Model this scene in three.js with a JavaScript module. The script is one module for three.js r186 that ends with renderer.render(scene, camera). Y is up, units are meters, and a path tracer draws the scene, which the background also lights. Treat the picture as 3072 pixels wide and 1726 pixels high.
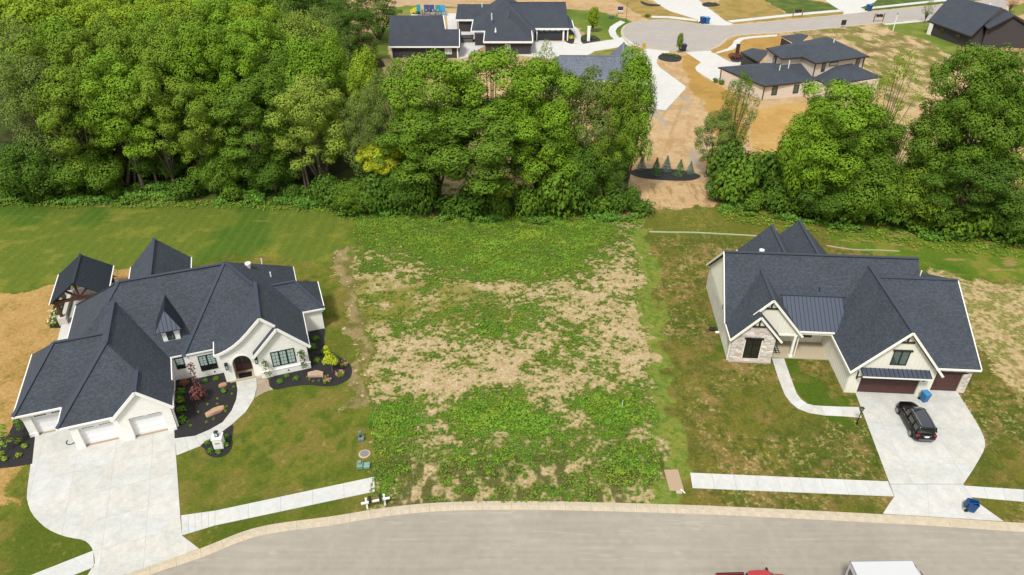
import * as THREE from 'three';
import { mergeGeometries } from 'three/addons/utils/BufferGeometryUtils.js';
import { RoundedBoxGeometry } from 'three/addons/geometries/RoundedBoxGeometry.js';

// ---------------------------------------------------------------- camera, sky, sun, exposure
const scene = new THREE.Scene();
const camera = new THREE.PerspectiveCamera(43.96, 1024 / 575, 0.5, 4000);
camera.position.set(0, 47, 0);
camera.rotation.set(-33.5 * Math.PI / 180, 0, 0);
const renderer = new THREE.WebGLRenderer({ antialias: true });
renderer.toneMapping = THREE.LinearToneMapping;
renderer.toneMappingExposure = 1.3;
renderer.shadowMap.enabled = true;
const SUN = new THREE.Vector3(-0.3, 1, 0.62).normalize();
{ // a bright, thinly overcast sky
  const W = 512, H = 256, d = new Float32Array(W * H * 4), v = new THREE.Vector3();
  for (let j = 0; j < H; j++) for (let i = 0; i < W; i++) {
    const th = (j + 0.5) / H * Math.PI - Math.PI / 2, ph = (i + 0.5) / W * 2 * Math.PI - Math.PI;
    v.set(Math.cos(th) * Math.cos(ph), Math.sin(th), Math.cos(th) * Math.sin(ph));
    const up = Math.max(0, v.y), glow = Math.pow(Math.max(0, v.dot(SUN)), 5);
    const soft = 0.035 * (Math.sin(ph * 3 + th * 7) + Math.sin(ph * 5 - th * 11 + 2));
    let L = v.y < 0 ? 0.36 : 0.5 + 0.15 * Math.pow(up, 0.7) + 0.5 * glow + soft;
    const o = (j * W + i) * 4;
    d[o] = L * 0.985; d[o + 1] = L * 1.0; d[o + 2] = L * 1.02; d[o + 3] = 1;
  }
  const sky = new THREE.DataTexture(d, W, H, THREE.RGBAFormat, THREE.FloatType);
  sky.mapping = THREE.EquirectangularReflectionMapping; sky.magFilter = THREE.LinearFilter; sky.minFilter = THREE.LinearFilter; sky.needsUpdate = true;
  scene.background = sky; scene.environment = sky;
}
const sun = new THREE.DirectionalLight(new THREE.Color(1, 0.965, 0.9), 2.9);
sun.position.copy(SUN).multiplyScalar(300).add(new THREE.Vector3(0, 0, -100));
sun.target.position.set(0, 0, -100);
sun.castShadow = true; sun.shadow.radius = 20; sun.shadow.mapSize.set(4096, 4096);
Object.assign(sun.shadow.camera, { left: -180, right: 180, top: 180, bottom: -180, near: 10, far: 700 });
scene.add(sun, sun.target);

// ---------------------------------------------------------------- helpers
function rng(s) { return () => { s |= 0; s = s + 0x6D2B79F5 | 0; let t = Math.imul(s ^ s >>> 15, 1 | s); t = t + Math.imul(t ^ t >>> 7, 61 | t) ^ t; return ((t ^ t >>> 14) >>> 0) / 4294967296; }; }
function h2(x, y) { let n = Math.imul(x, 374761393) + Math.imul(y, 668265263) | 0; n = Math.imul(n ^ n >>> 13, 1274126177); return ((n ^ n >>> 16) >>> 0) / 4294967296; }
function vn(x, y) { const xi = Math.floor(x), yi = Math.floor(y); let a = x - xi, b = y - yi; a = a * a * (3 - 2 * a); b = b * b * (3 - 2 * b); const p = h2(xi, yi), q = h2(xi + 1, yi), r = h2(xi, yi + 1), s = h2(xi + 1, yi + 1); return p + (q - p) * a + (r - p) * b + (p - q - r + s) * a * b; }
function fbm(x, y, o) { let s = 0, a = 0.5, t = 0; for (let i = 0; i < o; i++) { s += a * vn(x, y); t += a; a *= 0.5; x = x * 2.03 + 17.1; y = y * 2.03 + 5.7; } return s / t; }
const clamp = (v, a = 0, b = 1) => v < a ? a : v > b ? b : v;
const sstep = (a, b, v) => { v = clamp((v - a) / (b - a)); return v * v * (3 - 2 * v); };
const lin = (c) => c <= 0.04045 ? c / 12.92 : Math.pow((c + 0.055) / 1.055, 2.4);
const GAIN = 1.75;                                              // how much brighter than its base colour a level surface reads in this light
const col = (r, g, b) => new THREE.Color().setRGB(lin(r / 255) / GAIN, lin(g / 255) / GAIN, lin(b / 255) / GAIN);
const used = {};
function numbered(n) { if (!(n in used)) { used[n] = 0; return n; } used[n]++; return n + '_' + String(used[n]).padStart(3, '0'); }
function tag(o, label, category, group, kind) { o.userData.label = label; if (category) o.userData.category = category; if (group) o.userData.group = group; if (kind) o.userData.kind = kind; return o; }
function mesh(name, geo, mat, parent, kind) { const m = new THREE.Mesh(Array.isArray(geo) ? merge(geo) : geo, mat); m.name = parent ? name : numbered(name); m.castShadow = m.receiveShadow = true; if (kind) m.userData.kind = kind; (parent || scene).add(m); return m; }
function merge(list) { return mergeGeometries(list.map((g) => { g = g.index ? g.toNonIndexed() : g; for (const k of Object.keys(g.attributes)) if (!['position', 'normal', 'uv'].includes(k)) g.deleteAttribute(k); return g; })); }
function thing(name, label, category, pos = [0, 0, 0], turn = 0, group) { const o = new THREE.Group(); o.name = numbered(name); o.position.set(...pos); o.rotation.y = turn; tag(o, label, category, group); scene.add(o); return o; }
function sub(name, parent, pos = [0, 0, 0], turn = 0) { const o = new THREE.Group(); o.name = name; o.position.set(...pos); o.rotation.y = turn; parent.add(o); return o; }
function copy(o, label, pos, turn = o.rotation.y, scale) { const c = o.clone(); c.name = numbered(o.name.replace(/_\d{3}$/, '')); c.userData = { ...o.userData }; if (label) c.userData.label = label; c.position.set(...pos); c.rotation.y = turn; if (scale) c.scale.set(...scale); scene.add(c); return c; }
const V = (x, y, z) => new THREE.Vector3(x, y, z);
// flat polygon (points in space) pushed along `off` into a closed prism; uv in metres, v up the slope
function slab(P, off, holes = [], rot = 0) {
  const pts = P.map((p) => p.isVector3 ? p : V(...p)), hs = holes.map((h) => h.map((p) => p.isVector3 ? p : V(...p))), o = off.isVector3 ? off : V(...off);
  const n = V(0, 0, 0); for (let i = 0; i < pts.length; i++) { const a = pts[i], b = pts[(i + 1) % pts.length]; n.x += (a.y - b.y) * (a.z + b.z); n.y += (a.z - b.z) * (a.x + b.x); n.z += (a.x - b.x) * (a.y + b.y); }
  n.normalize();
  const ex = Math.abs(n.y) > 0.999 ? V(1, 0, 0) : V(0, 1, 0).cross(n).normalize(), ey = n.clone().cross(ex).normalize();
  if (rot) { const c = Math.cos(rot), s = Math.sin(rot), t = ex.clone(); ex.multiplyScalar(c).addScaledVector(ey, s); ey.multiplyScalar(c).addScaledVector(t, -s); }
  const to2 = (p) => new THREE.Vector2(p.dot(ex), p.dot(ey));
  const c2 = pts.map(to2), h2d = hs.map((h) => h.map(to2)), tri = THREE.ShapeUtils.triangulateShape(c2, h2d), all = pts.concat(...hs);
  const flip = o.dot(n) > 0, pos = [], nor = [], uv = [];
  const put = (a, b, c, N) => { for (const p of [a, b, c]) { pos.push(p.x, p.y, p.z); nor.push(N.x, N.y, N.z); } };
  const nn = n.clone().multiplyScalar(flip ? -1 : 1);
  const area = THREE.ShapeUtils.area(c2) > 0;
  for (const t of tri) {
    let [a, b, c] = t; const A = all[a], B = all[b], C = all[c];
    const w = B.clone().sub(A).cross(C.clone().sub(A)).dot(nn) > 0;
    if (w) put(A, B, C, nn); else { put(A, C, B, nn); [b, c] = [c, b]; }
    for (const k of [a, b, c]) uv.push(all[k].dot(ex), all[k].dot(ey));
    const m = nn.clone().negate(), A2 = all[a].clone().add(o), B2 = all[b].clone().add(o), C2 = all[c].clone().add(o);
    put(A2, C2, B2, m); for (const k of [a, c, b]) uv.push(all[k].dot(ex), all[k].dot(ey));
  }
  for (const [ring, isHole] of [[pts, false], ...hs.map((h) => [h, true])]) {
    for (let i = 0; i < ring.length; i++) {
      const a = ring[i], b = ring[(i + 1) % ring.length], a2 = a.clone().add(o), b2 = b.clone().add(o), N = b.clone().sub(a).cross(o).normalize();
      const mid = a.clone().add(b).multiplyScalar(0.5), probe = to2(mid.clone().addScaledVector(N, 0.002)); let inside = false; const q = ring.map(to2);
      for (let k = 0, l = q.length - 1; k < q.length; l = k++) if ((q[k].y > probe.y) !== (q[l].y > probe.y) && probe.x < (q[l].x - q[k].x) * (probe.y - q[k].y) / (q[l].y - q[k].y) + q[k].x) inside = !inside;
      const out = inside === isHole ? 1 : -1; N.multiplyScalar(out);
      const L = a.distanceTo(b), D = o.length();
      const s = b.clone().sub(a).cross(a2.clone().sub(a)).dot(N) > 0;
      const uvs = { a: [0, 0], b: [L, 0], a2: [0, D], b2: [L, D] };
      const quad = s ? [['a', a], ['b', b], ['a2', a2], ['b', b], ['b2', b2], ['a2', a2]] : [['a', a], ['a2', a2], ['b', b], ['b', b], ['a2', a2], ['b2', b2]];
      for (const [k, p] of quad) { pos.push(p.x, p.y, p.z); nor.push(N.x, N.y, N.z); uv.push(...uvs[k]); }
    }
  }
  const g = new THREE.BufferGeometry(); g.setAttribute('position', new THREE.Float32BufferAttribute(pos, 3)); g.setAttribute('normal', new THREE.Float32BufferAttribute(nor, 3)); g.setAttribute('uv', new THREE.Float32BufferAttribute(uv, 2));
  return g;
}
// box from corner to corner, uv in metres
function box(x0, x1, y0, y1, z0, z1) {
  const g = new THREE.BoxGeometry(Math.abs(x1 - x0), Math.abs(y1 - y0), Math.abs(z1 - z0)); g.translate((x0 + x1) / 2, (y0 + y1) / 2, (z0 + z1) / 2);
  const p = g.attributes.position, n = g.attributes.normal, u = g.attributes.uv;
  for (let i = 0; i < p.count; i++) { const ax = Math.abs(n.getX(i)), ay = Math.abs(n.getY(i)); if (ay > 0.5) u.setXY(i, p.getX(i), p.getZ(i)); else if (ax > 0.5) u.setXY(i, p.getZ(i), p.getY(i)); else u.setXY(i, p.getX(i), p.getY(i)); }
  return g;
}
// square bar from point to point
function bar(a, b, w, h = w, up = V(0, 1, 0)) {
  a = a.isVector3 ? a : V(...a); b = b.isVector3 ? b : V(...b);
  const d = b.clone().sub(a), L = d.length(), g = new THREE.BoxGeometry(L, h, w), m = new THREE.Matrix4();
  d.normalize(); const z = d.clone().cross(up).normalize(), y = z.clone().cross(d).normalize();
  m.makeBasis(d, y, z).setPosition(a.add(b).multiplyScalar(0.5)); return g.applyMatrix4(m);
}
function rod(a, b, r, r2 = r, seg = 8) { a = V(...a); b = V(...b); const d = b.clone().sub(a), g = new THREE.CylinderGeometry(r2, r, d.length(), seg, 1); g.applyQuaternion(new THREE.Quaternion().setFromUnitVectors(V(0, 1, 0), d.clone().normalize())); return g.translate(...a.add(b).multiplyScalar(0.5).toArray()); }
const at = (g, x, y, z, ry = 0) => { if (ry) g.rotateY(ry); return g.translate(x, y, z); };

// ---------------------------------------------------------------- textures and materials
function tex(size, fn, srgb, repeat) {
  const [w, h] = Array.isArray(size) ? size : [size, size], d = new Uint8Array(w * h * 4), c = [0, 0, 0];
  for (let j = 0; j < h; j++) for (let i = 0; i < w; i++) { fn(i, j, c); const o = (j * w + i) * 4; d[o] = clamp(c[0], 0, 255); d[o + 1] = clamp(c[1], 0, 255); d[o + 2] = clamp(c[2], 0, 255); d[o + 3] = 255; }
  const t = new THREE.DataTexture(d, w, h); t.wrapS = t.wrapT = THREE.RepeatWrapping; t.magFilter = THREE.LinearFilter; t.minFilter = THREE.LinearMipmapLinearFilter; t.generateMipmaps = true; if (srgb) t.colorSpace = THREE.SRGBColorSpace; if (repeat) t.repeat.set(repeat, repeat); t.needsUpdate = true; return t;
}
const gain = (v) => 255 * Math.pow(Math.pow(v / 255, 2.2) / GAIN, 1 / 2.2);        // a colour as the photograph shows it -> base colour, both 0..255
const tile = (x, y, n, p) => { // noise that repeats every p cells
  const xi = Math.floor(x), yi = Math.floor(y); let a = x - xi, b = y - yi; a = a * a * (3 - 2 * a); b = b * b * (3 - 2 * b); const w = (k) => ((k % p) + p) % p;
  const A = h2(w(xi) + n * 91, w(yi)), B = h2(w(xi + 1) + n * 91, w(yi)), C = h2(w(xi) + n * 91, w(yi + 1)), D = h2(w(xi + 1) + n * 91, w(yi + 1)); return A + (B - A) * a + (C - A) * b + (A - B - C + D) * a * b;
};
const grit = tex(256, (i, j, c) => { const v = 255 * (0.5 * tile(i / 2, j / 2, 1, 128) + 0.3 * tile(i / 8, j / 8, 2, 32) + 0.2 * tile(i / 32, j / 32, 3, 8)); c[0] = c[1] = c[2] = v; });
const withRepeat = (t, r) => { const c = t.clone(); c.repeat.set(r, r); c.needsUpdate = true; return c; };
const grit1 = withRepeat(grit, 1), grit3 = withRepeat(grit, 1 / 3);
const std = (c, rough = 0.8, more = {}) => new THREE.MeshStandardMaterial({ color: c, roughness: rough, ...more });
// asphalt shingles: 14 cm courses of tabs of uneven width and tone, 1024 px = 9.8 m
function shingles(r, g, b, vary) {
  const N = 1024, rows = 70, rh = N / rows, tabs = [];
  for (let k = 0; k < rows; k++) { const R = rng(500 + k), list = []; let x = R() * 20; const x0 = x; while (x < N + x0 - 14) { const w = 9 + R() * 15; list.push([x, R(), R()]); x += w; } tabs.push(list); }
  const find = (i, k) => { const l = tabs[k]; let t = l[l.length - 1]; for (const q of l) { if (q[0] <= i) t = q; else break; } return t; };
  const map = tex(N, (i, j, c) => {
    const k = Math.min(rows - 1, Math.floor(j / rh)), f = j / rh - k, t = find(i, k), n = tile(i, j, 5, N) - 0.5, m = tile(i / 128, j / 128, 7, 8) - 0.5;
    let v = 1 + (t[1] - 0.5) * vary + n * 0.16 + m * 0.1; if (f < 0.16) v *= 0.74; if (i - t[0] < 1.2 && i >= t[0]) v *= 0.9;
    const s = (t[2] - 0.5) * 2.5; c[0] = gain((r + s) * v); c[1] = gain(g * v); c[2] = gain((b - s) * v);
  }, true, 1 / 9.8);
  const bump = tex(N, (i, j, c) => { const k = Math.min(rows - 1, Math.floor(j / rh)), f = j / rh - k, t = find(i, k); c[0] = c[1] = c[2] = 60 + 110 * (1 - f) + 50 * t[1] + 35 * tile(i, j, 5, N); }, false, 1 / 9.8);
  return std(new THREE.Color(1, 1, 1), 0.86, { map, bumpMap: bump, bumpScale: 0.022 });
}
const M = {};
M.shingle = shingles(71, 79, 91, 0.28);
M.shingleFar = shingles(66, 74, 87, 0.2);
M.cap = std(col(68, 78, 94), 0.85, { bumpMap: grit1, bumpScale: 0.01 });
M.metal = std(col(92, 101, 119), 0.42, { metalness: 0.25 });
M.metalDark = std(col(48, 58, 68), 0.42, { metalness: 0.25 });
M.seam = std(col(60, 67, 82), 0.45, { metalness: 0.25 });
M.trim = std(new THREE.Color().setRGB(0.78, 0.77, 0.74), 0.6);
{ // white painted brick
  const map = tex(512, (i, j, c) => { const k = Math.floor(j / 16), o = (k % 2) * 24, x = (i + o) % 512, b = Math.floor(x / 48), f = x - b * 48, g = j - k * 16, e = f < 2 || g < 2 ? 0.965 : 1, v = (0.975 + 0.04 * h2(b + 7, k)) * e * (0.985 + 0.03 * tile(i / 4, j / 4, 4, 128)); c[0] = 236 * v; c[1] = 234 * v; c[2] = 228 * v; }, true, 1 / 2.4);
  const bmp = tex(512, (i, j, c) => { const k = Math.floor(j / 16), o = (k % 2) * 24, x = (i + o) % 512, b = Math.floor(x / 48), f = x - b * 48, g = j - k * 16; c[0] = c[1] = c[2] = (f < 2 || g < 2 ? 60 : 170 + 40 * h2(b + 3, k)) + 30 * tile(i / 3, j / 3, 6, 128); }, false, 1 / 2.4);
  M.brick = std(new THREE.Color(1, 1, 1), 0.75, { map, bumpMap: bmp, bumpScale: 0.012 });
}
M.white = std(new THREE.Color().setRGB(0.8, 0.79, 0.76), 0.7, { bumpMap: grit1, bumpScale: 0.003 });
M.cream = std(new THREE.Color().setRGB(0.7, 0.68, 0.58), 0.75, { bumpMap: grit1, bumpScale: 0.003 });
M.creamTrim = std(new THREE.Color().setRGB(0.78, 0.765, 0.69), 0.65);
M.doorWhite = std(new THREE.Color().setRGB(0.78, 0.78, 0.79), 0.5);
M.black = std(col(34, 33, 34), 0.45);
M.timber = std(col(92, 58, 42), 0.7, { bumpMap: grit1, bumpScale: 0.006 });
M.darkBeam = std(col(58, 48, 42), 0.7);
M.tan = std(col(196, 172, 148), 0.8);
M.sand = std(col(214, 200, 170), 0.8, { bumpMap: grit1, bumpScale: 0.004 });
M.glass = new THREE.MeshPhysicalMaterial({ color: col(78, 104, 98), roughness: 0.06, metalness: 0.0, clearcoat: 1, clearcoatRoughness: 0.03 });
M.glassDark = new THREE.MeshPhysicalMaterial({ color: col(38, 46, 44), roughness: 0.05, clearcoat: 1, clearcoatRoughness: 0.03 });
M.blind = new THREE.MeshPhysicalMaterial({ color: new THREE.Color().setRGB(0.36, 0.48, 0.45), roughness: 0.15, clearcoat: 1, clearcoatRoughness: 0.03 });
M.stone = ['214,209,200', '200,192,182', '224,219,212', '188,174,164', '212,200,190'].map((s) => std(new THREE.Color(...[0, 0, 0]).copy(col(...s.split(',').map(Number))).multiplyScalar(1.75), 0.9, { bumpMap: grit1, bumpScale: 0.02 }));
function wood(r, g, b) { return std(new THREE.Color(1, 1, 1), 0.6, { map: tex(256, (i, j, c) => { const v = 0.86 + 0.24 * tile(i / 64, j / 3, 8, 86) * 1 + 0.12 * tile(i / 16, j / 1.5, 9, 171) - 0.05; c[0] = gain(r * v); c[1] = gain(g * v); c[2] = gain(b * v); }, true, 1 / 1.6) }); }
M.doorWood = wood(98, 62, 58);
M.paleStone = std(new THREE.Color().setRGB(0.52, 0.48, 0.44), 0.85, { bumpMap: grit1, bumpScale: 0.01 });
M.flag = [[206, 188, 160], [194, 174, 148], [214, 198, 174]].map((c) => std(col(...c), 0.9, { bumpMap: grit1, bumpScale: 0.02 }));
M.rib = std(col(92, 102, 114), 0.45, { metalness: 0.25 });
function concrete(r, g, b, vary, rep) { return std(new THREE.Color(1, 1, 1), 0.88, { map: tex(512, (i, j, c) => { const v = 1 + vary * (0.9 * (tile(i / 64, j / 64, 11, 8) - 0.5) + 0.7 * (tile(i / 16, j / 16, 12, 32) - 0.5) + 0.35 * (tile(i / 2, j / 2, 13, 256) - 0.5)), w = (tile(i / 100, j / 100, 14, 5) - 0.5) * 8; c[0] = gain((r + w) * v); c[1] = gain(g * v); c[2] = gain((b - w) * v); }, true, rep), bumpMap: grit1, bumpScale: 0.004 }); }
M.drive = [concrete(232, 231, 223, 0.08, 1 / 5.3), concrete(234, 233, 227, 0.075, 1 / 6.1), concrete(230, 228, 219, 0.085, 1 / 4.7)];
M.walk = [concrete(240, 240, 236, 0.05, 1 / 4), concrete(235, 235, 230, 0.06, 1 / 3.3)];
M.curb = concrete(222, 206, 178, 0.09, 1 / 3);
M.asphalt = std(new THREE.Color(1, 1, 1), 0.9, { map: tex(1024, (i, j, c) => { const v = 1 + 0.07 * (tile(i / 128, j / 128, 11, 8) - 0.5) + 0.05 * (tile(i / 200, j / 8, 12, 128) - 0.5) + 0.05 * (tile(i / 2, j / 2, 13, 512) - 0.5) + 0.05 * (tile(i / 16, j / 16, 15, 64) - 0.5), s = sstep(0.8, 0.9, tile(i / 60, j / 5, 16, 204)) * sstep(0.55, 0.7, tile(i / 256, j / 128, 17, 8)) * 0.05; c[0] = gain(187 * (v + s)); c[1] = gain(178 * (v + s)); c[2] = gain(163 * (v + s)); }, true, 1 / 31), bumpMap: withRepeat(grit, 1 / 0.9), bumpScale: 0.006 });
M.asphaltFar = concrete(196, 187, 178, 0.05, 1 / 13);
M.pale = concrete(240, 238, 232, 0.04, 1 / 7);
M.mulch = std(new THREE.Color(1, 1, 1), 0.95, { map: tex(512, (i, j, c) => { const v = 0.55 + 0.6 * tile(i / 2, j / 3, 21, 256 / 1 | 0) * (0.5 + tile(i / 9, j / 7, 22, 64)); c[0] = gain(56 * v); c[1] = gain(51 * v); c[2] = gain(54 * v); }, true, 1 / 3), bumpMap: withRepeat(grit, 1 / 1.2), bumpScale: 0.05 });

// ---------------------------------------------------------------- the ground
const up = 1;
function flat(poly, y, off = -0.1, holes = []) { return slab(poly.map(([x, z]) => V(x, y, z)), V(0, off, 0), holes.map((h) => h.map(([x, z]) => V(x, y, z)))); }
function smooth(pts, n = 6, closed = false) { const c = new THREE.CatmullRomCurve3(pts.map(([x, z]) => V(x, 0, z)), closed, 'centripetal'); return c.getPoints(n * pts.length).map((p) => [p.x, p.z]).slice(0, closed ? -1 : undefined); }
function struct(name, geo, mat, label, category) { const m = mesh(name, geo, mat); tag(m, label, category, null, 'structure'); return m; }

// front road: back and front of its kerb, from left to right
const kerbBack = smooth([[-62, -4], [-47, -19], ...[[-28.71, -32.35], [-24.06, -34.57], [-20.36, -36.5], [-14.36, -37.66], [-10.12, -38.52], [-5.85, -39.02], [0.38, -39.16], [6.12, -39.06], [11.02, -38.89], [15.32, -38.72], [25.46, -38.12], [33.3, -37.59], [40.75, -36.98]], [58, -36], [90, -33.5], [140, -29.5]], 5);
const kerbFront = kerbBack.map((p, i) => { const a = kerbBack[Math.max(0, i - 1)], b = kerbBack[Math.min(kerbBack.length - 1, i + 1)], l = Math.hypot(b[0] - a[0], b[1] - a[1]); return [p[0] - (b[1] - a[1]) / l * 0.8, p[1] + (b[0] - a[0]) / l * 0.8]; });
const roadEdge = kerbBack.map((p, i) => { const a = kerbBack[Math.max(0, i - 1)], b = kerbBack[Math.min(kerbBack.length - 1, i + 1)], l = Math.hypot(b[0] - a[0], b[1] - a[1]); return [p[0] - (b[1] - a[1]) / l * 10.4, p[1] + (b[0] - a[0]) / l * 10.4]; });

const NX0 = -80, NW = 160, NZ0 = -100, NH = 76;                 // the yards in front of the wood
const FX0 = -175, FW = 350, FZ0 = -262, FH = 162;               // the lots beyond it
// class maps: polygons painted in order into a grid of ids
function classMap(x0, z0, w, h, W, H, list) {
  const ids = new Uint8Array(W * H);
  for (const [id, poly] of list) {
    const q = poly.map(([x, z]) => [(x - x0) / w * W, (z - z0) / h * H]);
    for (let j = 0; j < H; j++) {
      const xs = [], y = j + 0.5;
      for (let k = 0, l = q.length - 1; k < q.length; l = k++) if ((q[k][1] > y) !== (q[l][1] > y)) xs.push((q[l][0] - q[k][0]) * (y - q[k][1]) / (q[l][1] - q[k][1]) + q[k][0]);
      xs.sort((a, b) => a - b);
      for (let k = 0; k + 1 < xs.length; k += 2) for (let i = Math.max(0, Math.ceil(xs[k] - 0.5)); i < Math.min(W, xs[k + 1] - 0.5); i++) ids[j * W + i] = id;
    }
  }
  return (x, z) => { const i = clamp(Math.floor((x - x0) / w * W), 0, W - 1), j = clamp(Math.floor((z - z0) / h * H), 0, H - 1); return ids[j * W + i]; };
}
const mixc = (c, r, g, b, t) => { c[0] += (r - c[0]) * t; c[1] += (g - c[1]) * t; c[2] += (b - c[2]) * t; };
// where weeds grow thick on the vacant lot: centre, half sizes, weight
const weedSpots = [
  [[-12.66, -82.48], 9, 6, 1.1], [[-2.54, -85.22], 11, 6, 1.15], [[9.62, -84.29], 9, 6, 1.0], [[3.52, -76.56], 10, 5, 0.9], [[-17.5, -85.22], 7, 5, 1.0], [[-5.66, -75.76], 8, 4, 0.55], [[-7.77, -65.74], 3.5, 2.5, 0.55], [[-1.33, -63.84], 6, 5, 0.42],
  [[-10.64, -47.78], 2.9, 3.6, 1.25], [[-4.24, -48.87], 3.4, 3.0, 1.15], [[1.67, -48.43], 3.6, 2.4, 1.1], [[-2.11, -50.92], 5.5, 1.6, 0.7], [[10.53, -49.77], 3.6, 3.0, 1.15], [[7.8, -50.92], 3, 2.2, 0.7], [[-10.74, -42.19], 2.6, 3, 0.7], [[10.5, -42.94], 3, 3, 0.45], [[-2.48, -42.94], 9, 4, 0.3], [[6.17, -42.94], 6, 4, 0.3],
  [[-1.21, -54.81], 8, 1.8, -0.35], [[-7.95, -55.33], 5, 2.5, -0.45], [[13.21, -62], 4, 6, -0.3], [[12.52, -71.23], 4, 3, -0.2], [[-14.99, -71.23], 4, 3, -0.15], [[-7.31, -42.19], 2, 3, -0.3], [[-15.09, -62], 3, 6, 0.1],
];
function weedField(x, z) {
  let D = 0.29;
  for (const [c, rx, rz, w] of weedSpots) { const a = (x - c[0]) / rx, b = (z - c[1]) / rz, q = a * a + b * b; if (q < 3) D += w * Math.exp(-q * 1.7); }
  return Math.min(D, 1.05) + 1.15 * (fbm(x * 0.33 + 40, z * 0.45, 3) - 0.5) + 0.75 * (vn(x * 1.5, z * 1.9 + 9) - 0.5) + 0.75 * (vn(x * 3.7, z * 4.3) - 0.5) + 0.5 * (vn(x * 9, z * 9) - 0.5);
}
const sand = [[-22.83, -80.29], [-20.58, -80.29], [-16.36, -62], [-13.9, -50.68], [-15.27, -49.54], [-17.26, -59.1]];
const nearClass = classMap(NX0, NZ0, NW, NH, 1280, 608, [
  [1, [[-80, -100], [80, -100], [80, -24], [-80, -24]]],
  [2, [...[[-99.07, -100.21], [-24.77, -100.21]], ...[[-20.77, -79.02], [-22.32, -75.76], [-35.87, -79.02], [-40.64, -75.76], [-46.96, -74.98], [-51.28, -71.23], [-62.32, -69.1], [-82.83, -68.41]]]],
  [3, [[-86.71, -68.41], [-62.23, -68.96], [-56.23, -70.79], [-49.59, -75.29], [-47.02, -75.29], [-43.28, -68.41], [-42.55, -53.8], [-44.88, -46.93], [-40.67, -38.65], [-43.05, -38.99], [-45.35, -40.02], [-61.98, -40.02]]],
  [4, [...[[-24.77, -100.21], [21.7, -100.21], [16.29, -62], [14.11, -42.94], [13.63, -38.32], [-11.69, -37.72], [-12, -42.94], [-13.23, -49.54], [-15.82, -62], [-20.21, -79.02]]]],
  [5, sand],
  [7, [[22.98, -100.21], [90.27, -100.21], [48.79, -36.06], [13.57, -37.99], [14.25, -42.94], [16.47, -62], [18, -86.16]]],
  [8, [[44.58, -90.09], [91.08, -94.29], [74.86, -71.96], [57.19, -72.69], [50.14, -75.76], [42.67, -82.48]]],
  [9, [[51.6, -75.76], [57.19, -71.96], [74.33, -71.23], [61.38, -49.1], [48.99, -51.38], [48.79, -57.44], [50.05, -64.46], [51.97, -71.96]]],
  [6, [[16.05, -85.22], [18.77, -85.22], [16.47, -62], [15.02, -46.93], [15.25, -42.19], [14.11, -37.99], [11.74, -38.32], [12.96, -42.94], [14.19, -53.8], [15.47, -68.41]]],
  [10, [[20.15, -57.44], [26.05, -72.69], [35.5, -71.96], [30.41, -57.17], [31.16, -51.86], [33.59, -51.86], [32.53, -47.36], [29.19, -49.1], [27.61, -51.86], [27.57, -56.9]]],
  [11, [[18.63, -100.21], [31.42, -100.21], [30.1, -92.68], [18.73, -90.91]]],
]);
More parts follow.
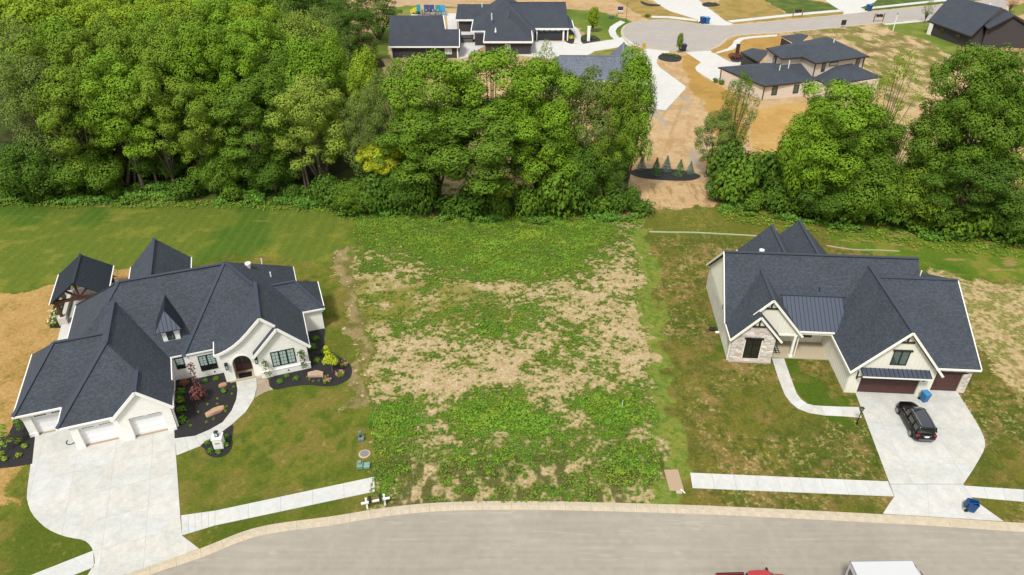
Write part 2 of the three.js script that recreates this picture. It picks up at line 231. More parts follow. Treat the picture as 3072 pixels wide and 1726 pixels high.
const nearMap = tex([2048, 1024], (i, j, c) => {
  const x = NX0 + (i + 0.5) / 2048 * NW, z = NZ0 + (j + 0.5) / 1024 * NH, r = h2(i, j), r2 = h2(i + 7000, j);
  const a = fbm(x * 0.11, z * 0.11, 3), b = fbm(x * 0.55 + 9, z * 0.55, 3), d = vn(x * 2.6, z * 2.6), e = vn(x * 6.5 + 3, z * 6.5);
  const wx = x + (vn(x * 0.4, z * 0.4 + 150) - 0.5) * 2.2 + (vn(x * 0.9, z * 0.9 + 50) - 0.5) * 1.5 + (e - 0.5) * 0.5 + (r - 0.5) * 0.35, wz = z + (vn(x * 0.9 + 70, z * 0.9) - 0.5) * 1.3 + (d - 0.5) * 0.5 + (r2 - 0.5) * 0.35;
  const k = nearClass(wx, wz), g = vn(x * 11 + 7, z * 11), f = (k === 1 || k === 7 ? 1.08 : k === 2 || k > 7 ? 1.06 : 1.0) * (0.84 + 0.12 * e + 0.12 * r + 0.1 * g);
  if (k === 1) { c[0] = 116; c[1] = 124; c[2] = 44; mixc(c, 142, 132, 62, sstep(0.4, 0.8, fbm(x * 2.1, z * 1.6 + 20, 3)) * 0.6); mixc(c, 84, 104, 34, sstep(0.42, 0.72, fbm(x * 1.5 + 4, z * 1.2, 3)) * 0.65); mixc(c, 138, 126, 62, sstep(0.42, 0.64, b) * 0.9); mixc(c, 92, 108, 34, sstep(0.5, 0.75, a) * 0.9); mixc(c, 168, 150, 96, sstep(0.74, 0.95, d * 0.6 + b * 0.5) * 0.6); const s = 0.5 + 0.5 * Math.sin(x * 5.5 + z * 2); mixc(c, 100, 116, 38, 0.18 * s); }
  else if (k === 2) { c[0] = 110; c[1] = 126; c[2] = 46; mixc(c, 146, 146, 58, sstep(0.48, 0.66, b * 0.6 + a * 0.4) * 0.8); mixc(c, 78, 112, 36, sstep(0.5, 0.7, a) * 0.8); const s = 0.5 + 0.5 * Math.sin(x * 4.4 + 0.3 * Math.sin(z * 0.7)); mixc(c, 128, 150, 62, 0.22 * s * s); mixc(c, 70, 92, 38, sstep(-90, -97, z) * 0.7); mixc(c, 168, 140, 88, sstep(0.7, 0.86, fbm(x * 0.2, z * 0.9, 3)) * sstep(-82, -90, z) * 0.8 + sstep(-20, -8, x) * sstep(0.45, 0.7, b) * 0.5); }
  else if (k === 3) { c[0] = 212; c[1] = 172; c[2] = 104; mixc(c, 190, 150, 80, sstep(0.4, 0.7, b) * 0.7); mixc(c, 150, 140, 66, sstep(0.62, 0.78, b * 0.55 + d * 0.45) * 0.6); mixc(c, 228, 192, 126, e * 0.35); }
  else if (k === 4 || k === 5 || k === 6 || k === 11) {
    const sd = 0.55 * vn(x * 1.3, z * 1.3) + 0.45 * vn(x * 5, z * 5);
    c[0] = 228; c[1] = 202; c[2] = 158; mixc(c, 210, 180, 132, sstep(0.4, 0.75, sd) * 0.6); mixc(c, 238, 216, 178, sstep(0.6, 0.95, e) * 0.5);
    if (k === 4) {
      const D = weedField(x, z), front = sstep(-47, -43.5, z), mid = 1 - sstep(0.2, 0.8, Math.abs((z + 68) / 8)), olive = sstep(0.35, 0.6, D);
      mixc(c, 182, 170, 106, sstep(-0.15, 0.4, D) * 0.7);
      mixc(c, 104, 118, 44, olive * (0.8 - 0.1 * front)); mixc(c, 142, 140, 56, mid * sstep(4, -8, x) * 0.8 * sstep(0.3, 0.6, b));
      mixc(c, 94, 146, 36, sstep(0.55, 0.9, D + (e - 0.5) * 0.5)); mixc(c, 62, 92, 28, sstep(0.62, 0.85, d) * olive * 0.7);
      mixc(c, 92, 96, 46, front * sstep(0.42, 0.62, fbm(x * 1.4, z * 0.8 + 30, 3)) * 0.8);
    } else if (k === 5) { mixc(c, 150, 134, 84, 0.65); mixc(c, 120, 120, 56, sstep(0.45, 0.7, b) * 0.8); mixc(c, 232, 208, 164, sstep(0.72, 0.86, e * 0.6 + d * 0.4) * 0.9); }
    else if (k === 6) { mixc(c, 128, 150, 52, 0.85); mixc(c, 160, 160, 72, sstep(0.45, 0.7, b) * 0.6); mixc(c, 92, 134, 38, sstep(0.5, 0.8, d) * 0.5); }
    else { mixc(c, 212, 172, 122, 0.7); mixc(c, 158, 124, 84, sstep(0.52, 0.75, fbm(x * 2.2, z * 0.35, 3)) * 0.6); mixc(c, 226, 196, 152, sstep(0.5, 0.8, fbm(x * 0.5, z * 1.4 + 3, 3)) * 0.5); }
  } else if (k === 7) {
    c[0] = 118; c[1] = 116; c[2] = 46; mixc(c, 144, 122, 68, sstep(0.4, 0.66, b) * 0.75); mixc(c, 84, 100, 34, sstep(0.5, 0.72, a) * 0.7);
    const rows = vn((x + 0.12 * z) * 2.6, z * 0.7), ch = sstep(0.4, 0.58, fbm(x * 0.16 + 5, z * 0.16, 3)), fl = sstep(0.6, 0.76, g * 0.4 + e * 0.25 + d * 0.25 + rows * 0.2); mixc(c, 86, 98, 36, sstep(0.46, 0.7, fbm(x * 1.3, z * 1.3 + 8, 3)) * 0.6); mixc(c, 158, 130, 82, sstep(0.5, 0.72, fbm(x * 0.8 + 31, z * 0.9, 3)) * ch * 0.7);
    mixc(c, 196, 178, 124, fl * (0.15 + 0.7 * ch) * 0.8); mixc(c, 70, 88, 32, sstep(0.66, 0.8, vn(x * 2.3, z * 2.3 + 33)) * ch * 0.5);
    mixc(c, 124, 128, 48, sstep(-80, -86, z) * 0.5);
  } else if (k === 8) { c[0] = 108; c[1] = 134; c[2] = 42; mixc(c, 150, 148, 62, sstep(0.45, 0.68, b) * 0.8); mixc(c, 78, 116, 32, sstep(0.5, 0.75, a) * 0.8); mixc(c, 186, 152, 104, sstep(0.64, 0.8, fbm(x * 0.3, z * 0.8, 3)) * 0.8); }
  else if (k === 9) { c[0] = 204; c[1] = 180; c[2] = 128; mixc(c, 176, 148, 98, sstep(0.4, 0.7, d)); mixc(c, 122, 126, 52, sstep(0.46, 0.62, b * 0.6 + d * 0.4) * 0.85); mixc(c, 226, 206, 162, e * 0.5); }
  else if (k === 10) { c[0] = 88; c[1] = 112; c[2] = 32; mixc(c, 124, 122, 52, sstep(0.45, 0.7, b) * 0.7); mixc(c, 170, 140, 92, sstep(0.8, 0.95, d * 0.6 + b * 0.5) * 0.7); }
  c[0] = gain(c[0] * f); c[1] = gain(c[1] * f); c[2] = gain(c[2] * f);
}, true);
nearMap.wrapS = nearMap.wrapT = THREE.ClampToEdgeWrapping;
const T1 = 0, farClass = classMap(FX0, FZ0, FW, FH, 1400, 648, [
  [1, [[-175, -262], [175, -262], [175, -100], [-175, -100]]],
  [2, [...[[-19.45, -98.22], [-30.07, -168.83], [-39.84, -183.68], [-55.58, -240.05]], [-175, -262], [-175, -100]]],
  [3, [[-32.96, -167.42], [-28.7, -167.42], [-30.18, -178.36], [-34.09, -209.57], [-28.67, -211.39], [-29.32, -218.94], [-16.19, -219.48], [-16.73, -227.91], [-30.83, -223.35], [-35.48, -221.12], [-35.11, -208.58], [-34.62, -187.71]]],
  [12, [[-35.32, -220.03], [-30.83, -223.35], [-16.01, -220.58], [-16.6, -233.84], [-37.26, -233.84]]],
  [3, [[15.47, -218.4], [24.98, -216.27], [31.42, -206.61], [33.43, -202], [28.93, -189.38], [27.41, -185.9], [25.97, -184.45], [22.01, -182.69], [18.25, -190.22], [17.69, -195.43], [15.55, -198.12], [14.21, -198.12]]],
  [4, [[15.58, -164.73], [19.89, -173.75], [28.3, -178.36], [32.1, -175.22], [29.76, -171.6], [27.98, -166.07], [21.63, -160.83]]],
  [5, [[30.63, -233.84], [40.7, -233.84], [43.65, -223.91], [45.14, -215.74], [51.48, -206.12], [51.14, -200.42], [37.75, -204.19], [36.82, -208.58], [34.34, -219.48]]],
  [5, [[57.88, -220.03], [66.75, -233.84], [76.82, -233.84], [78.25, -211.8], [80.08, -211.59], [95.64, -215.74], [93.84, -211.09], [74.65, -205.63], [59.34, -199.95], [58.47, -203.71]]],
  [6, [[76.82, -233.84], [88.96, -233.84], [95.67, -226.18], [95.41, -217.65], [78.96, -211.8], [78.61, -213.65]]],
  [6, [[101.71, -220.03], [112.99, -233.84], [151.79, -245.24], [143.56, -230.25], [104.05, -216.27], [102.2, -220.03]]],
  [7, [[47.38, -173.61], [49.16, -175.22], [55.14, -185.25], [58.98, -188.54], [69.79, -190.22], [66.45, -178.36], [61.43, -175.22], [53.14, -166.07], [50.9, -167.08]]],
  [7, [[39.69, -169.84], [42.18, -170.54], [43.38, -164.4], [41.21, -160.51], [40.69, -157.7], [42.59, -149.72], [43.99, -146.12], [45.71, -135.4], [40.57, -116.67], [32.29, -109.49], [35.06, -126.89], [36.91, -142.92], [38.27, -157.08]]],
  [8, [[47.34, -133.44], [50.95, -136.33], [55.7, -138.72], [63.75, -138.72], [51.89, -107.14], [42.71, -104], [40.58, -113.53], [43.28, -123.79]]],
  [9, [[65.23, -194.54], [84.48, -199.04], [100.9, -202.76], [100.65, -194.54], [107.16, -189.38], [110.18, -178.36], [87.9, -143.45], [72.8, -128.95], [77.25, -154.66], [76.35, -188.54]]],
  [3, [[100.81, -202.57], [116.91, -205.63], [108, -190.22], [110.5, -178.2], [103, -168.8], [104.38, -183.65], [99.49, -191.93]]],
  [3, [[140.06, -218.94], [154.3, -225.6], [154.27, -213.65], [137.05, -208.58]]],
  [10, [[49.61, -138.83], [61.03, -141.62], [62.36, -138.83], [59.17, -135.88], [54.6, -136.85], [50.73, -134.92], [46.05, -132.11], [45.36, -133.04]]],
  [11, [[17.34, -98.22], [20.32, -110.22], [20.08, -114.49], [18.56, -120.6], [20.03, -132.62], [32.55, -148.92], [37.91, -138.38], [34.92, -110.22], [31.95, -98.22]]],
]);
const farMap = tex([2048, 1024], (i, j, c) => {
  const x = FX0 + (i + 0.5) / 2048 * FW, z = FZ0 + (j + 0.5) / 1024 * FH, r = h2(i, j + 3000), r2 = h2(i + 9000, j);
  const a = fbm(x * 0.07, z * 0.07, 3), b = fbm(x * 0.35 + 9, z * 0.35, 3), d = vn(x * 1.6, z * 1.6), e = vn(x * 4 + 3, z * 4);
  const k = farClass(x + (vn(x * 0.6, z * 0.6) - 0.5) * 1.1 + (r - 0.5) * 0.4, z + (vn(x * 0.6 + 40, z * 0.6) - 0.5) * 1.6 + (r2 - 0.5) * 0.5), f = 0.93 + 0.08 * e + 0.06 * r;
  if (k === 2) { c[0] = 62; c[1] = 68; c[2] = 36; mixc(c, 74, 96, 38, sstep(0.4, 0.7, b)); mixc(c, 96, 80, 58, sstep(0.55, 0.75, d) * 0.6); }
  else if (k === 3) { c[0] = 122; c[1] = 142; c[2] = 56; mixc(c, 156, 154, 78, sstep(0.45, 0.7, b) * 0.8); mixc(c, 92, 122, 44, sstep(0.5, 0.75, a) * 0.8); }
  else if (k === 4) { c[0] = 156; c[1] = 152; c[2] = 72; mixc(c, 120, 136, 52, sstep(0.42, 0.66, b)); }
  else if (k === 5) { c[0] = 186; c[1] = 158; c[2] = 92; mixc(c, 160, 142, 76, sstep(0.4, 0.7, b) * 0.8); }
  else if (k === 6) { c[0] = 92; c[1] = 114; c[2] = 52; mixc(c, 116, 128, 60, sstep(0.45, 0.7, b)); }
  else if (k === 7) { c[0] = 200; c[1] = 160; c[2] = 88; mixc(c, 186, 146, 76, sstep(0.4, 0.7, b) * 0.8); }
  else if (k === 8) { c[0] = 216; c[1] = 176; c[2] = 106; mixc(c, 202, 158, 88, sstep(0.4, 0.7, b) * 0.7); mixc(c, 232, 204, 152, sstep(0.75, 0.95, 1 - Math.abs(z + 115.5 + 1.5 * a) * 1.2) * 0.8); }
  else if (k === 9) { c[0] = 158; c[1] = 142; c[2] = 88; const q = fbm(x * 0.5, z * 0.28, 4); mixc(c, 222, 194, 148, sstep(0.42, 0.72, q + (e - 0.5) * 0.3)); mixc(c, 132, 136, 64, sstep(0.5, 0.38, q) * 0.8); mixc(c, 126, 100, 74, sstep(0.6, 0.8, b) * 0.5); }
  else { c[0] = 216; c[1] = 182; c[2] = 136; mixc(c, 200, 162, 114, sstep(0.4, 0.7, b) * 0.8); mixc(c, 230, 204, 166, sstep(0.5, 0.9, d) * 0.5); if (k === 11) { mixc(c, 190, 150, 102, sstep(0.5, 0.75, fbm(x * 1.1 + z * 0.35, z * 0.12, 3)) * 0.55); mixc(c, 176, 174, 166, sstep(0.58, 0.72, fbm(x * 0.4, z * 0.3 + 7, 3)) * 0.6); } if (k === 12) mixc(c, 206, 178, 150, 0.5); }
  c[0] = gain(c[0] * f); c[1] = gain(c[1] * f); c[2] = gain(c[2] * f);
}, true);
farMap.wrapS = farMap.wrapT = THREE.ClampToEdgeWrapping;
const earth = tex(256, (i, j, c) => { const v = tile(i / 16, j / 16, 31, 16) * 0.5 + tile(i / 4, j / 4, 32, 64) * 0.3 + tile(i, j, 33, 256) * 0.2; c[0] = gain(92 + 40 * v); c[1] = gain(108 + 26 * v); c[2] = gain(42 + 20 * v); }, true, 1 / 9);
const bigGround = new THREE.PlaneGeometry(6000, 6000); bigGround.rotateX(-Math.PI / 2); { const u = bigGround.attributes.uv; for (let i = 0; i < u.count; i++) u.setXY(i, u.getX(i) * 6000, u.getY(i) * 6000); }
struct('ground', at(bigGround, 0, -0.16, 0), std(new THREE.Color(1, 1, 1), 1, { map: earth }), 'open grassy ground reaching out to the horizon', 'ground');
function mapped(poly, x0, w, z0, h, y) { const g = flat(poly, y, -0.14), p = g.attributes.position, u = g.attributes.uv; for (let i = 0; i < p.count; i++) u.setXY(i, (p.getX(i) - x0) / w, (p.getZ(i) - z0) / h); return g; }
const matte = (o) => new THREE.MeshPhysicalMaterial({ color: new THREE.Color(1, 1, 1), roughness: 1, specularIntensity: 0.15, ...o });
const lawnBump = grit.clone(); lawnBump.repeat.set(110, 52); lawnBump.needsUpdate = true;
struct('lawn', mapped([[-80, -100], ...kerbBack.filter((p) => p[0] > -61 && p[0] < 79), [80, -100]], NX0, NW, NZ0, NH, 0), matte({ map: nearMap, bumpMap: lawnBump, bumpScale: 0.05 }), 'green and straw lawns with the sandy weed-grown vacant lot between the two white houses', 'lawn');
struct('field', mapped([[-175, -262], [-175, -100], [175, -100], [175, -262]], FX0, FW, FZ0, FH, 0), matte({ map: farMap }), 'sandy building lots, straw mats and lawns beyond the trees around the turning circle', 'ground');

// front road with its rolled kerb, in sections
struct('road', flat([...kerbFront, ...roadEdge.slice().reverse()], -0.09, -0.06), M.asphalt, 'wide curving pale grey asphalt street along the bottom of the photograph', 'road');
{
  const k = thing('kerb', 'cream concrete rolled kerb between the front lawns and the grey street', 'kerb'); k.userData.kind = 'structure';
  const step = 2; let last = 0;
  for (let i = 0; i + step < kerbBack.length; i += step) {
    const b = kerbBack.slice(i, i + step + 1), f = kerbFront.slice(i, i + step + 1);
    const trimEnd = (q) => { const o = q.map((p) => p.slice()), n = o.length - 1, L = Math.hypot(o[n][0] - o[n - 1][0], o[n][1] - o[n - 1][1]), t = 0.012 / L; o[n] = [o[n][0] + (o[n - 1][0] - o[n][0]) * t, o[n][1] + (o[n - 1][1] - o[n][1]) * t]; return o; };
    const B = trimEnd(b), F = trimEnd(f), mid = B.map((p, q) => [p[0] + (F[q][0] - p[0]) * 0.5, p[1] + (F[q][1] - p[1]) * 0.5]), g = [];
    for (let q = 0; q < step; q++) {
      g.push(slab([V(B[q][0], 0.025, B[q][1]), V(mid[q][0], 0.012, mid[q][1]), V(mid[q + 1][0], 0.012, mid[q + 1][1]), V(B[q + 1][0], 0.025, B[q + 1][1])], V(0, -0.2, 0)));
      g.push(slab([V(mid[q][0], 0.012, mid[q][1]), V(F[q][0], -0.08, F[q][1]), V(F[q + 1][0], -0.08, F[q + 1][1]), V(mid[q + 1][0], 0.012, mid[q + 1][1])], V(0, -0.12, 0)));
    }
    mesh('kerb_section', g, M.curb, k);
  }
}
// concrete poured in squares: the outline cut by a grid turned by `deg`
function clipHalf(poly, nx, nz, d) { const o = []; for (let i = 0; i < poly.length; i++) { const a = poly[i], b = poly[(i + 1) % poly.length], fa = a[0] * nx + a[1] * nz - d, fb = b[0] * nx + b[1] * nz - d; if (fa <= 0) o.push(a); if ((fa < 0 && fb > 0) || (fa > 0 && fb < 0)) { const t = fa / (fa - fb); o.push([a[0] + (b[0] - a[0]) * t, a[1] + (b[1] - a[1]) * t]); } } return o; }
function areaOf(p) { let s = 0; for (let i = 0; i < p.length; i++) { const a = p[i], b = p[(i + 1) % p.length]; s += a[0] * b[1] - a[1] * b[0]; } return Math.abs(s / 2); }
function tidy(p) { const o = []; for (const q of p) if (!o.length || Math.hypot(q[0] - o[o.length - 1][0], q[1] - o[o.length - 1][1]) > 0.02) o.push(q); while (o.length > 2 && Math.hypot(o[0][0] - o[o.length - 1][0], o[0][1] - o[o.length - 1][1]) < 0.02) o.pop(); return o; }
function paved(name, label, category, poly, deg, cu, cw, y, mats, ou = 0, ow = 0, piece = 'concrete_slab', seed = 1) {
  const root = thing(name, label, category); root.userData.kind = 'structure';
  const a = deg * Math.PI / 180, ux = Math.cos(a), uz = -Math.sin(a), wx = -Math.sin(a), wz = -Math.cos(a), R = rng(seed), j = 0.0045;
  const U = poly.map((p) => p[0] * ux + p[1] * uz), W = poly.map((p) => p[0] * wx + p[1] * wz), u0 = Math.floor((Math.min(...U) - ou) / cu) * cu + ou, w0 = Math.floor((Math.min(...W) - ow) / cw) * cw + ow;
  for (let u = u0; u < Math.max(...U); u += cu) for (let w = w0; w < Math.max(...W); w += cw) {
    let q = clipHalf(poly, ux, uz, u + cu - j); q = clipHalf(q, -ux, -uz, -(u + j)); q = clipHalf(q, wx, wz, w + cw - j); q = clipHalf(q, -wx, -wz, -(w + j)); q = tidy(q);
    if (q.length < 3 || areaOf(q) < 0.05) continue;
    mesh(piece, flat(q, y, -0.12), mats[Math.floor(R() * mats.length)], root);
  }
  return root;
}
function strip(name, label, category, A, B, y, mats, n = 1, piece = 'concrete_slab', seed = 5, kind = 'structure') { // quads between two edges
  const root = thing(name, label, category); root.userData.kind = kind; const R = rng(seed);
  for (let i = 0; i + 1 < A.length; i++) for (let k = 0; k < n; k++) {
    const L = Math.hypot(A[i + 1][0] - A[i][0], A[i + 1][1] - A[i][1]) / n, e = 0.007 / L, p = (P, t) => [P[i][0] + (P[i + 1][0] - P[i][0]) * t, P[i][1] + (P[i + 1][1] - P[i][1]) * t], t0 = k / n + e / n, t1 = (k + 1) / n - e / n;
    mesh(piece, flat([p(A, t0), p(A, t1), p(B, t1), p(B, t0)], y, -0.12), mats[Math.floor(R() * mats.length)], root);
  }
  return root;
}
const driveL = [[-43.03, -46.43], [-43.32, -46.47], [-41.81, -43.09], [-40.52, -40.3], [-40.05, -39.43], [-39.57, -38.79], [-39.13, -38.25], [-38.46, -37.62], [-37.77, -37.11], [-37.08, -36.63], [-36.38, -36.25], [-35.63, -35.94], [-34.88, -35.69], [-34.12, -35.53], [-33.58, -35.44], [-33.1, -35.26], [-32.71, -34.99], [-32.34, -34.66], [-32.08, -34.33], [-31.72, -33.8], [-31.45, -33.31], [-31.5, -32.35], [-31.51, -31.28], [-28.61, -32.4], [-26.33, -33.48], [-24.07, -34.6], [-25.83, -35.78], [-26.6, -37.43], [-29.57, -44.09], [-31.03, -47.36], [-30.94, -48.22], [-34.55, -46.93], [-38.29, -45.89], [-42.22, -48.22]];
paved('driveway', 'big white concrete driveway in squares before the left white house with three garage doors', 'driveway', driveL, 20, 3.1, 3.1, 0.03, M.drive, -36.4, -3.2, 'concrete_slab', 3);
const driveR = [[33.61, -52.72], [31.87, -40.95], [38.06, -40.95], [39.57, -42.37], [40.83, -43.63], [41.72, -44.56], [42.3, -45.28], [42.61, -45.85], [42.85, -46.55], [43.03, -47.44], [43.25, -49.1], [43.57, -52.53], [44.05, -53.31], [38.29, -53.31]];
const RD = paved('driveway', 'pale concrete driveway with the parked black car before the cream house', 'driveway', driveR, -4, 4.6, 4.4, 0.03, M.drive, 35.5, 41.4, 'concrete_slab', 4);
for (const q of [[[31.86, -40.91], [31.68, -39.64], [30.95, -38.92], [29.95, -37.89], [31.64, -37.75], [33.58, -37.61], [34.97, -40.91]], [[34.98, -40.91], [33.59, -37.61], [36.4, -37.38], [39.28, -37.14], [38.56, -38.38], [37.93, -39.57], [38.06, -40.91]]]) mesh('concrete_slab', flat(q, 0.03, -0.12), M.drive[1], RD);
strip('walkway', 'curved white concrete walk from the left driveway to the arched entry', 'walkway',
  [[-27.62, -54.31], [-26.95, -52.77], [-26.63, -51.43], [-26.57, -49.86], [-26.89, -48.3], [-27.73, -47.36], [-28.81, -46.55], [-30.53, -46.22]], [[-25.73, -54.92], [-25.15, -53.11], [-24.96, -51.43], [-25.18, -49.68], [-25.96, -48], [-26.7, -46.76], [-27.85, -45.32], [-29.57, -44.17]], 0.034, M.drive, 2);
strip('walkway', 'curving concrete walk from the porch of the cream house to its driveway', 'walkway',
  [[27.01, -57.64], [26.68, -54.42], [26.56, -52.08], [26.76, -50.96], [27.19, -50.1], [28.09, -49.51], [29.39, -49.2], [31.11, -49.08], [32.75, -48.88]], [[28.26, -57.64], [27.97, -54.68], [27.77, -52.2], [27.94, -51.37], [28.3, -50.79], [28.86, -50.56], [29.51, -50.49], [31.38, -50.38], [33.04, -50.33]], 0.034, [M.drive[0], M.drive[2], M.walk[0]], 1, 'concrete_slab', 8);
strip('sidewalk', 'pavement of white slabs ending by the double mailbox on the left lawn', 'pavement', [[-11.75, -41.74], [-24.08, -38.18], [-26.66, -37.72]], [[-11.43, -40.16], [-23.59, -36.75], [-25.84, -35.81]], 0.03, [M.walk[1], M.drive[1], M.walk[1]], 5, 'concrete_slab', 9);
strip('sidewalk', 'short pavement of white slabs in the lower left corner beside the driveway', 'pavement', [[-32.12, -34.42], [-35.63, -32.35], [-39.13, -30.27]], [[-31.34, -32.99], [-32.47, -32.35], [-35.87, -30.43]], 0.03, M.walk, 3, 'concrete_slab', 10);
strip('sidewalk', 'straight pavement of white slabs along the lawn of the cream house', 'pavement', [[15.28, -42.19], [31.83, -41.23]], [[15.13, -40.52], [31.65, -39.64]], 0.03, M.walk, 9, 'concrete_slab', 11);
strip('sidewalk', 'pavement of white slabs to the right of the cream house driveway by the open bin', 'pavement', [[38.03, -40.77], [42.77, -40.35], [48.8, -39.88]], [[37.9, -39.57], [42.02, -39.09], [48.26, -38.32]], 0.03, M.walk, 3, 'concrete_slab', 12);
// planting beds of black mulch
function bed(label, pts, y = 0.05, n = 4) { return tag(mesh('mulch_bed', flat(n ? smooth(pts, n, true) : pts, y, -0.1), M.mulch), label, 'mulch bed', null, 'structure'); }
bed('black mulch bed between the garage wall and the curved walk', [[-30.56, -46.26], [-32.38, -50.68], [-33.64, -54.2], [-31.6, -54.61], [-29.2, -55.53], [-28.36, -54.31], [-27.61, -54.15], [-26.98, -52.77], [-26.66, -51.43], [-26.6, -49.86], [-26.92, -48.3], [-27.76, -47.36], [-28.85, -46.58]], 0.04, 0);
bed('long black mulch bed curving round the front window and corner of the left house', [[-24.34, -54.36], [-20.84, -56.69], [-21.58, -59.1], [-22.26, -62.24], [-20.64, -62.79], [-20.25, -60.88], [-19.71, -59.5], [-18.2, -58.04], [-16.75, -56.8], [-16.28, -55.74], [-16.3, -54.46], [-17.28, -53.53], [-18.6, -53.31], [-20.01, -53.51], [-21.68, -53.31], [-23.43, -52.87]], 0.05);
bed('small round black mulch bed at the foot of the white address pillar', [[-27.85, -45.4], [-26.7, -46.76], [-25.85, -47.96], [-25.37, -46.22], [-25.11, -45.69], [-25.05, -44.6], [-25.48, -44.05], [-26.11, -43.94], [-26.85, -44.29], [-27.36, -44.96]], 0.045, 3);
bed('black mulch bed at the left edge beside the outer garage door', [[-47.02, -49.54], [-43.36, -46.6], [-42.55, -44.88], [-41.73, -43.2], [-43.12, -42.86], [-44.71, -42.64], [-47.54, -42.56], [-49.26, -45.69], [-45.85, -46.51], [-46.11, -47.78]], 0.045, 0);
bed('black mulch bed with cream flowers around the timber pavilion', [[-50.85, -62.91], [-49.42, -62.91], [-50.13, -64.46], [-52.68, -71.23], [-50, -75.29], [-49.31, -75.76], [-48.32, -73.45], [-53.55, -75.76], [-54.26, -71.96], [-52.81, -67.39], [-51.79, -64.78]], 0.04, 0);
bed('oval of black mulch with five young spruces in the sandy gap', [[18.53, -104.02], [20.13, -105.16], [24.34, -105.29], [26.95, -104.78], [28.28, -104.02], [29.55, -102.64], [27.71, -101.05], [22.99, -101.17], [19.7, -102.27]], 0.06);
{ // flagstones by the entry
  const f = thing('stone_apron', 'patch of tan flagstones between the walk and the mulch under the front window', 'stonework'); f.userData.kind = 'structure';
  const R = rng(77), poly = [[-25.65, -54.81], [-25.17, -55.12], [-24.3, -54.2], [-23.95, -53.31], [-23.49, -52.87], [-24.26, -52.33], [-24.9, -51.57], [-25.11, -53.11]], c0 = poly.reduce((s, p) => [s[0] + p[0] / poly.length, s[1] + p[1] / poly.length], [0, 0]);
  mesh('stone_bedding', flat(poly, 0.025, -0.1), M.sand, f);
  const pts = []; for (let i = 0; i < 26; i++) pts.push([c0[0] + (R() - 0.5) * 3.2, c0[1] + (R() - 0.5) * 4.5]);
  for (const p of pts) { let q = poly; for (const o of pts) if (o !== p) { const dx = o[0] - p[0], dz = o[1] - p[1], l = Math.hypot(dx, dz); q = clipHalf(q, dx / l, dz / l, ((p[0] + o[0]) / 2 * dx + (p[1] + o[1]) / 2 * dz) / l - 0.03); } q = tidy(q); if (q.length > 2 && areaOf(q) > 0.04) mesh('flagstone', flat(q, 0.045 + R() * 0.02, -0.1), M.flag[Math.floor(R() * 3)], f); }
}
// beyond the trees: turning circle, street, drives and pavements
const circle = [[29.21, -180.5], [28.71, -188.54], [29.72, -195.43], [31.67, -199.95], [34.3, -202.57], [38.44, -204.19], [42.69, -204.86], [46.83, -202.57], [50.94, -199.49], [57.52, -197.94], [64.46, -200.42]], circleR = [[61.5, -189.8], [57.73, -188.54], [54.75, -186.07], [52.49, -182.06], [50.02, -177.83], [46.42, -174.48], [41.63, -173.61], [36.04, -174.78], [33.08, -176.33], [30.58, -178.58]];
const streetU = [[58.68, -197.4], [65.33, -200.42], [79.2, -205.44], [93.72, -210.78], [109.59, -216.8], [127.36, -223.35], [152.58, -232.63]], streetD = [[142.81, -215.74], [119.38, -207.39], [100.77, -202], [85.01, -196.32], [70.19, -191.5], [62.4, -190.06]];
const lane = [...smooth([...circle.slice(0, 10)], 4), ...streetU.slice(1), ...streetD, ...smooth(circleR.slice(1), 4)];
const centre = lane.reduce((s, p) => [s[0] + p[0] / lane.length, s[1] + p[1] / lane.length], [0, 0]);
struct('road', flat(lane, 0.02, -0.1), M.asphaltFar, 'pale asphalt turning circle and street beyond the trees', 'road');
{ const k = thing('kerb', 'pale concrete kerb around the far turning circle and street', 'kerb'); k.userData.kind = 'structure'; for (let i = 0; i < lane.length; i++) { const a = lane[i], b = lane[(i + 1) % lane.length], L = Math.hypot(b[0] - a[0], b[1] - a[1]); if (L < 0.1 || (a[0] > 150 && b[0] > 150)) continue; mesh('kerb_section', slab([V(a[0], 0.07, a[1]), V(b[0], 0.07, b[1]), V(b[0] - (b[1] - a[1]) / L * -0.6, 0.07, b[1] + (b[0] - a[0]) / L * -0.6), V(a[0] - (b[1] - a[1]) / L * -0.6, 0.07, a[1] + (b[0] - a[0]) / L * -0.6)], V(0, -0.1, 0)), M.curb, k); } }
const far = (name, label, category, poly, y = 0.03) => struct(name, flat(poly, y, -0.1), M.pale, label, category);
far('driveway', 'broad white driveway of the dark house with white trim running to the turning circle', 'driveway', [[-3.44, -183.65], [7.44, -183.33], [13.42, -182.06], [14.34, -180.35], [17.4, -179.96], [21.98, -182.46], [25.99, -184.61], [27.67, -186.23], [28.66, -188.13], [29.12, -184.45], [30.61, -178.81], [28.3, -178.36], [23.29, -175.59], [19.87, -173.61], [17.55, -169.84], [15.77, -164.73], [15.47, -163.41], [8.82, -167.42], [-3.24, -171.6]]);
far('driveway', 'white driveway running down past the grey roofed house from the turning circle', 'driveway', [[29.56, -171.6], [31.78, -174.48], [33.05, -176.1], [36.39, -174.48], [37.93, -174.12], [37.07, -171.6], [35.12, -169.49], [33.79, -167.42], [33.03, -164.07], [33.12, -160.2], [36.21, -146.94], [35.65, -145.04], [29.45, -132.57], [27.94, -133.04], [26.57, -133.51], [27.27, -154.66]], 0.034);
far('driveway', 'white driveway in front of the tan house with dark hipped roofs', 'driveway', [[41.44, -172.67], [47.73, -174.12], [47.58, -172.17], [48.14, -171.6], [49.19, -167.08], [49.91, -164.6], [51.26, -163.94], [53.38, -164.73], [53.04, -162.11], [46.7, -160.83], [44.35, -151.15], [42.72, -150.29], [40.79, -157.7], [41.05, -160.2], [41.6, -161.47], [43.24, -164.2]], 0.038);
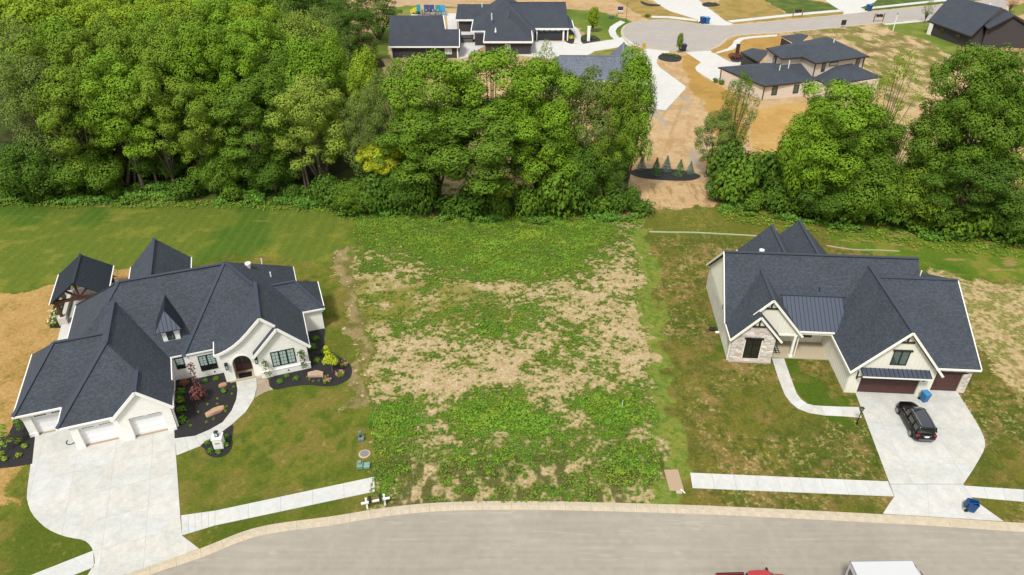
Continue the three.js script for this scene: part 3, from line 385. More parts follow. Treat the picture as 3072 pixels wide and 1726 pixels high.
far('driveway', 'wide white driveway at the top centre with two blue bins', 'driveway', [[43.75, -224.47], [43.64, -226.75], [42.77, -233.84], [57.24, -235.06], [57.2, -224.47], [57.9, -215.74], [58.63, -204.19], [59.95, -200.42], [57.52, -197.94], [50.94, -199.49], [51.18, -205.83], [45.62, -215.74]]);
far('driveway', 'white driveway at the top right reaching the street', 'driveway', [[95.52, -228.49], [97.42, -235.06], [114.8, -235.06], [109.21, -226.75], [102.44, -220.03], [103.34, -215.74], [93.72, -210.78], [95.47, -214.69], [95.25, -217.87]], 0.03);
strip('sidewalk', 'curved white pavement of slabs by the far street lamp', 'pavement', [[29.84, -204.19], [27.95, -200.88], [26.17, -197.22], [25.27, -192.8], [25.19, -187.71], [25.76, -184.45]], [[31.01, -202.29], [29.58, -199.49], [28.07, -196.32], [27.2, -193.23], [26.99, -189.38], [27.31, -185.9]], 0.03, M.walk, 2, 'concrete_slab', 13);
strip('sidewalk', 'thin white pavement along the far side of the turning circle', 'pavement', [[39.24, -209.77], [44.45, -209.37], [48.9, -207.1], [51.44, -205.44]], [[39, -207.59], [44.01, -207], [47.94, -204.67], [50.68, -203.52]], 0.03, M.walk, 3, 'concrete_slab', 14);
strip('sidewalk', 'long thin white pavement on the far side of the street', 'pavement', [[59.39, -204.19], [68.34, -207.78], [79.06, -212.11], [95.41, -217.65]], [[59.87, -202], [68.59, -205.44], [79.24, -209.77], [95.56, -215.21]], 0.03, M.walk, 6, 'concrete_slab', 15);
strip('sidewalk', 'thin white pavement at the top right before the dark house', 'pavement', [[105.12, -220.58], [121.8, -227.33], [147.56, -237.53]], [[104.7, -218.4], [122.63, -225.38], [147.5, -235.06]], 0.03, M.walk, 6, 'concrete_slab', 16);
strip('sidewalk', 'winding white pavement beside the straw before the tan house', 'pavement', [[48.24, -172.17], [52.13, -175.81], [54.25, -179.35], [55.57, -182.85], [57.57, -185.66], [60.77, -187.3], [68.39, -189.21]], [[48.7, -171.6], [53.59, -175.22], [55.59, -178.58], [57.03, -182.06], [58.47, -184.29], [61.16, -185.66], [67.88, -187.55]], 0.042, M.walk, 2, 'concrete_slab', 17);
strip('sidewalk', 'white pavement ending on the grass left of the dark corner house', 'pavement', [[100.46, -200.7], [109.09, -203.71], [117.29, -206.41]], [[101.02, -199.4], [108.35, -201.63], [115.59, -203.9]], 0.03, M.walk, 4, 'concrete_slab', 18);
far('walkway', 'white walk curving round the bed beside the dark house garage', 'walkway', smooth([[15.18, -197.67], [16.82, -197.22], [17.59, -192.8], [17.66, -186.89], [17.42, -180.12], [15.43, -181.12], [15.89, -186.89], [15.84, -192.8], [15.01, -194.98]], 3, true), 0.042);

// ---------------------------------------------------------------- the two houses in front; u along the front, h up, w back
const Q = (u, h, w) => V(u, h, -w), RAD = Math.PI / 180;
const bx = (u0, u1, h0, h1, w0, w1) => box(u0, u1, h0, h1, -w1, -w0);
// a roof: each face a slab of shingles with white edges left to the trim
function roofPart(parent, faces, mat, name = 'roof') { return mesh(name, faces.map((f) => slab(f.map((p) => Q(...p)), V(0, -0.16, 0))), mat, parent); }
function caps(parent, lines, mat = M.cap) { for (const [a, b] of lines) mesh('ridge_cap', bar(Q(...a).add(V(0, 0.03, 0)), Q(...b).add(V(0, 0.03, 0)), 0.34, 0.07), mat, parent); }
function trims(parent, lines, mat, name = 'fascia', w = 0.09, h = 0.18, drop = 0.08) { for (const [a, b] of lines) mesh(name, bar(Q(...a).add(V(0, -drop, 0)), Q(...b).add(V(0, -drop, 0)), w, h), mat, parent); }
// window on a wall facing the viewer (w = wall face)
function win(parent, u0, u1, h0, h1, w, o = {}) {
  const g = sub('window', parent), f = o.f ?? 0.07, fm = o.frame || M.black, n = o.lights || 1, d = 0.06, fr = [];
  fr.push(bx(u0, u1, h1 - f, h1, w - d, w), bx(u0, u1, h0, h0 + f, w - d, w), bx(u0, u0 + f, h0 + f, h1 - f, w - d, w), bx(u1 - f, u1, h0 + f, h1 - f, w - d, w));
  const cw = (u1 - u0 - f) / n;
  for (let i = 1; i < n; i++) fr.push(bx(u0 + f / 2 + cw * i - f * 0.9, u0 + f / 2 + cw * i + f * 0.9, h0 + f, h1 - f, w - d, w));
  if (o.transom) fr.push(bx(u0 + f, u1 - f, o.transom - 0.04, o.transom + 0.04, w - d, w));
  mesh('frame', fr, fm, g);
  for (let i = 0; i < n; i++) {
    const a = u0 + f / 2 + cw * i + f * 0.6, b = u0 + f / 2 + cw * (i + 1) - f * 0.6, split = o.blind ? h0 + f + (h1 - h0) * o.blind : h0 + f;
    if (o.blind) mesh('pane', bx(a, b, h0 + f, split, w - 0.02, w), M.glassDark, g);
    mesh('pane', bx(a, b, split, h1 - f, w - 0.02, w), o.glass || M.glass, g);
    const mu = [];
    for (let k = 1; k < (o.cols || 1); k++) { const x = a + (b - a) * k / o.cols; mu.push(bx(x - 0.013, x + 0.013, h0 + f, h1 - f, w - 0.035, w)); }
    for (let k = 1; k < (o.rows || 1); k++) { const y = h0 + f + (h1 - h0 - 2 * f) * k / o.rows; mu.push(bx(a, b, y - 0.013, y + 0.013, w - 0.034, w)); }
    if (mu.length) mesh('muntin', mu, fm, g);
  }
  if (o.sill) mesh('sill', bx(u0 - 0.06, u1 + 0.06, h0 - 0.1, h0, w - 0.1, w), o.sill, g);
  if (o.head) mesh('lintel', bx(u0 - 0.14, u1 + 0.14, h1, h1 + 0.13, w - 0.16, w), o.headMat || M.black, g);
  if (o.jamb) mesh('casing', [bx(u0 - 0.09, u0, h0 - 0.09, h1 + 0.02, w - 0.045, w), bx(u1, u1 + 0.09, h0 - 0.09, h1 + 0.02, w - 0.045, w), bx(u0, u1, h0 - 0.09, h0, w - 0.045, w)], o.jamb, g);
  return g;
}
function garageDoor(parent, u0, u1, h1, w, mat, o = {}) {
  const g = sub('garage_door', parent), n = o.n || 4, h0 = o.h0 || 0.02, ph = (h1 - h0) / n;
  for (let i = 0; i < n; i++) {
    const p = mesh('door_panel', [bx(u0, u1, h0 + i * ph + 0.008, h0 + (i + 1) * ph - 0.008, w, w + 0.05), ...(o.ribs ? [0, 1, 2].map((k) => bx(u0 + 0.06, u1 - 0.06, h0 + i * ph + 0.05 + k * ph * 0.31, h0 + i * ph + 0.04 + (k + 0.86) * ph * 0.31, w - 0.012, w)) : [bx(u0 + 0.08, (u0 + u1) / 2 - 0.05, h0 + i * ph + 0.09, h0 + (i + 1) * ph - 0.09, w - 0.014, w), bx((u0 + u1) / 2 + 0.05, u1 - 0.08, h0 + i * ph + 0.09, h0 + (i + 1) * ph - 0.09, w - 0.014, w)])], mat, g);
    if (o.lites && i === n - 1) for (const s of [0, 1]) for (let k = 0; k < 4; k++) { const a = u0 + 0.2 + s * ((u1 - u0) / 2 - 0.02) + k * 0.245; mesh('pane', bx(a, a + 0.2, h1 - 0.34, h1 - 0.17, w - 0.03, w - 0.012), M.black, p); }
  }
  return g;
}
const gable = (u0, u1, base, eave, apexU, apexH, w, thick) => slab([Q(u0, base, w), Q(u1, base, w), Q(u1, eave, w), Q(apexU, apexH, w), Q(u0, eave, w)], V(0, 0, -thick));

// ------------------------------------------------ left: white painted brick house
const OL = [-38.6, -44.89], LT = 20 * RAD;
{
  const H = thing('brick_house', 'big white painted brick house with dark shingle roofs and three white garage doors', 'house', [OL[0], 0, OL[1]], LT);
  const EH = 2.88, R = (faces, m) => roofPart(H, faces, m || M.shingle);
  // walls
  mesh('wall', [bx(-1.3, 20.6, 0, EH - 0.1, 7.0, 19.7), bx(0.3, 7.92, 0, EH - 0.15, 0.7, 7.0), bx(-4.2, 0.3, 0, EH - 0.15, 3.75, 11.6), bx(9.6, 12.7, 0, 3.16, 6.6, 7.0), bx(3.5, 9.5, 0, EH - 0.1, 19.7, 26.2), bx(20.6, 23.05, 0, EH - 0.1, 10.7, 15.7)], M.brick, H);
  // garage fronts: outer bay, middle bay, gabled bay; each a wall with a door opening
  const bay = (u0, u1, top, w, d0, d1, dh, thick, topPts) => mesh('wall', slab([Q(u0, 0, w), Q(u1, 0, w), ...(topPts || [[u1, top], [u0, top]]).map(([a, b]) => Q(a, b, w))], V(0, 0, -thick), [[Q(d0, 0.001, w), Q(d1, 0.001, w), Q(d1, dh, w), Q(d0, dh, w)]]), M.brick, H);
  bay(-4.2, 0.0, EH - 0.1, 3.1, -3.55, -0.75, 2.32, 0.65);
  bay(0, 3.9, EH - 0.1, 0.0, 0.64, 3.4, 2.28, 0.7);
  bay(3.9, 8.25, EH, -0.32, 4.75, 7.5, 2.45, 1.02, [[8.25, 2.85], [6.05, 5.12], [3.9, 2.95]]);
  for (const [u, w] of [[0, -0.06], [3.9, -0.4], [7.55, -0.4], [-4.2, 3.04]]) mesh('pier_base', bx(u - 0.02, u + (u === 3.9 ? 0.83 : 0.68), 0, 0.42, w, w + 0.1), M.brick, H);
  garageDoor(H, -3.55, -0.75, 2.32, 3.42, M.doorWhite, { lites: 1 }); garageDoor(H, 0.64, 3.4, 2.28, 0.36, M.doorWhite, { lites: 1 }); garageDoor(H, 4.75, 7.5, 2.45, 0.06, M.doorWhite, { lites: 1 });
  for (const [a, b, w] of [[-3.55, -0.75, 3.1], [0.64, 3.4, 0.02], [4.75, 7.5, -0.3]]) mesh('threshold', bx(a, b, 0, 0.05, w + 0.12, w + 0.34), M.tan, H);
  // roofs
  const P0 = [14.5, 8.72, 13.6];
  R([[[-1.75, 2.96, 6.9], [21.0, 2.96, 6.9], [14.5, 8.5, 13.55], [4.5, 8.5, 13.55]], [[-1.75, EH, 20.2], [4.5, 8.5, 13.55], [14.5, 8.5, 13.55], [21.0, EH, 20.2]], [[-1.75, EH, 20.2], [-1.75, 2.96, 6.9], [4.5, 8.5, 13.55]]]);
  R([[[9.45, 3.22, 6.52], [21.05, 3.0, 6.3], P0], [[21.05, 2.95, 6.3], [21.05, 2.95, 20.2], P0], [[9.45, 3.22, 9], [9.45, 3.22, 6.52], P0]]);
  R([[[-0.78, EH, -0.12], [8.5, EH, -0.12], [3.85, 7.35, 4.9]], [[-0.78, EH, 14], [-0.78, EH, -0.12], [3.85, 7.35, 4.9], [3.85, 7.35, 14]], [[8.5, EH, -0.12], [8.12, EH, 7.0], [7.7, EH, 14], [3.85, 7.35, 14], [3.85, 7.35, 4.9]]]);
  R([[[-4.65, EH, 2.82], [3.5, EH, 2.82], [3.5, 6.7, 7.6], [-0.95, 6.7, 7.6]], [[-4.65, EH, 12.2], [-4.65, EH, 2.82], [-0.95, 6.7, 7.6]], [[-4.65, EH, 12.2], [-0.95, 6.7, 7.6], [3.5, 6.7, 7.6], [3.5, EH, 12.2]]]);
  R([[[3.56, 2.92, -0.52], [6.05, 5.4, -0.52], [6.05, 5.4, 3.2], [3.56, 2.92, 0.8]], [[6.05, 5.4, -0.52], [8.52, 2.92, -0.52], [8.52, 2.92, 3.2], [6.05, 5.4, 3.2]]]);
  R([[[3.2, EH, 19], [3.2, EH, 26.6], [6.5, 6.15, 26.6], [6.5, 6.15, 16.5]], [[9.8, EH, 26.6], [9.8, EH, 19], [6.5, 6.15, 16.5], [6.5, 6.15, 26.6]]]);
  mesh('gable_wall', gable(3.5, 9.5, 2, EH - 0.1, 6.5, 5.9, 26.3, 0.2), M.brick, H);
  R([[[19.5, EH, 10.42], [23.35, EH, 10.42], [20.9, 5.15, 13.2], [17.5, 5.15, 13.2]], [[23.35, EH, 10.42], [23.35, EH, 16.0], [20.9, 5.15, 13.2]], [[23.35, EH, 16.0], [19.5, EH, 16.0], [17.5, 5.15, 13.2], [20.9, 5.15, 13.2]]]);
  // entry gable with its sweeping left slope
  const ex = [[12.3, 3.72], [12.9, 3.86], [13.55, 4.1], [14.25, 4.47], [14.96, 4.98], [15.6, 5.55], [16.2, 6.15], [17.07, 7.0]], back = (h) => 6.38 + (h - 3.05) * 1.3 + 0.6;
  R([...ex.slice(0, -1).map((p, i) => { const q = ex[i + 1]; return [[p[0], p[1], 4.72], [q[0], q[1], 4.72], [q[0], q[1], back(q[1])], [p[0], p[1], back(p[1])]]; }), [[17.07, 7.0, 4.72], [21.08, 3.0, 4.72], [21.08, 3.0, 10.3], [17.07, 7.0, back(7.0)]]]);
  mesh('entry_wall', slab([Q(12.7, 0, 4.92), Q(16.3, 0, 4.92), Q(21.0, 2.9, 4.92), Q(17.07, 6.86, 4.92), ...ex.slice(1, -1).reverse().map(([u, h]) => Q(u, h - 0.14, 4.92)), Q(12.7, 3.6, 4.92)], V(0, 0, -0.3),
    [[Q(13.62, 0.001, 4.92), Q(15.4, 0.001, 4.92), ...Array.from({ length: 13 }, (_, i) => Q(14.51 + 0.89 * Math.cos(i / 12 * Math.PI), 1.98 + 0.98 * Math.sin(i / 12 * Math.PI), 4.92))]]), M.brick, H);
  mesh('entry_side', [bx(12.7, 13.0, 0, 3.55, 5.22, 6.6), bx(12.7, 13.62, 0, 3.5, 5.22, 5.6), bx(15.4, 16.2, 0, 4, 5.22, 7.0), bx(13.0, 15.4, 3.05, 3.2, 5.22, 7.2)], M.brick, H);
  mesh('porch_wall', bx(13.0, 15.4, 0, 3.05, 6.25, 6.35), M.sand, H);
  mesh('porch_floor', bx(13.0, 15.4, 0, 0.14, 4.7, 6.25), M.sand, H);
  mesh('arch_trim', Array.from({ length: 12 }, (_, i) => { const a = i / 12 * Math.PI, b = (i + 1) / 12 * Math.PI, p = (t, r) => Q(14.51 + (0.89 + r) * Math.cos(t), 1.98 + (0.98 + r) * Math.sin(t), 4.9); return slab([p(a, 0.005), p(b, 0.005), p(b, 0.16), p(a, 0.16)], V(0, 0, 0.05)); }), M.white, H);
  for (const s of [0, 1]) { const a = 13.72 + s * 0.8, d = mesh('entry_door', bx(a, a + 0.77, 0.14, 2.6, 6.17, 6.24), M.doorWood, H); for (const y of [0.95, 1.4, 1.85]) for (const k of [0, 1]) mesh('pane', bx(a + 0.12 + k * 0.29, a + 0.36 + k * 0.29, y, y + 0.38, 6.15, 6.17), M.black, d); mesh('handle', bx(a + (s ? 0.04 : 0.69), a + (s ? 0.08 : 0.73), 1.0, 1.3, 6.1, 6.17), M.black, d); }
  for (const u of [13.08, 15.86]) { const l = mesh('wall_lantern', [bx(u - 0.13, u + 0.13, 2.4, 2.46, 4.6, 4.92), bx(u - 0.15, u + 0.15, 2.28, 2.38, 4.58, 4.86), bx(u - 0.12, u + 0.12, 1.72, 1.8, 4.62, 4.86), ...[[-0.12, 4.62], [0.09, 4.62], [-0.12, 4.82], [0.09, 4.82]].map(([x, w]) => bx(u + x, u + x + 0.03, 1.8, 2.28, w, w + 0.03))], M.black, H); mesh('lamp_glass', bx(u - 0.085, u + 0.085, 1.81, 2.27, 4.66, 4.81), M.blind, l); }
  // window gable
  mesh('gable_wall', gable(16.1, 20.8, 0, 3.0, 18.4, 5.68, 4.4, 0.55), M.brick, H);
  mesh('base_band', [bx(16.05, 20.86, 0, 0.72, 4.31, 4.5), bx(16.0, 20.9, 0.72, 0.8, 4.27, 4.5)], M.brick, H);
  mesh('wall', bx(20.55, 20.8, 0, 2.85, 4.96, 10.7), M.brick, H);
  R([[[15.72, 3.02, 4.1], [18.4, 5.85, 4.1], [18.4, 5.85, 7], [15.72, 3.02, 6]], [[18.4, 5.85, 4.1], [21.1, 3.02, 4.1], [21.1, 3.02, 6], [18.4, 5.85, 7]]]);
  win(H, 17.3, 19.58, 1.15, 2.95, 4.4, { lights: 3, cols: 2, rows: 4, glass: M.blind, f: 0.08 });
  win(H, 8.38, 9.18, 1.32, 2.68, 7.0, { lights: 1, cols: 2, rows: 5, glass: M.blind, blind: 0.3 });
  win(H, 10.52, 12.08, 0.8, 2.68, 6.6, { lights: 2, cols: 2, rows: 6, glass: M.blind, blind: 0.3 });
  caps(H, [[[4.5, 8.5, 13.55], [14.5, 8.55, 13.55]], [P0, [9.35, 3.16, 6.38]], [P0, [18.0, 6.0, 9.9]], [[3.85, 7.35, 4.9], [3.85, 7.35, 11.9]], [[3.85, 7.35, 4.9], [-0.78, EH, -0.12]], [[-0.95, 6.7, 7.6], [3.3, 6.7, 7.6]], [[-0.95, 6.7, 7.6], [-4.65, EH, 2.82]], [[6.05, 5.4, -0.5], [6.05, 5.4, 2.5]], [[6.5, 6.15, 17], [6.5, 6.15, 26.6]], [[17.07, 7.0, 4.75], [17.07, 7.0, 11.3]], [[20.9, 5.15, 13.2], [18.3, 5.15, 13.2]], [[20.9, 5.15, 13.2], [23.35, EH, 10.42]], [[-1.75, EH, 20.2], [4.5, 8.5, 13.55]], [[4.5, 8.5, 13.55], [3.4, 7.35, 12.2]]]);
  const f = 0.05;
  trims(H, [[[-0.8, EH, -0.17], [3.56, EH, -0.17]], [[-4.68, EH, 2.78], [-0.78, EH, 2.78]], [[-4.7, EH, 2.78], [-4.7, EH, 12.2]], [[-0.82, EH, -0.17], [-0.82, EH, 2.8]], [[8.56, EH, -0.4], [8.17, EH, 6.9]], [[9.41, 3.2, 6.5], [9.41, 3.2, 7.0]], [[12.26, 3.72, 4.7], [12.26, 3.72, 7.0]], [[-1.8, EH, 13], [-1.8, EH, 20.2]], [[3.16, EH, 19.5], [3.16, EH, 26.6]], [[9.84, EH, 19.5], [9.84, EH, 26.6]], [[21.1, EH, 16], [21.1, EH, 20.2]], [[21.12, 2.95, 4.1], [21.12, 2.95, 10.4]], [[21.05, EH, 10.38], [23.38, EH, 10.38]], [[23.4, EH, 10.38], [23.4, EH, 16.0]]], M.trim);
  trims(H, [[[3.5, 2.88, -0.56], [6.05, 5.4, -0.56]], [[6.05, 5.4, -0.56], [8.58, 2.88, -0.56]], [[15.66, 2.98, 4.06], [18.4, 5.85, 4.06]], [[18.4, 5.85, 4.06], [21.16, 2.97, 4.06]], [[17.07, 7.0, 4.67], [18.45, 5.62, 4.67]], ...ex.slice(0, -1).map((p, i) => [[p[0], p[1], 4.67], [ex[i + 1][0], ex[i + 1][1], 4.67]])], M.trim, 'rake_board', 0.09, 0.27, 0.1);
  trims(H, [[[8.1, 2.98, 6.9], [9.45, 2.98, 6.9]], [[9.4, 3.22, 6.48], [12.3, 3.22, 6.48]]], M.trim, 'fascia', 0.06, 0.16, 0.06);
  mesh('wall', bx(8.0, 9.6, 2.6, 2.95, 7.0, 7.2), M.brick, H);
  // dormer with a dark standing seam roof
  { const d = sub('dormer', H);
    mesh('dormer_wall', [bx(7.78, 9.32, 3.6, 5.45, 8.2, 8.5), bx(7.78, 9.32, 4.2, 5.4, 8.5, 10)], M.white, d);
    win(d, 8.2, 8.86, 4.15, 5.2, 8.2, { glass: M.glass, cols: 2, rows: 2, f: 0.08 });
    const a = [7.35, 5.42, 7.85], b = [9.66, 5.42, 7.85], t = [8.5, 7.1, 8.95], tb = [8.5, 7.1, 12], ab = [7.35, 5.42, 10], bb = [9.66, 5.42, 10];
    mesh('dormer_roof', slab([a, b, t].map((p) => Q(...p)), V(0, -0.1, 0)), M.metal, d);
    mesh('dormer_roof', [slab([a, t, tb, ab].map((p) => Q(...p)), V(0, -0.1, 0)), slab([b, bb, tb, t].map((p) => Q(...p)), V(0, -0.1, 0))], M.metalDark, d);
    for (let k = 1; k < 6; k++) { const u = 7.35 + 2.31 * k / 6, s = 1 - Math.abs(u - 8.5) / 1.155; mesh('seam', bar(Q(u, 5.45, 7.85), Q(u, 5.45 + 1.68 * s, 7.85 + 1.1 * s), 0.035, 0.05), M.seam, d); } }
  // pipes and vents
  mesh('vent_cap', [rod([16.6, 6.0, -14.9], [16.6, 7.2, -14.9], 0.2), rod([16.6, 7.2, -14.9], [16.6, 7.4, -14.9], 0.32)], M.trim, H);
  mesh('vent_pipe', rod([18.6, 4.7, -15.1], [18.6, 5.7, -15.1], 0.07), M.trim, H);
  mesh('vent_pipe', rod([17.9, 5.2, -17.6], [17.9, 6.1, -17.6], 0.07), M.trim, H);
  mesh('downpipe', bx(12.55, 12.67, 0.1, 3.0, 6.45, 6.58), M.trim, H); mesh('downpipe', bx(8.28, 8.4, 0.1, 2.75, -0.1, 0.02), M.trim, H);
  mesh('wall_light', bx(23.05, 23.25, 1.6, 1.85, 11.6, 11.8), M.trim, H);
  for (const [u, w] of [[18.6, 4.25], [11.6, 6.55]]) mesh('outlet', bx(u, u + 0.12, 0.35, 0.5, w, w + 0.06), M.black, H);
  mesh('patio', bx(-4.2, 1.5, 0, 0.1, 17.4, 27.4), M.pale, H);
}
{ // timber pavilion behind it
  const o = Q(-1.6, 0, 24.3).applyAxisAngle(V(0, 1, 0), LT), P = thing('timber_pavilion', 'dark timber pavilion with a black ribbed metal roof behind the left house', 'pavilion', [OL[0] + o.x, 0, OL[1] + o.z], LT);
  const L = (u, h, w) => [u + 1.6, h, w - 24.3], q = (u, h, w) => Q(...L(u, h, w));
  mesh('roof', slab([q(-4.45, 2.95, 21.1), q(-1.6, 5.05, 21.1), q(-1.6, 5.05, 27.6), q(-4.45, 2.95, 27.6)], V(0, -0.1, 0)), M.metalDark, P);
  mesh('roof', slab([q(-1.6, 5.05, 21.1), q(1.25, 2.95, 21.1), q(1.25, 2.95, 27.6), q(-1.6, 5.05, 27.6)], V(0, -0.1, 0)), M.metalDark, P);
  for (let k = 0; k < 17; k++) for (const s of [-1, 1]) mesh('seam', bar(q(-1.6, 5.08, 21.2 + k * 0.393), q(-1.6 + s * 2.83, 2.99, 21.2 + k * 0.393), 0.05, 0.06), M.rib, P);
  mesh('ridge_cap', bar(q(-1.6, 5.1, 21.05), q(-1.6, 5.1, 27.65), 0.3, 0.06), M.metalDark, P);
  for (const s of [-1, 1]) mesh('gutter', bar(q(-1.6 + s * 2.9, 2.9, 21.1), q(-1.6 + s * 2.9, 2.9, 27.6), 0.1, 0.12), M.trim, P);
  for (const w of [21.55, 27.2]) {
    for (const u of [-3.95, 0.75]) { mesh('post', bar(q(u, 0.95, w), q(u, 2.95, w), 0.28, 0.28, V(1, 0, 0)), M.timber, P); mesh('pier', bx(u + 1.6 - 0.42, u + 1.6 + 0.42, 0, 0.95, w - 24.3 - 0.42, w - 24.3 + 0.42), M.paleStone, P); }
    mesh('beam', bar(q(-4.3, 2.85, w), q(1.1, 2.85, w), 0.26, 0.32), M.timber, P);
    for (const [a, b] of [[[-1.6, 2.95], [-1.6, 4.85]], [[-1.6, 2.95], [-2.75, 4.1]], [[-1.6, 2.95], [-0.45, 4.1]], [[-4.2, 2.95], [-1.6, 4.87]], [[1.0, 2.95], [-1.6, 4.87]]]) mesh('brace', bar(q(a[0], a[1], w), q(b[0], b[1], w), 0.2, 0.2, V(0, 0, 1)), M.timber, P);
    for (const s of [-1, 1]) mesh('brace', bar(q(-1.6 + s * 2.35, 2.0, w), q(-1.6 + s * 1.6, 2.75, w), 0.16, 0.16, V(0, 0, 1)), M.timber, P);
  }
  for (const u of [-3.95, 0.75]) mesh('beam', bar(q(u, 2.8, 21.5), q(u, 2.8, 27.3), 0.24, 0.28), M.timber, P);
  mesh('seat_wall', [bx(-2.6, -2.2, 0, 0.6, -2.35, 2.5), bx(-2.0, 2.0, 0, 0.95, 2.65, 3.05)], M.paleStone, P);
}

// ------------------------------------------------ right: cream board and batten house
const OR = [22.25, -57.2], RT = -4 * RAD;
{
  const H = thing('cream_house', 'cream board and batten house with a stone gable and brown garage doors', 'house', [OR[0], 0, OR[1]], RT);
  const R = (faces, m) => roofPart(H, faces, m || M.shingle);
  // walls
  mesh('wall', [bx(0, 19.5, 0, 3.0, 3.75, 14.0), bx(0, 4.35, 0, 2.95, 0.25, 3.75), bx(3.9, 10.5, 0, 2.9, 14.0, 17.4), bx(10.5, 14.2, 0, 2.9, 14.0, 17.4)], M.cream, H);
  mesh('gable_wall', slab([Q(0, 0, 0.2), Q(0, 0, 14), Q(0, 3.0, 14), Q(0, 8.25, 7.75), Q(0, 3.0, 2.5), Q(0, 2.9, 0.2)], V(0.2, 0, 0)), M.cream, H);
  mesh('gable_wall', slab([Q(19.3, 0, 4), Q(19.3, 0, 14), Q(19.3, 3.0, 14), Q(19.3, 8.25, 7.75), Q(19.3, 3.0, 2.5)], V(0.2, 0, 0)), M.cream, H);
  mesh('vent', [slab([Q(-0.02, 2.72, 5.4), Q(-0.02, 3.1, 5.62), Q(-0.02, 3.48, 5.4), Q(-0.02, 3.1, 5.18)], V(0.03, 0, 0))], M.black, H);
  // stone front
  mesh('gable_wall', gable(0.05, 4.35, 0, 3.0, 2.32, 5.55, 0.03, 0.3), M.stone[1], H);
  { const st = sub('stone_veneer', H), rr = rng(41), shapes = [0.3, 0.4, 0.52, 0.64].map((w) => { const g = new THREE.BoxGeometry(w - 0.02, 0.172, 0.09); return [w, g]; });
    for (let row = 0; row < 24; row++) { const y = 0.3 + row * 0.19; let u = 0.07 + rr() * 0.1; const hi = (x) => x < 2.32 ? 3.0 + (x - 0.05) * 1.123 : 3.0 + (4.35 - x) * 1.256; if (y > 4.52) break;
      while (u < 4.3) { const [w, g] = shapes[Math.floor(rr() * 4)], m = u + w / 2; if (u + w > 4.36) break; const inWin = u + w > 1.28 && u < 3.12 && y + 0.1 > 0.42 && y - 0.1 < 3.2; if (!inWin && y + 0.1 < Math.min(hi(u), hi(u + w)) - 0.02) { const s = mesh('stone', g, M.stone[Math.floor(rr() * 5)], st); s.position.set(m, y, -0.01 + rr() * 0.03); s.rotation.y = (rr() - 0.5) * 0.04; } u += w; } }
    for (let u = 0.04; u < 4.3; u += 0.62) { const s = mesh('ledge_stone', new THREE.BoxGeometry(0.6, 0.2, 0.16), M.stone[3], st); s.position.set(u + 0.31, 0.1, 0.02); } }
  mesh('gable_panel', slab([Q(1.63, 4.62, -0.03), Q(3.02, 4.62, -0.03), Q(2.32, 5.5, -0.03)], V(0, 0, -0.1)), M.cream, H);
  win(H, 1.4, 2.98, 0.58, 3.02, 0.0, { lights: 2, transom: 2.3, rows: 1, glass: M.glassDark, jamb: M.creamTrim, head: 1, f: 0.06 });
  // porch gable, floor, post, back wall
  mesh('gable_wall', slab([Q(4.0, 2.92, 1.15), Q(6.95, 2.92, 1.15), Q(6.95, 3.08, 1.15), Q(3.52, 7.0, 1.15), Q(2.3, 5.7, 1.15)], V(0, 0, -0.2)), M.cream, H);
  mesh('porch_beam', bx(4.35, 6.95, 2.75, 2.95, 1.1, 1.4), M.creamTrim, H);
  mesh('porch_floor', bx(4.35, 10.5, 0, 0.1, 0.9, 3.75), M.sand, H);
  mesh('post', [bx(6.5, 6.74, 0.1, 2.75, 1.05, 1.29), bx(6.44, 6.8, 0.1, 0.28, 0.99, 1.35)], M.creamTrim, H);
  mesh('porch_beam', bx(6.95, 10.5, 2.9, 3.2, 1.25, 1.45), M.creamTrim, H);
  mesh('porch_ceiling', bx(4.35, 10.5, 2.96, 3.02, 1.4, 3.75), M.creamTrim, H);
  win(H, 8.0, 9.35, 0.75, 2.2, 3.75, { lights: 1, rows: 2, cols: 2, glass: M.glassDark });
  { const d = mesh('entry_door', bx(5.1, 6.1, 0.1, 2.3, 3.68, 3.75), M.doorWood, H); mesh('pane', bx(5.3, 5.9, 1.1, 2.1, 3.66, 3.68), M.glassDark, d); }
  // main roof and front gables
  R([[[-0.32, 3.15, 2.4], [19.65, 3.15, 2.4], [19.65, 8.55, 7.75], [-0.32, 8.55, 7.75]], [[-0.32, 3.05, 14.1], [-0.32, 8.55, 7.75], [19.65, 8.55, 7.75], [19.65, 3.05, 14.1]]]);
  R([[[-0.2, 3.03, -0.26], [2.32, 5.92, -0.26], [2.32, 5.92, 3], [-0.2, 3.03, 3]], [[2.32, 5.92, -0.26], [4.84, 3.03, -0.26], [4.84, 3.03, 1.6], [2.32, 5.92, 1.6]]]);
  R([[[-0.2, 3.03, 0.86], [3.52, 7.25, 0.86], [3.52, 7.25, 6.9], [-0.2, 3.03, 2.8]], [[3.52, 7.25, 0.86], [7.18, 3.0, 0.86], [7.18, 3.0, 2.6], [3.52, 7.25, 6.9]]]);
  // standing seam porch roof
  mesh('metal_roof', slab([Q(5.6, 3.35, 1.2), Q(11.6, 3.35, 1.2), Q(11.6, 5.46, 4.65), Q(5.6, 5.46, 4.65)], V(0, -0.1, 0)), M.metal, H);
  for (let k = 0; k < 14; k++) { const u = 5.95 + k * 0.41; mesh('seam', bar(Q(u, 3.37, 1.2), Q(u, 5.48, 4.65), 0.04, 0.06), M.seam, H); }
  mesh('ridge_flashing', bar(Q(5.4, 5.5, 4.66), Q(12, 5.5, 4.66), 0.3, 0.08), M.metal, H);
  // garage wing
  mesh('wall', [bx(10.5, 18.4, 0, 2.95, -3.75, 12), bx(18.4, 22.1, 0, 3.05, -3.0, 12)], M.cream, H);
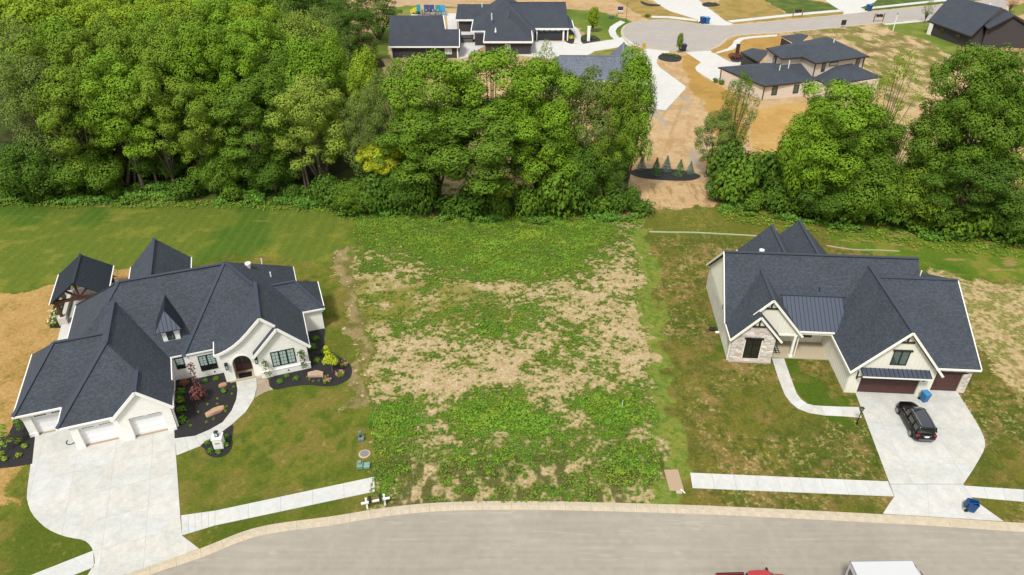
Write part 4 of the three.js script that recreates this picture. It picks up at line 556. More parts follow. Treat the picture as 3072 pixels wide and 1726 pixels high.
  mesh('garage_front', slab([Q(10.5, 0, -4.05), Q(18.4, 0, -4.05), Q(18.4, 2.95, -4.05), Q(14.58, 7.5, -4.05), Q(10.5, 2.95, -4.05)], V(0, 0, -0.3), [[Q(11.67, 0.001, -4.05), Q(17.18, 0.001, -4.05), Q(17.18, 2.25, -4.05), Q(11.67, 2.25, -4.05)]]), M.cream, H);
  garageDoor(H, 11.67, 17.18, 2.25, -3.88, M.doorWood, { ribs: 1, n: 4 });
  mesh('bay_front', slab([Q(18.4, 0, -3.3), Q(22.1, 0, -3.3), Q(22.1, 3.05, -3.3), Q(18.4, 3.05, -3.3)], V(0, 0, -0.3), [[Q(18.85, 0.001, -3.3), Q(21.45, 0.001, -3.3), Q(21.45, 2.42, -3.3), Q(18.85, 2.42, -3.3)]]), M.cream, H);
  garageDoor(H, 18.85, 21.45, 2.42, -3.14, M.doorWood, { ribs: 1, n: 4 });
  mesh('lintel', bx(18.7, 21.75, 2.42, 2.55, -3.4, -3.28), M.darkBeam, H);
  { const st = sub('stone_veneer', H), rr = rng(43); for (let row = 0; row < 15; row++) for (let k = 0; k < 2; k++) { const w = k ? 0.36 : 0.26, s = mesh('stone', new THREE.BoxGeometry(w - 0.02, 0.17, 0.08), M.stone[Math.floor(rr() * 5)], st); s.position.set(21.5 + (row % 2 ? (k ? 0.18 : 0.5) : (k ? 0.44 : 0.13)), 0.12 + row * 0.19, 3.32 + rr() * 0.02); } for (let k = 0; k < 7; k++) { const s = mesh('stone', new THREE.BoxGeometry(0.4, 0.17, 0.08), M.stone[Math.floor(rr() * 5)], st); s.position.set(18.8 + k * 0.42, 2.72, 3.32 + rr() * 0.02); } }
  R([[[10.25, 3.0, -4.5], [14.58, 7.88, -4.5], [14.58, 7.88, 7.3], [10.25, 3.0, 2.6]], [[14.58, 7.88, -4.5], [18.72, 3.0, -4.5], [18.72, 3.0, 8.6], [14.58, 7.88, 7.3]]]);
  R([[[18.4, 3.2, -3.65], [22.55, 3.2, -3.65], [22.7, 7.7, 5.15], [14.7, 7.7, 5.15]], [[14.7, 7.7, 5.15], [22.7, 7.7, 5.15], [22.6, 4.2, 12.3], [17.2, 4.2, 12.3]]]);
  mesh('gable_wall', slab([Q(22.1, 0, -3.2), Q(22.1, 3.0, -3.2), Q(22.1, 7.35, 5.15), Q(22.1, 4.3, 11.9), Q(22.1, 0, 11.9)], V(-0.2, 0, 0)), M.cream, H);
  R([[[3.9, 3.0, 17.9], [7.3, 6.55, 17.9], [7.3, 6.55, 9], [3.9, 3.0, 13]], [[7.3, 6.55, 17.9], [10.7, 3.0, 17.9], [10.7, 3.0, 13], [7.3, 6.55, 9]]]);
  R([[[6.0, 3.0, 17.7], [10.3, 7.4, 17.7], [10.3, 7.4, 8.5], [6.0, 3.0, 13]], [[10.3, 7.4, 17.7], [14.6, 3.0, 17.7], [14.6, 3.0, 13], [10.3, 7.4, 8.5]]]);
  caps(H, [[[-0.32, 8.55, 7.75], [19.65, 8.55, 7.75]], [[3.52, 7.25, 0.9], [3.52, 7.25, 6.5]], [[14.58, 7.88, -4.5], [14.58, 7.88, 7.2]], [[14.58, 7.7, 5.15], [22.7, 7.7, 5.15]], [[7.3, 6.55, 17.9], [7.3, 6.55, 10]], [[10.3, 7.4, 17.7], [10.3, 7.4, 9]]]);
  trims(H, [[[10.2, 3.0, -4.5], [10.2, 3.0, 1.3]], [[18.5, 3.2, -3.7], [22.6, 3.2, -3.7]], [[6.95, 3.35, 1.16], [10.4, 3.35, 1.16]], [[-0.25, 3.02, -0.26], [-0.25, 3.02, 2.5]], [[3.86, 3.0, 13.5], [3.86, 3.0, 17.9]], [[-0.3, 3.05, 14.14], [3.8, 3.05, 14.14]], [[22.62, 3.2, -3.6], [22.75, 7.7, 5.15]]], M.creamTrim);
  trims(H, [[[-0.25, 2.98, -0.31], [2.32, 5.92, -0.31]], [[2.32, 5.92, -0.31], [4.89, 2.98, -0.31]], [[1.9, 5.42, 0.82], [3.52, 7.25, 0.82]], [[3.52, 7.25, 0.82], [7.23, 2.95, 0.82]], [[10.2, 2.95, -4.55], [14.58, 7.88, -4.55]], [[14.58, 7.88, -4.55], [18.77, 2.95, -4.55]], [[-0.36, 3.15, 2.4], [-0.36, 8.55, 7.75]], [[-0.36, 8.55, 7.75], [-0.36, 3.05, 14.1]]], M.creamTrim, 'rake_board', 0.09, 0.22, 0.08);
  // dark gable ornaments
  const orn = (u0, u1, h, w, up) => { const m = (u0 + u1) / 2; mesh('gable_brace', [bx(u0, u1, h - 0.08, h + 0.08, w - 0.1, w), bx(m - 0.07, m + 0.07, h + 0.08, h + up, w - 0.09, w), bx(m - 0.52, m - 0.4, h + 0.08, h + up * 0.45, w - 0.09, w)], M.darkBeam, H); };
  orn(1.72, 3.0, 4.62, -0.04, 0.75); orn(2.85, 4.25, 6.05, 1.14, 0.8); orn(13.95, 15.3, 6.42, -4.06, 0.85);
  win(H, 13.78, 15.28, 3.72, 5.4, -4.05, { lights: 2, rows: 1, head: 1, glass: M.glass, f: 0.07 });
  // seamed awning over the double door
  mesh('awning', slab([Q(11.3, 3.22, -4.05), Q(17.6, 3.22, -4.05), Q(17.6, 2.9, -4.95), Q(11.3, 2.9, -4.95)], V(0, -0.1, 0)), M.metal, H);
  for (let k = 0; k <= 15; k++) mesh('seam', bar(Q(11.32 + k * 0.418, 3.25, -4.05), Q(11.32 + k * 0.418, 2.93, -4.95), 0.04, 0.05), M.seam, H);
  mesh('awning_trim', bx(11.28, 17.62, 2.72, 2.86, -4.99, -4.94), M.creamTrim, H);
  for (const u of [11.2, 17.45]) mesh('bracket', [bar(Q(u, 2.0, -4.08), Q(u, 2.72, -4.85), 0.12, 0.12), bx(u - 0.06, u + 0.06, 1.85, 2.75, -4.14, -4.05)], M.darkBeam, H);
  // battens
  const bat = [], slats = (f, n) => { const g = []; for (let i = 0; i < n; i++) { const r = f(i); if (r) g.push(r); } return mesh('batten', g, M.creamTrim, H, 'stuff'); };
  slats((i) => { const w = 0.6 + i * 0.42, top = w < 2.5 ? 2.85 : w < 7.75 ? 3.0 + (w - 2.5) : 8.25 - (w - 7.75) * 0.84; return bx(-0.02, 0, 0.05, top - 0.06, w, w + 0.05); }, 32);
  slats((i) => { const u = 10.75 + i * 0.42; if (u > 18.3) return null; const top = u < 14.58 ? 2.95 + (u - 10.5) * 1.115 : 2.95 + (18.4 - u) * 1.19, lo = u > 11.5 && u < 17.3 ? 3.25 : 0.05; if (u > 13.6 && u < 15.45) return bx(u, u + 0.05, 5.55, Math.min(6.3, top - 0.1), -4.07, -4.05); return top - 0.1 > lo ? bx(u, u + 0.05, lo, top - 0.1, -4.07, -4.05) : null; }, 19);
  slats((i) => bx(10.48, 10.5, 0.05, 2.9, -3.9 + i * 0.42, -3.85 + i * 0.42), 12);
  slats((i) => { const u = 4.4 + i * 0.4; return bx(u, u + 0.05, 2.98, 7.0 - (u - 3.52) * 1.143 - 0.15, 1.13, 1.15); }, 6);
  slats((i) => { const u = 6.95 + i * 0.42; return u > 7.9 && u < 9.4 ? null : bx(u, u + 0.05, 0.1, 2.9, 3.73, 3.75); }, 8);
  mesh('vent_cap', [rod([4.1, 6.2, -9.5], [4.1, 7.75, -9.5], 0.16), rod([4.1, 7.75, -9.5], [4.1, 7.95, -9.5], 0.28)], M.trim, H);
  mesh('vent_pipe', rod([9.35, 5.0, -5.0], [9.35, 6.3, -5.0], 0.05), M.black, H);
  mesh('vent_pipe', rod([19.9, 6.5, -6.9], [19.9, 7.6, -6.9], 0.07), M.trim, H);
  mesh('downpipe', bx(7.02, 7.12, 0.1, 2.9, 1.3, 1.4), M.creamTrim, H); mesh('downpipe', bx(-0.1, 0, 0.1, 2.9, 0.05, 0.15), M.creamTrim, H);
}
{ // mats by the front doors
  const q = Q(5.05, 0.105, 2.3).applyAxisAngle(V(0, 1, 0), RT), m = thing('doormat', 'black and white checked mat on the porch of the cream house', 'mat', [OR[0] + q.x, q.y, OR[1] + q.z], RT);
  mesh('mat', box(-0.65, 0.65, 0, 0.02, -0.75, 0.75), std(new THREE.Color(1, 1, 1), 0.9, { map: tex(64, (i, j, c) => { const a = (i >> 4) & 1, b = (j >> 4) & 1, v = a && b ? 30 : a || b ? 110 : 215; c[0] = c[1] = c[2] = v; }, true, 1 / 0.7) }), m);
  const k = Q(14.5, 0.145, 5.35).applyAxisAngle(V(0, 1, 0), LT), d = thing('doormat', 'dark mat before the brown double door of the white house', 'mat', [OL[0] + k.x, k.y, OL[1] + k.z], LT); mesh('mat', box(-0.62, 0.62, 0, 0.025, -0.4, 0.4), M.black, d);
}

// ---------------------------------------------------------------- houses beyond the trees
const plain = { wallDark: std(col(74, 70, 76), 0.8), wallBrown: std(col(70, 64, 64), 0.8), wallTan: std(new THREE.Color().setRGB(0.62, 0.53, 0.44), 0.8, { bumpMap: grit1, bumpScale: 0.01 }), trimDark: std(col(62, 56, 54), 0.7), wallGrey: std(col(178, 182, 188), 0.8), garageDark: std(col(60, 60, 68), 0.6), roofGrey: std(col(124, 130, 142), 0.85) };
M.roofB = shingles(122, 130, 146, 0.3);
function farHouse(name, label, o, turn = 0) { return thing(name, label, 'house', o, turn); }
{ // dark house with white trim and its long outbuilding
  const H = farHouse('dark_house', 'dark grey house with white trim and steep hipped roofs near the turning circle', [-28.16, 0, -167.76]);
  const R = (f) => roofPart(H, f, M.shingleFar);
  mesh('wall', [bx(14.3, 22, 0, 2.8, 24.6, 38), bx(19.1, 33, 0, 2.8, 10.8, 30), bx(21.9, 32.6, 0, 2.8, 3.2, 12), bx(32.6, 41.6, 0, 2.8, 15.6, 30)], plain.wallDark, H);
  R([[[13.5, 3, 24.2], [24, 3, 24.2], [24, 5.9, 29], [13.9, 5.9, 29]], [[13.9, 5.9, 29], [24, 5.9, 29], [24, 4, 34], [13.5, 4, 34]]]);
  R([[[18.2, 3, 12.5], [26.5, 3, 12.5], [26.5, 8.4, 22.5]], [[18.2, 3, 30], [18.2, 3, 12.5], [26.5, 8.4, 22.5], [26.5, 8.4, 30]], [[26.5, 8.4, 22.5], [34, 3, 12.5], [34, 3, 30], [26.5, 8.4, 30]], [[26.5, 3, 12.5], [34, 3, 12.5], [26.5, 8.4, 22.5]]]);
  R([[[21.6, 3, 2.75], [32.9, 3, 2.75], [27.3, 7.2, 8.7]], [[21.6, 3, 16], [21.6, 3, 2.75], [27.3, 7.2, 8.7], [27.3, 7.2, 18]], [[32.9, 3, 2.75], [32.9, 3, 16], [27.3, 7.2, 18], [27.3, 7.2, 8.7]]]);
  R([[[33.2, 3, 15.1], [42.3, 3, 15.1], [41.8, 7.6, 22.8], [26.6, 7.6, 22.8]], [[26.6, 7.6, 22.8], [41.8, 7.6, 22.8], [42, 4, 29], [27, 4, 29]]]);
  R([[[41.6, 3, 16.5], [43.5, 3, 16.5], [42.4, 5, 20], [41.6, 5, 20]], [[43.5, 3, 16.5], [43.5, 3, 23.5], [42.4, 5, 20]]]);
  trims(H, [[[13.5, 3, 24.1], [18.2, 3, 24.1]], [[18.1, 3, 12.4], [18.1, 3, 24.1]], [[18.2, 3, 12.4], [21.6, 3, 12.4]], [[21.5, 3, 2.7], [21.5, 3, 12.4]], [[21.6, 3, 2.65], [32.9, 3, 2.65]], [[33.0, 3, 2.65], [33.0, 3, 15]], [[33.2, 3, 15], [42.3, 3, 15]], [[43.6, 3, 16.5], [43.6, 3, 23.5]]], M.trim, 'fascia', 0.2, 0.4);
  garageDoor(H, 34.5, 40.7, 2.3, 15.5, plain.garageDark, { n: 4, ribs: 1 });
  for (const g of [bx(33.3, 33.7, 0, 2.8, 15.2, 15.6), bx(34.2, 34.5, 0, 2.8, 15.2, 15.6), bx(40.8, 41.2, 0, 2.8, 15.2, 15.6), bx(41.9, 42.2, 0, 2.8, 15.2, 15.6)]) mesh('column', g, M.trim, H);
  for (let k = 0; k < 4; k++) mesh('pane', bx(35 + k * 1.4, 36 + k * 1.4, 2.35, 2.7, 15.42, 15.5), M.blind, H);
  win(H, 26.5, 27.8, 0.9, 2.3, 3.2, { lights: 2, frame: M.trim, rows: 2, glass: M.blind });
  for (const g of [rod([24.3, 4.4, -5.2], [24.3, 5.6, -5.2], 0.3, 0.08)]) mesh('vent_pipe', g, M.trim, H);
  for (const g of [rod([23.2, 5.2, -14.5], [23.2, 6.8, -14.5], 0.14), rod([20.5, 6.2, -24], [20.5, 7.4, -24], 0.12)]) mesh('vent_pipe', g, M.trim, H);
  caps(H, [[[27.3, 7.2, 8.7], [27.3, 7.2, 16]], [[26.5, 8.4, 22.5], [26.5, 8.4, 30]], [[27, 7.6, 22.8], [41.8, 7.6, 22.8]]], M.cap);
}
{
  const H = farHouse('outbuilding', 'long low dark outbuilding with one big slate coloured roof slope beside the wood', [-28.16, 0, -167.76]);
  mesh('wall', bx(0.2, 15.6, 0, 2.6, 0.1, 14), plain.wallDark, H);
  roofPart(H, [[[-0.2, 2.75, -0.5], [16.1, 2.75, -0.5], [15.9, 5.7, 3.4], [12.6, 5.7, 3.4], [11.9, 8.0, 6.9], [-0.6, 8.0, 6.9]], [[-0.6, 8.0, 6.9], [11.9, 8.0, 6.9], [11.9, 3, 14.5], [-0.6, 3, 14.5]], [[12.6, 5.7, 3.4], [15.9, 5.7, 3.4], [15.9, 3, 8], [12.6, 3, 8]]], M.shingleFar);
  trims(H, [[[-0.2, 2.75, -0.55], [16.1, 2.75, -0.55]], [[16.1, 2.75, -0.5], [15.95, 5.7, 3.4]], [[12.7, 5.7, 3.4], [12.0, 8.0, 6.9]]], M.trim, 'fascia', 0.16, 0.3);
  for (const g of [bx(0.1, 0.4, 0, 2.6, 0, 0.3), bx(15.4, 15.7, 0, 2.6, 0, 0.3)]) mesh('corner_board', g, M.trim, H);
  win(H, 12.6, 14.2, 0.9, 2.2, 0.1, { lights: 2, frame: M.trim, glass: M.blind });
}
{ // grey roofed house half hidden by the big trees
  const H = farHouse('grey_house', 'light grey house with pale slate roofs mostly hidden behind the big trees', [18, 0, -146], -9 * RAD);
  mesh('wall', [bx(-11, 9.5, 0, 2.9, -4.5, 6), bx(1.5, 7.5, 0, 2.9, 6, 9)], plain.wallGrey, H);
  roofPart(H, [[[-11.5, 3, -5], [10, 3, -5], [7, 6.6, 1], [-8.5, 6.0, 1]], [[-8.5, 6, 1], [7, 6.6, 1], [10, 3, 6.5], [-11.5, 3, 6.5]], [[10, 3, -5], [10, 3, 6.5], [7, 6.6, 1]], [[-11.5, 3, 6.5], [-11.5, 3, -5], [-8.5, 6, 1]]], M.roofB);
  roofPart(H, [[[0.8, 3.6, 9.6], [4.3, 7.0, 9.6], [4.3, 7.0, 0.5], [0.8, 3.6, 3]], [[4.3, 7, 9.6], [7.8, 3.6, 9.6], [7.8, 3.6, 3], [4.3, 7, 0.5]]], M.roofB);
  mesh('gable_wall', gable(1.2, 7.4, 0, 3.5, 4.3, 6.7, 9.3, 0.2), plain.wallGrey, H);
  trims(H, [[[-11.5, 3, -5.1], [10, 3, -5.1]], [[10.1, 3, -5], [10.1, 3, 6.5]]], M.trim, 'fascia', 0.16, 0.3);
  for (const u of [-8, -3, 2, 6.5]) win(H, u, u + 1.6, 0.8, 2.3, -4.5, { lights: 2, frame: M.trim, glass: M.glass });
  caps(H, [[[-8.5, 6, 1], [7, 6.6, 1]], [[4.3, 7, 9.6], [4.3, 7, 2]]], std(col(140, 146, 158), 0.85));
}
{ // tan house with low hipped roofs
  const H = farHouse('tan_house', 'tan two storey house with low dark hipped roofs and black window frames', [49.62, 0, -138.58], 14 * RAD), B = (pts) => pts.map((p) => Q(...p));
  const W = (a, b, h0, h1) => slab(B([[a[0], h0, a[1]], [b[0], h0, b[1]], [b[0], h1, b[1]], [a[0], h1, a[1]]]), V(0.02, 0, -0.2));
  mesh('wall', [W([-2.95, 12.05], [0, 0], 0, 2.75), W([0, 0], [11.7, 0], 0, 2.75), W([11.7, 0], [12.36, -2.67], 0, 2.75), W([12.36, -2.67], [25, -1.4], 0, 2.75), W([25, -1.4], [24, 9], 0, 2.75), W([-2.95, 12.05], [2, 14], 0, 2.75)], plain.wallTan, H);
  roofPart(H, [[[-3.1, 2.9, 13.2], [-0.3, 2.9, -0.5], [3.6, 4.75, 6.4]], [[-0.3, 2.9, -0.5], [12.15, 2.9, 0.3], [13.2, 5.0, 6.5], [3.6, 4.75, 6.4]], [[-3.1, 2.9, 13.2], [3.6, 4.75, 6.4], [13.2, 5.0, 6.5], [9, 3, 13.5]], [[12.15, 2.9, 0.3], [12.1, 2.9, -2.9], [17, 4.9, 2.3], [13.2, 5, 6.5]], [[12.1, 2.9, -2.9], [25.9, 2.9, -0.9], [20.9, 4.95, 2.7], [17, 4.9, 2.3]], [[25.9, 2.9, -0.9], [25.4, 2.9, 7], [20.9, 4.95, 2.7]], [[17, 4.9, 2.3], [20.9, 4.95, 2.7], [20, 5, 7], [13.2, 5, 6.5]]], M.shingle);
  mesh('upper_wall', [W([7.6, 12.5], [6.9, 5.9], 2.9, 6.05), W([6.9, 5.9], [11.3, 5.9], 2.9, 6.05), W([11.3, 5.9], [11.4, 1.4], 2.9, 6.05), W([11.4, 1.4], [24.0, 3.2], 2.9, 6.05), W([24.0, 3.2], [22.6, 12], 2.9, 6.05)], plain.wallTan, H);
  roofPart(H, [[[7.4, 6.2, 13.1], [6.3, 6.2, 5.3], [11.2, 8.0, 8.2]], [[6.3, 6.2, 5.3], [10.95, 6.2, 5.4], [13.5, 7.7, 8.0], [11.2, 8.0, 8.2]], [[10.95, 6.2, 5.4], [11.0, 6.2, 0.85], [16.5, 7.9, 6.8], [13.5, 7.7, 8.0]], [[11.0, 6.2, 0.85], [24.6, 6.2, 2.7], [20.6, 8.1, 11.9], [16.5, 7.9, 6.8]], [[24.6, 6.2, 2.7], [23, 6.2, 16], [20.6, 8.1, 11.9]], [[7.4, 6.2, 13.1], [11.2, 8.0, 8.2], [13.5, 7.7, 8], [16.5, 7.9, 6.8], [20.6, 8.1, 11.9], [23, 6.2, 16]]], M.shingle);
  mesh('entry_wall', W([7.6, 22], [6.8, 13.6], 0, 3.1), plain.trimDark, H); mesh('entry_wall', W([22.8, 31], [22.0, 24], 0, 3), plain.trimDark, H);
  roofPart(H, [[[6.7, 3.3, 21.4], [6.4, 3.3, 13.2], [11, 4.4, 17], [10.5, 3.4, 23.3]]], M.shingle); roofPart(H, [[[22.8, 3.3, 31.5], [22.2, 3.3, 23.5], [27, 4.3, 27], [28.5, 3.3, 32.4]]], M.shingle);
  mesh('garage_opening', slab(B([[6.85, 0.2, 20.6], [6.7, 0.2, 15], [6.7, 2.6, 15], [6.85, 2.6, 20.6]]), V(-0.06, 0, 0)), M.black, H);
  for (const u of [1.85, 6.65, 10.0]) win(H, u, u + 1.2, 0.75, 2.5, 0.0, { frame: M.black, f: 0.14, glass: M.glass });
  for (const [u, w, a, b] of [[13.2, 1.66, 0.95, 1.65], [15.1, 1.93, 2.2, 0.75], [21.9, 2.9, 1.1, 1.7]]) { const g = sub('window', H); const y = 5.75, q = (x) => w + (x - u) * 0.143; mesh('frame', slab(B([[u, y - b, q(u) - 0.05], [u + a, y - b, q(u + a) - 0.05], [u + a, y, q(u + a) - 0.05], [u, y, q(u) - 0.05]]), V(0, 0, -0.06)), M.black, g); mesh('pane', slab(B([[u + 0.14, y - b + 0.14, q(u + 0.14) - 0.07], [u + a - 0.14, y - b + 0.14, q(u + a - 0.14) - 0.07], [u + a - 0.14, y - 0.14, q(u + a - 0.14) - 0.07], [u + 0.14, y - 0.14, q(u + 0.14) - 0.07]]), V(0, 0, -0.03)), a > 2 ? M.blind : M.glass, g); }
  { const g = sub('window', H); mesh('frame', slab(B([[7.22, 3.9, 9.6], [7.13, 3.9, 8.3], [7.13, 5.7, 8.3], [7.22, 5.7, 9.6]]), V(-0.06, 0, 0)), M.black, g); mesh('pane', slab(B([[7.14, 4.1, 9.3], [7.08, 4.1, 8.6], [7.08, 5.5, 8.6], [7.14, 5.5, 9.3]]), V(-0.08, 0, 0)), M.glass, g); }
  trims(H, [[[-3.1, 2.9, 13.2], [-0.3, 2.9, -0.55]], [[-0.3, 2.9, -0.55], [12.15, 2.9, 0.25]], [[12.1, 2.9, 0.2], [12.05, 2.9, -2.95]], [[12.1, 2.9, -2.95], [25.9, 2.9, -0.95]], [[7.4, 6.2, 13.1], [6.25, 6.2, 5.25]], [[6.3, 6.2, 5.25], [10.95, 6.2, 5.35]], [[10.95, 6.2, 5.35], [10.98, 6.2, 0.8]], [[11.0, 6.2, 0.8], [24.6, 6.2, 2.65]], [[6.65, 3.3, 21.4], [6.35, 3.3, 13.2]]], plain.trimDark, 'fascia', 0.14, 0.26);
  for (const g of [bx(-0.06, 0.1, 0, 2.7, -0.12, 0.02), bx(12.3, 12.5, 0, 2.7, -2.8, -2.62), bx(11.3, 11.46, 3.4, 6, 1.2, 1.34), bx(23.9, 24.05, 3.2, 6, 3.05, 3.2), bx(-3.05, -2.9, 0, 2.7, 11.9, 12.05)]) mesh('downpipe', g, plain.trimDark, H);
  for (const g of [rod([5.5, 4.1, -4.2], [5.5, 5.3, -4.2], 0.09), rod([7.7, 4.2, -4.6], [7.7, 5.9, -4.6], 0.1), rod([20, 7.4, -8.6], [20, 8.5, -8.6], 0.1)]) mesh('vent_pipe', g, M.trim, H);
}
{ // dark house in the upper right corner
  const H = farHouse('black_house', 'charcoal house with a steep dark roof in the upper right corner', [107.4, 0, -189.4]), P = (x, y, z) => V(x - 107.4, y, z + 189.4);
  const wall = (a, b, h) => slab([P(a[0], 0, a[1]), P(b[0], 0, b[1]), P(b[0], h, b[1]), P(a[0], h, a[1])], V(0.25, 0, 0));
  mesh('wall', [wall([107.6, -189.4], [110.4, -176.6], 2.9), slab([P(110.4, 0, -176.6), P(110.4, 2.9, -176.6), P(120.6, 7.6, -184.0), P(130, 2.9, -180), P(130, 0, -180)], V(0, 0, -0.3))], plain.wallBrown, H);
  mesh('corner_board', slab([P(107.3, 0, -189.9), P(107.6, 0, -188.6), P(107.6, 2.9, -188.6), P(107.3, 2.9, -189.9)], V(-0.1, 0, 0)), M.wallPost = M.trim, H);
  mesh('roof', [slab([P(107.2, 3, -191), P(109.9, 3, -175.6), P(121, 7.5, -185.2), P(115.6, 7.5, -199)], V(0, -0.2, 0)), slab([P(115.6, 7.5, -199), P(121, 7.5, -185.2), P(131, 3.4, -188), P(126, 3.4, -202)], V(0, -0.2, 0))], M.shingleFar, H);
  mesh('roof', [slab([P(114.0, 4.6, -176.4), P(120.6, 7.0, -178.8), P(122.5, 7.0, -186), P(116, 4.6, -184)], V(0, -0.2, 0)), slab([P(120.6, 7.0, -178.8), P(127, 3.4, -175.4), P(130, 3.4, -186), P(122.5, 7.0, -186)], V(0, -0.2, 0))], M.shingleFar, H);
  mesh('gable_wall', slab([P(114.2, 0, -177), P(114.2, 4.4, -177), P(120.6, 6.8, -179.2), P(126.6, 3.4, -176), P(126.6, 0, -176)], V(0, 0, -0.2)), plain.wallBrown, H);
  for (const g of [bar(P(109.9, 2.95, -175.4), P(121, 7.45, -185), 0.2, 0.3), bar(P(114, 4.55, -176.2), P(120.6, 6.95, -178.6), 0.2, 0.3), bar(P(120.6, 6.95, -178.6), P(127, 3.35, -175.2), 0.2, 0.3)]) mesh('rake_board', g, plain.trimDark, H);
  mesh('fascia', bar(P(107.1, 2.95, -191), P(109.8, 2.95, -175.6), 0.2, 0.3), plain.trimDark, H);
  for (const g of [slab([P(108.35, 1.3, -185.9), P(108.6, 1.3, -184.8), P(108.6, 2.3, -184.8), P(108.35, 2.3, -185.9)], V(-0.05, 0, 0)), slab([P(109.5, 1.5, -180.7), P(109.75, 1.5, -179.4), P(109.75, 2.2, -179.4), P(109.5, 2.2, -180.7)], V(-0.05, 0, 0))]) mesh('pane', g, M.glassDark, H);
  mesh('vent_pipe', rod([12.5, 6.3, 1.2], [12.5, 7.9, 1.2], 0.14), M.trim, H);
}
{ const H = farHouse('grey_house', 'sliver of a grey house front at the top edge above the wide white driveway', [52.66, -237.03].concat(0).map((v, i, a) => [a[0], 0, a[1]][i]));
  mesh('wall', bx(-14, 14, 0, 3, 0, 8), plain.wallGrey, H); roofPart(H, [[[-15, 3, -0.6], [15, 3, -0.6], [12, 7, 5], [-12, 7, 5]], [[-12, 7, 5], [12, 7, 5], [15, 3, 9], [-15, 3, 9]]], M.shingleFar); garageDoor(H, -8, -3, 2.3, -0.1, plain.garageDark, {}); garageDoor(H, 3, 8, 2.3, -0.1, plain.garageDark, {}); }

// ---------------------------------------------------------------- plants
const leafMat = (r, g, b) => { const m = new THREE.MeshPhysicalMaterial({ color: new THREE.Color().setRGB(r, g, b), roughness: 0.8, specularIntensity: 0.35, side: THREE.DoubleSide, vertexColors: true, transmission: 0, thickness: 0 }); return m; };
const LM = { maple: leafMat(0.131, 0.240, 0.013), deep: leafMat(0.058, 0.118, 0.010), oak: leafMat(0.087, 0.162, 0.012), lime: leafMat(0.189, 0.281, 0.015), olive: leafMat(0.131, 0.211, 0.016), grey: leafMat(0.127, 0.185, 0.035), pale: leafMat(0.193, 0.270, 0.032), gold: leafMat(0.323, 0.383, 0.017), blue: leafMat(0.1, 0.16, 0.14), spruce: leafMat(0.07, 0.13, 0.045), red: leafMat(0.15, 0.062, 0.05), rust: leafMat(0.27, 0.11, 0.06), shrub: leafMat(0.088, 0.192, 0.020), weed: leafMat(0.165, 0.27, 0.026), weedDry: leafMat(0.135, 0.207, 0.027), pink: leafMat(0.72, 0.3, 0.32), cream: leafMat(0.8, 0.74, 0.5), yellow: leafMat(0.62, 0.56, 0.05) };
const bark = std(col(128, 112, 96), 0.95, { bumpMap: grit1, bumpScale: 0.03 }), barkPale = std(col(160, 142, 120), 0.95, { bumpMap: grit1, bumpScale: 0.03 });
class Leaves {
  constructor() { this.p = []; this.n = []; this.c = []; }
  add(x, y, z, nx, ny, nz, size, asp, R, tone, warm) {
    const l = Math.hypot(nx, ny, nz) || 1; nx /= l; ny /= l; nz /= l;
    let ax = R() - 0.5, ay = R() - 0.5, az = R() - 0.5; const d = ax * nx + ay * ny + az * nz; ax -= d * nx; ay -= d * ny; az -= d * nz; const m = Math.hypot(ax, ay, az) || 1; ax /= m; ay /= m; az /= m;
    const bx_ = ny * az - nz * ay, by = nz * ax - nx * az, bz = nx * ay - ny * ax, s = size * 1.25, t = size * asp * 1.15, f = 0.2 * size;
    const A = [x + ax * s, y + ay * s, z + az * s], B = [x + bx_ * t + nx * f, y + by * t + ny * f, z + bz * t + nz * f], C = [x - ax * s, y - ay * s, z - az * s], D = [x - bx_ * t + nx * f, y - by * t + ny * f, z - bz * t + nz * f];
    for (const q of [A, B, D]) { this.p.push(q[0], q[1], q[2]); this.n.push(nx, ny, nz); this.c.push(tone * (1 + warm), tone, tone * (1 - warm)); }
  }
  // a rounded clump of leaves, thickest on the outside
  ball(cx, cy, cz, r, n, size, R, o = {}) {
    const tone = o.tone ?? 1, ox = o.ox || 0, oy = o.oy ?? 0.4, oz = o.oz || 0, flat_ = o.flat ?? 0.85;
    for (let i = 0; i < n; i++) {
      let x, y, z, l; do { x = R() * 2 - 1; y = R() * 2 - 1; z = R() * 2 - 1; l = Math.hypot(x, y, z); } while (l > 1 || l < 0.05); x /= l; y /= l; z /= l;
      if (x * ox + y * oy + z * oz < -0.2 && R() < 0.85) continue;
      const q = r * (0.6 + 0.42 * Math.pow(R(), 0.6)) * (0.78 + 0.44 * vn(x * 2.4 + cx * 3.1, y * 2.4 + z * 2.9 + cz * 1.7)), j = (o.jit ?? 0.75) * 0.8;
      this.add(cx + x * q, cy + y * q * flat_, cz + z * q, x + (R() - 0.5) * j, y + 0.35 + (R() - 0.5) * j, z + (R() - 0.5) * j, size * (0.7 + 0.6 * R()), 0.62, R, tone * (0.82 + 0.36 * R()), (R() - 0.4) * 0.22);
    }
  }
  done() { const g = new THREE.BufferGeometry(); g.setAttribute('position', new THREE.Float32BufferAttribute(this.p, 3)); g.setAttribute('normal', new THREE.Float32BufferAttribute(this.n, 3)); g.setAttribute('color', new THREE.Float32BufferAttribute(this.c, 3)); return g; }
}
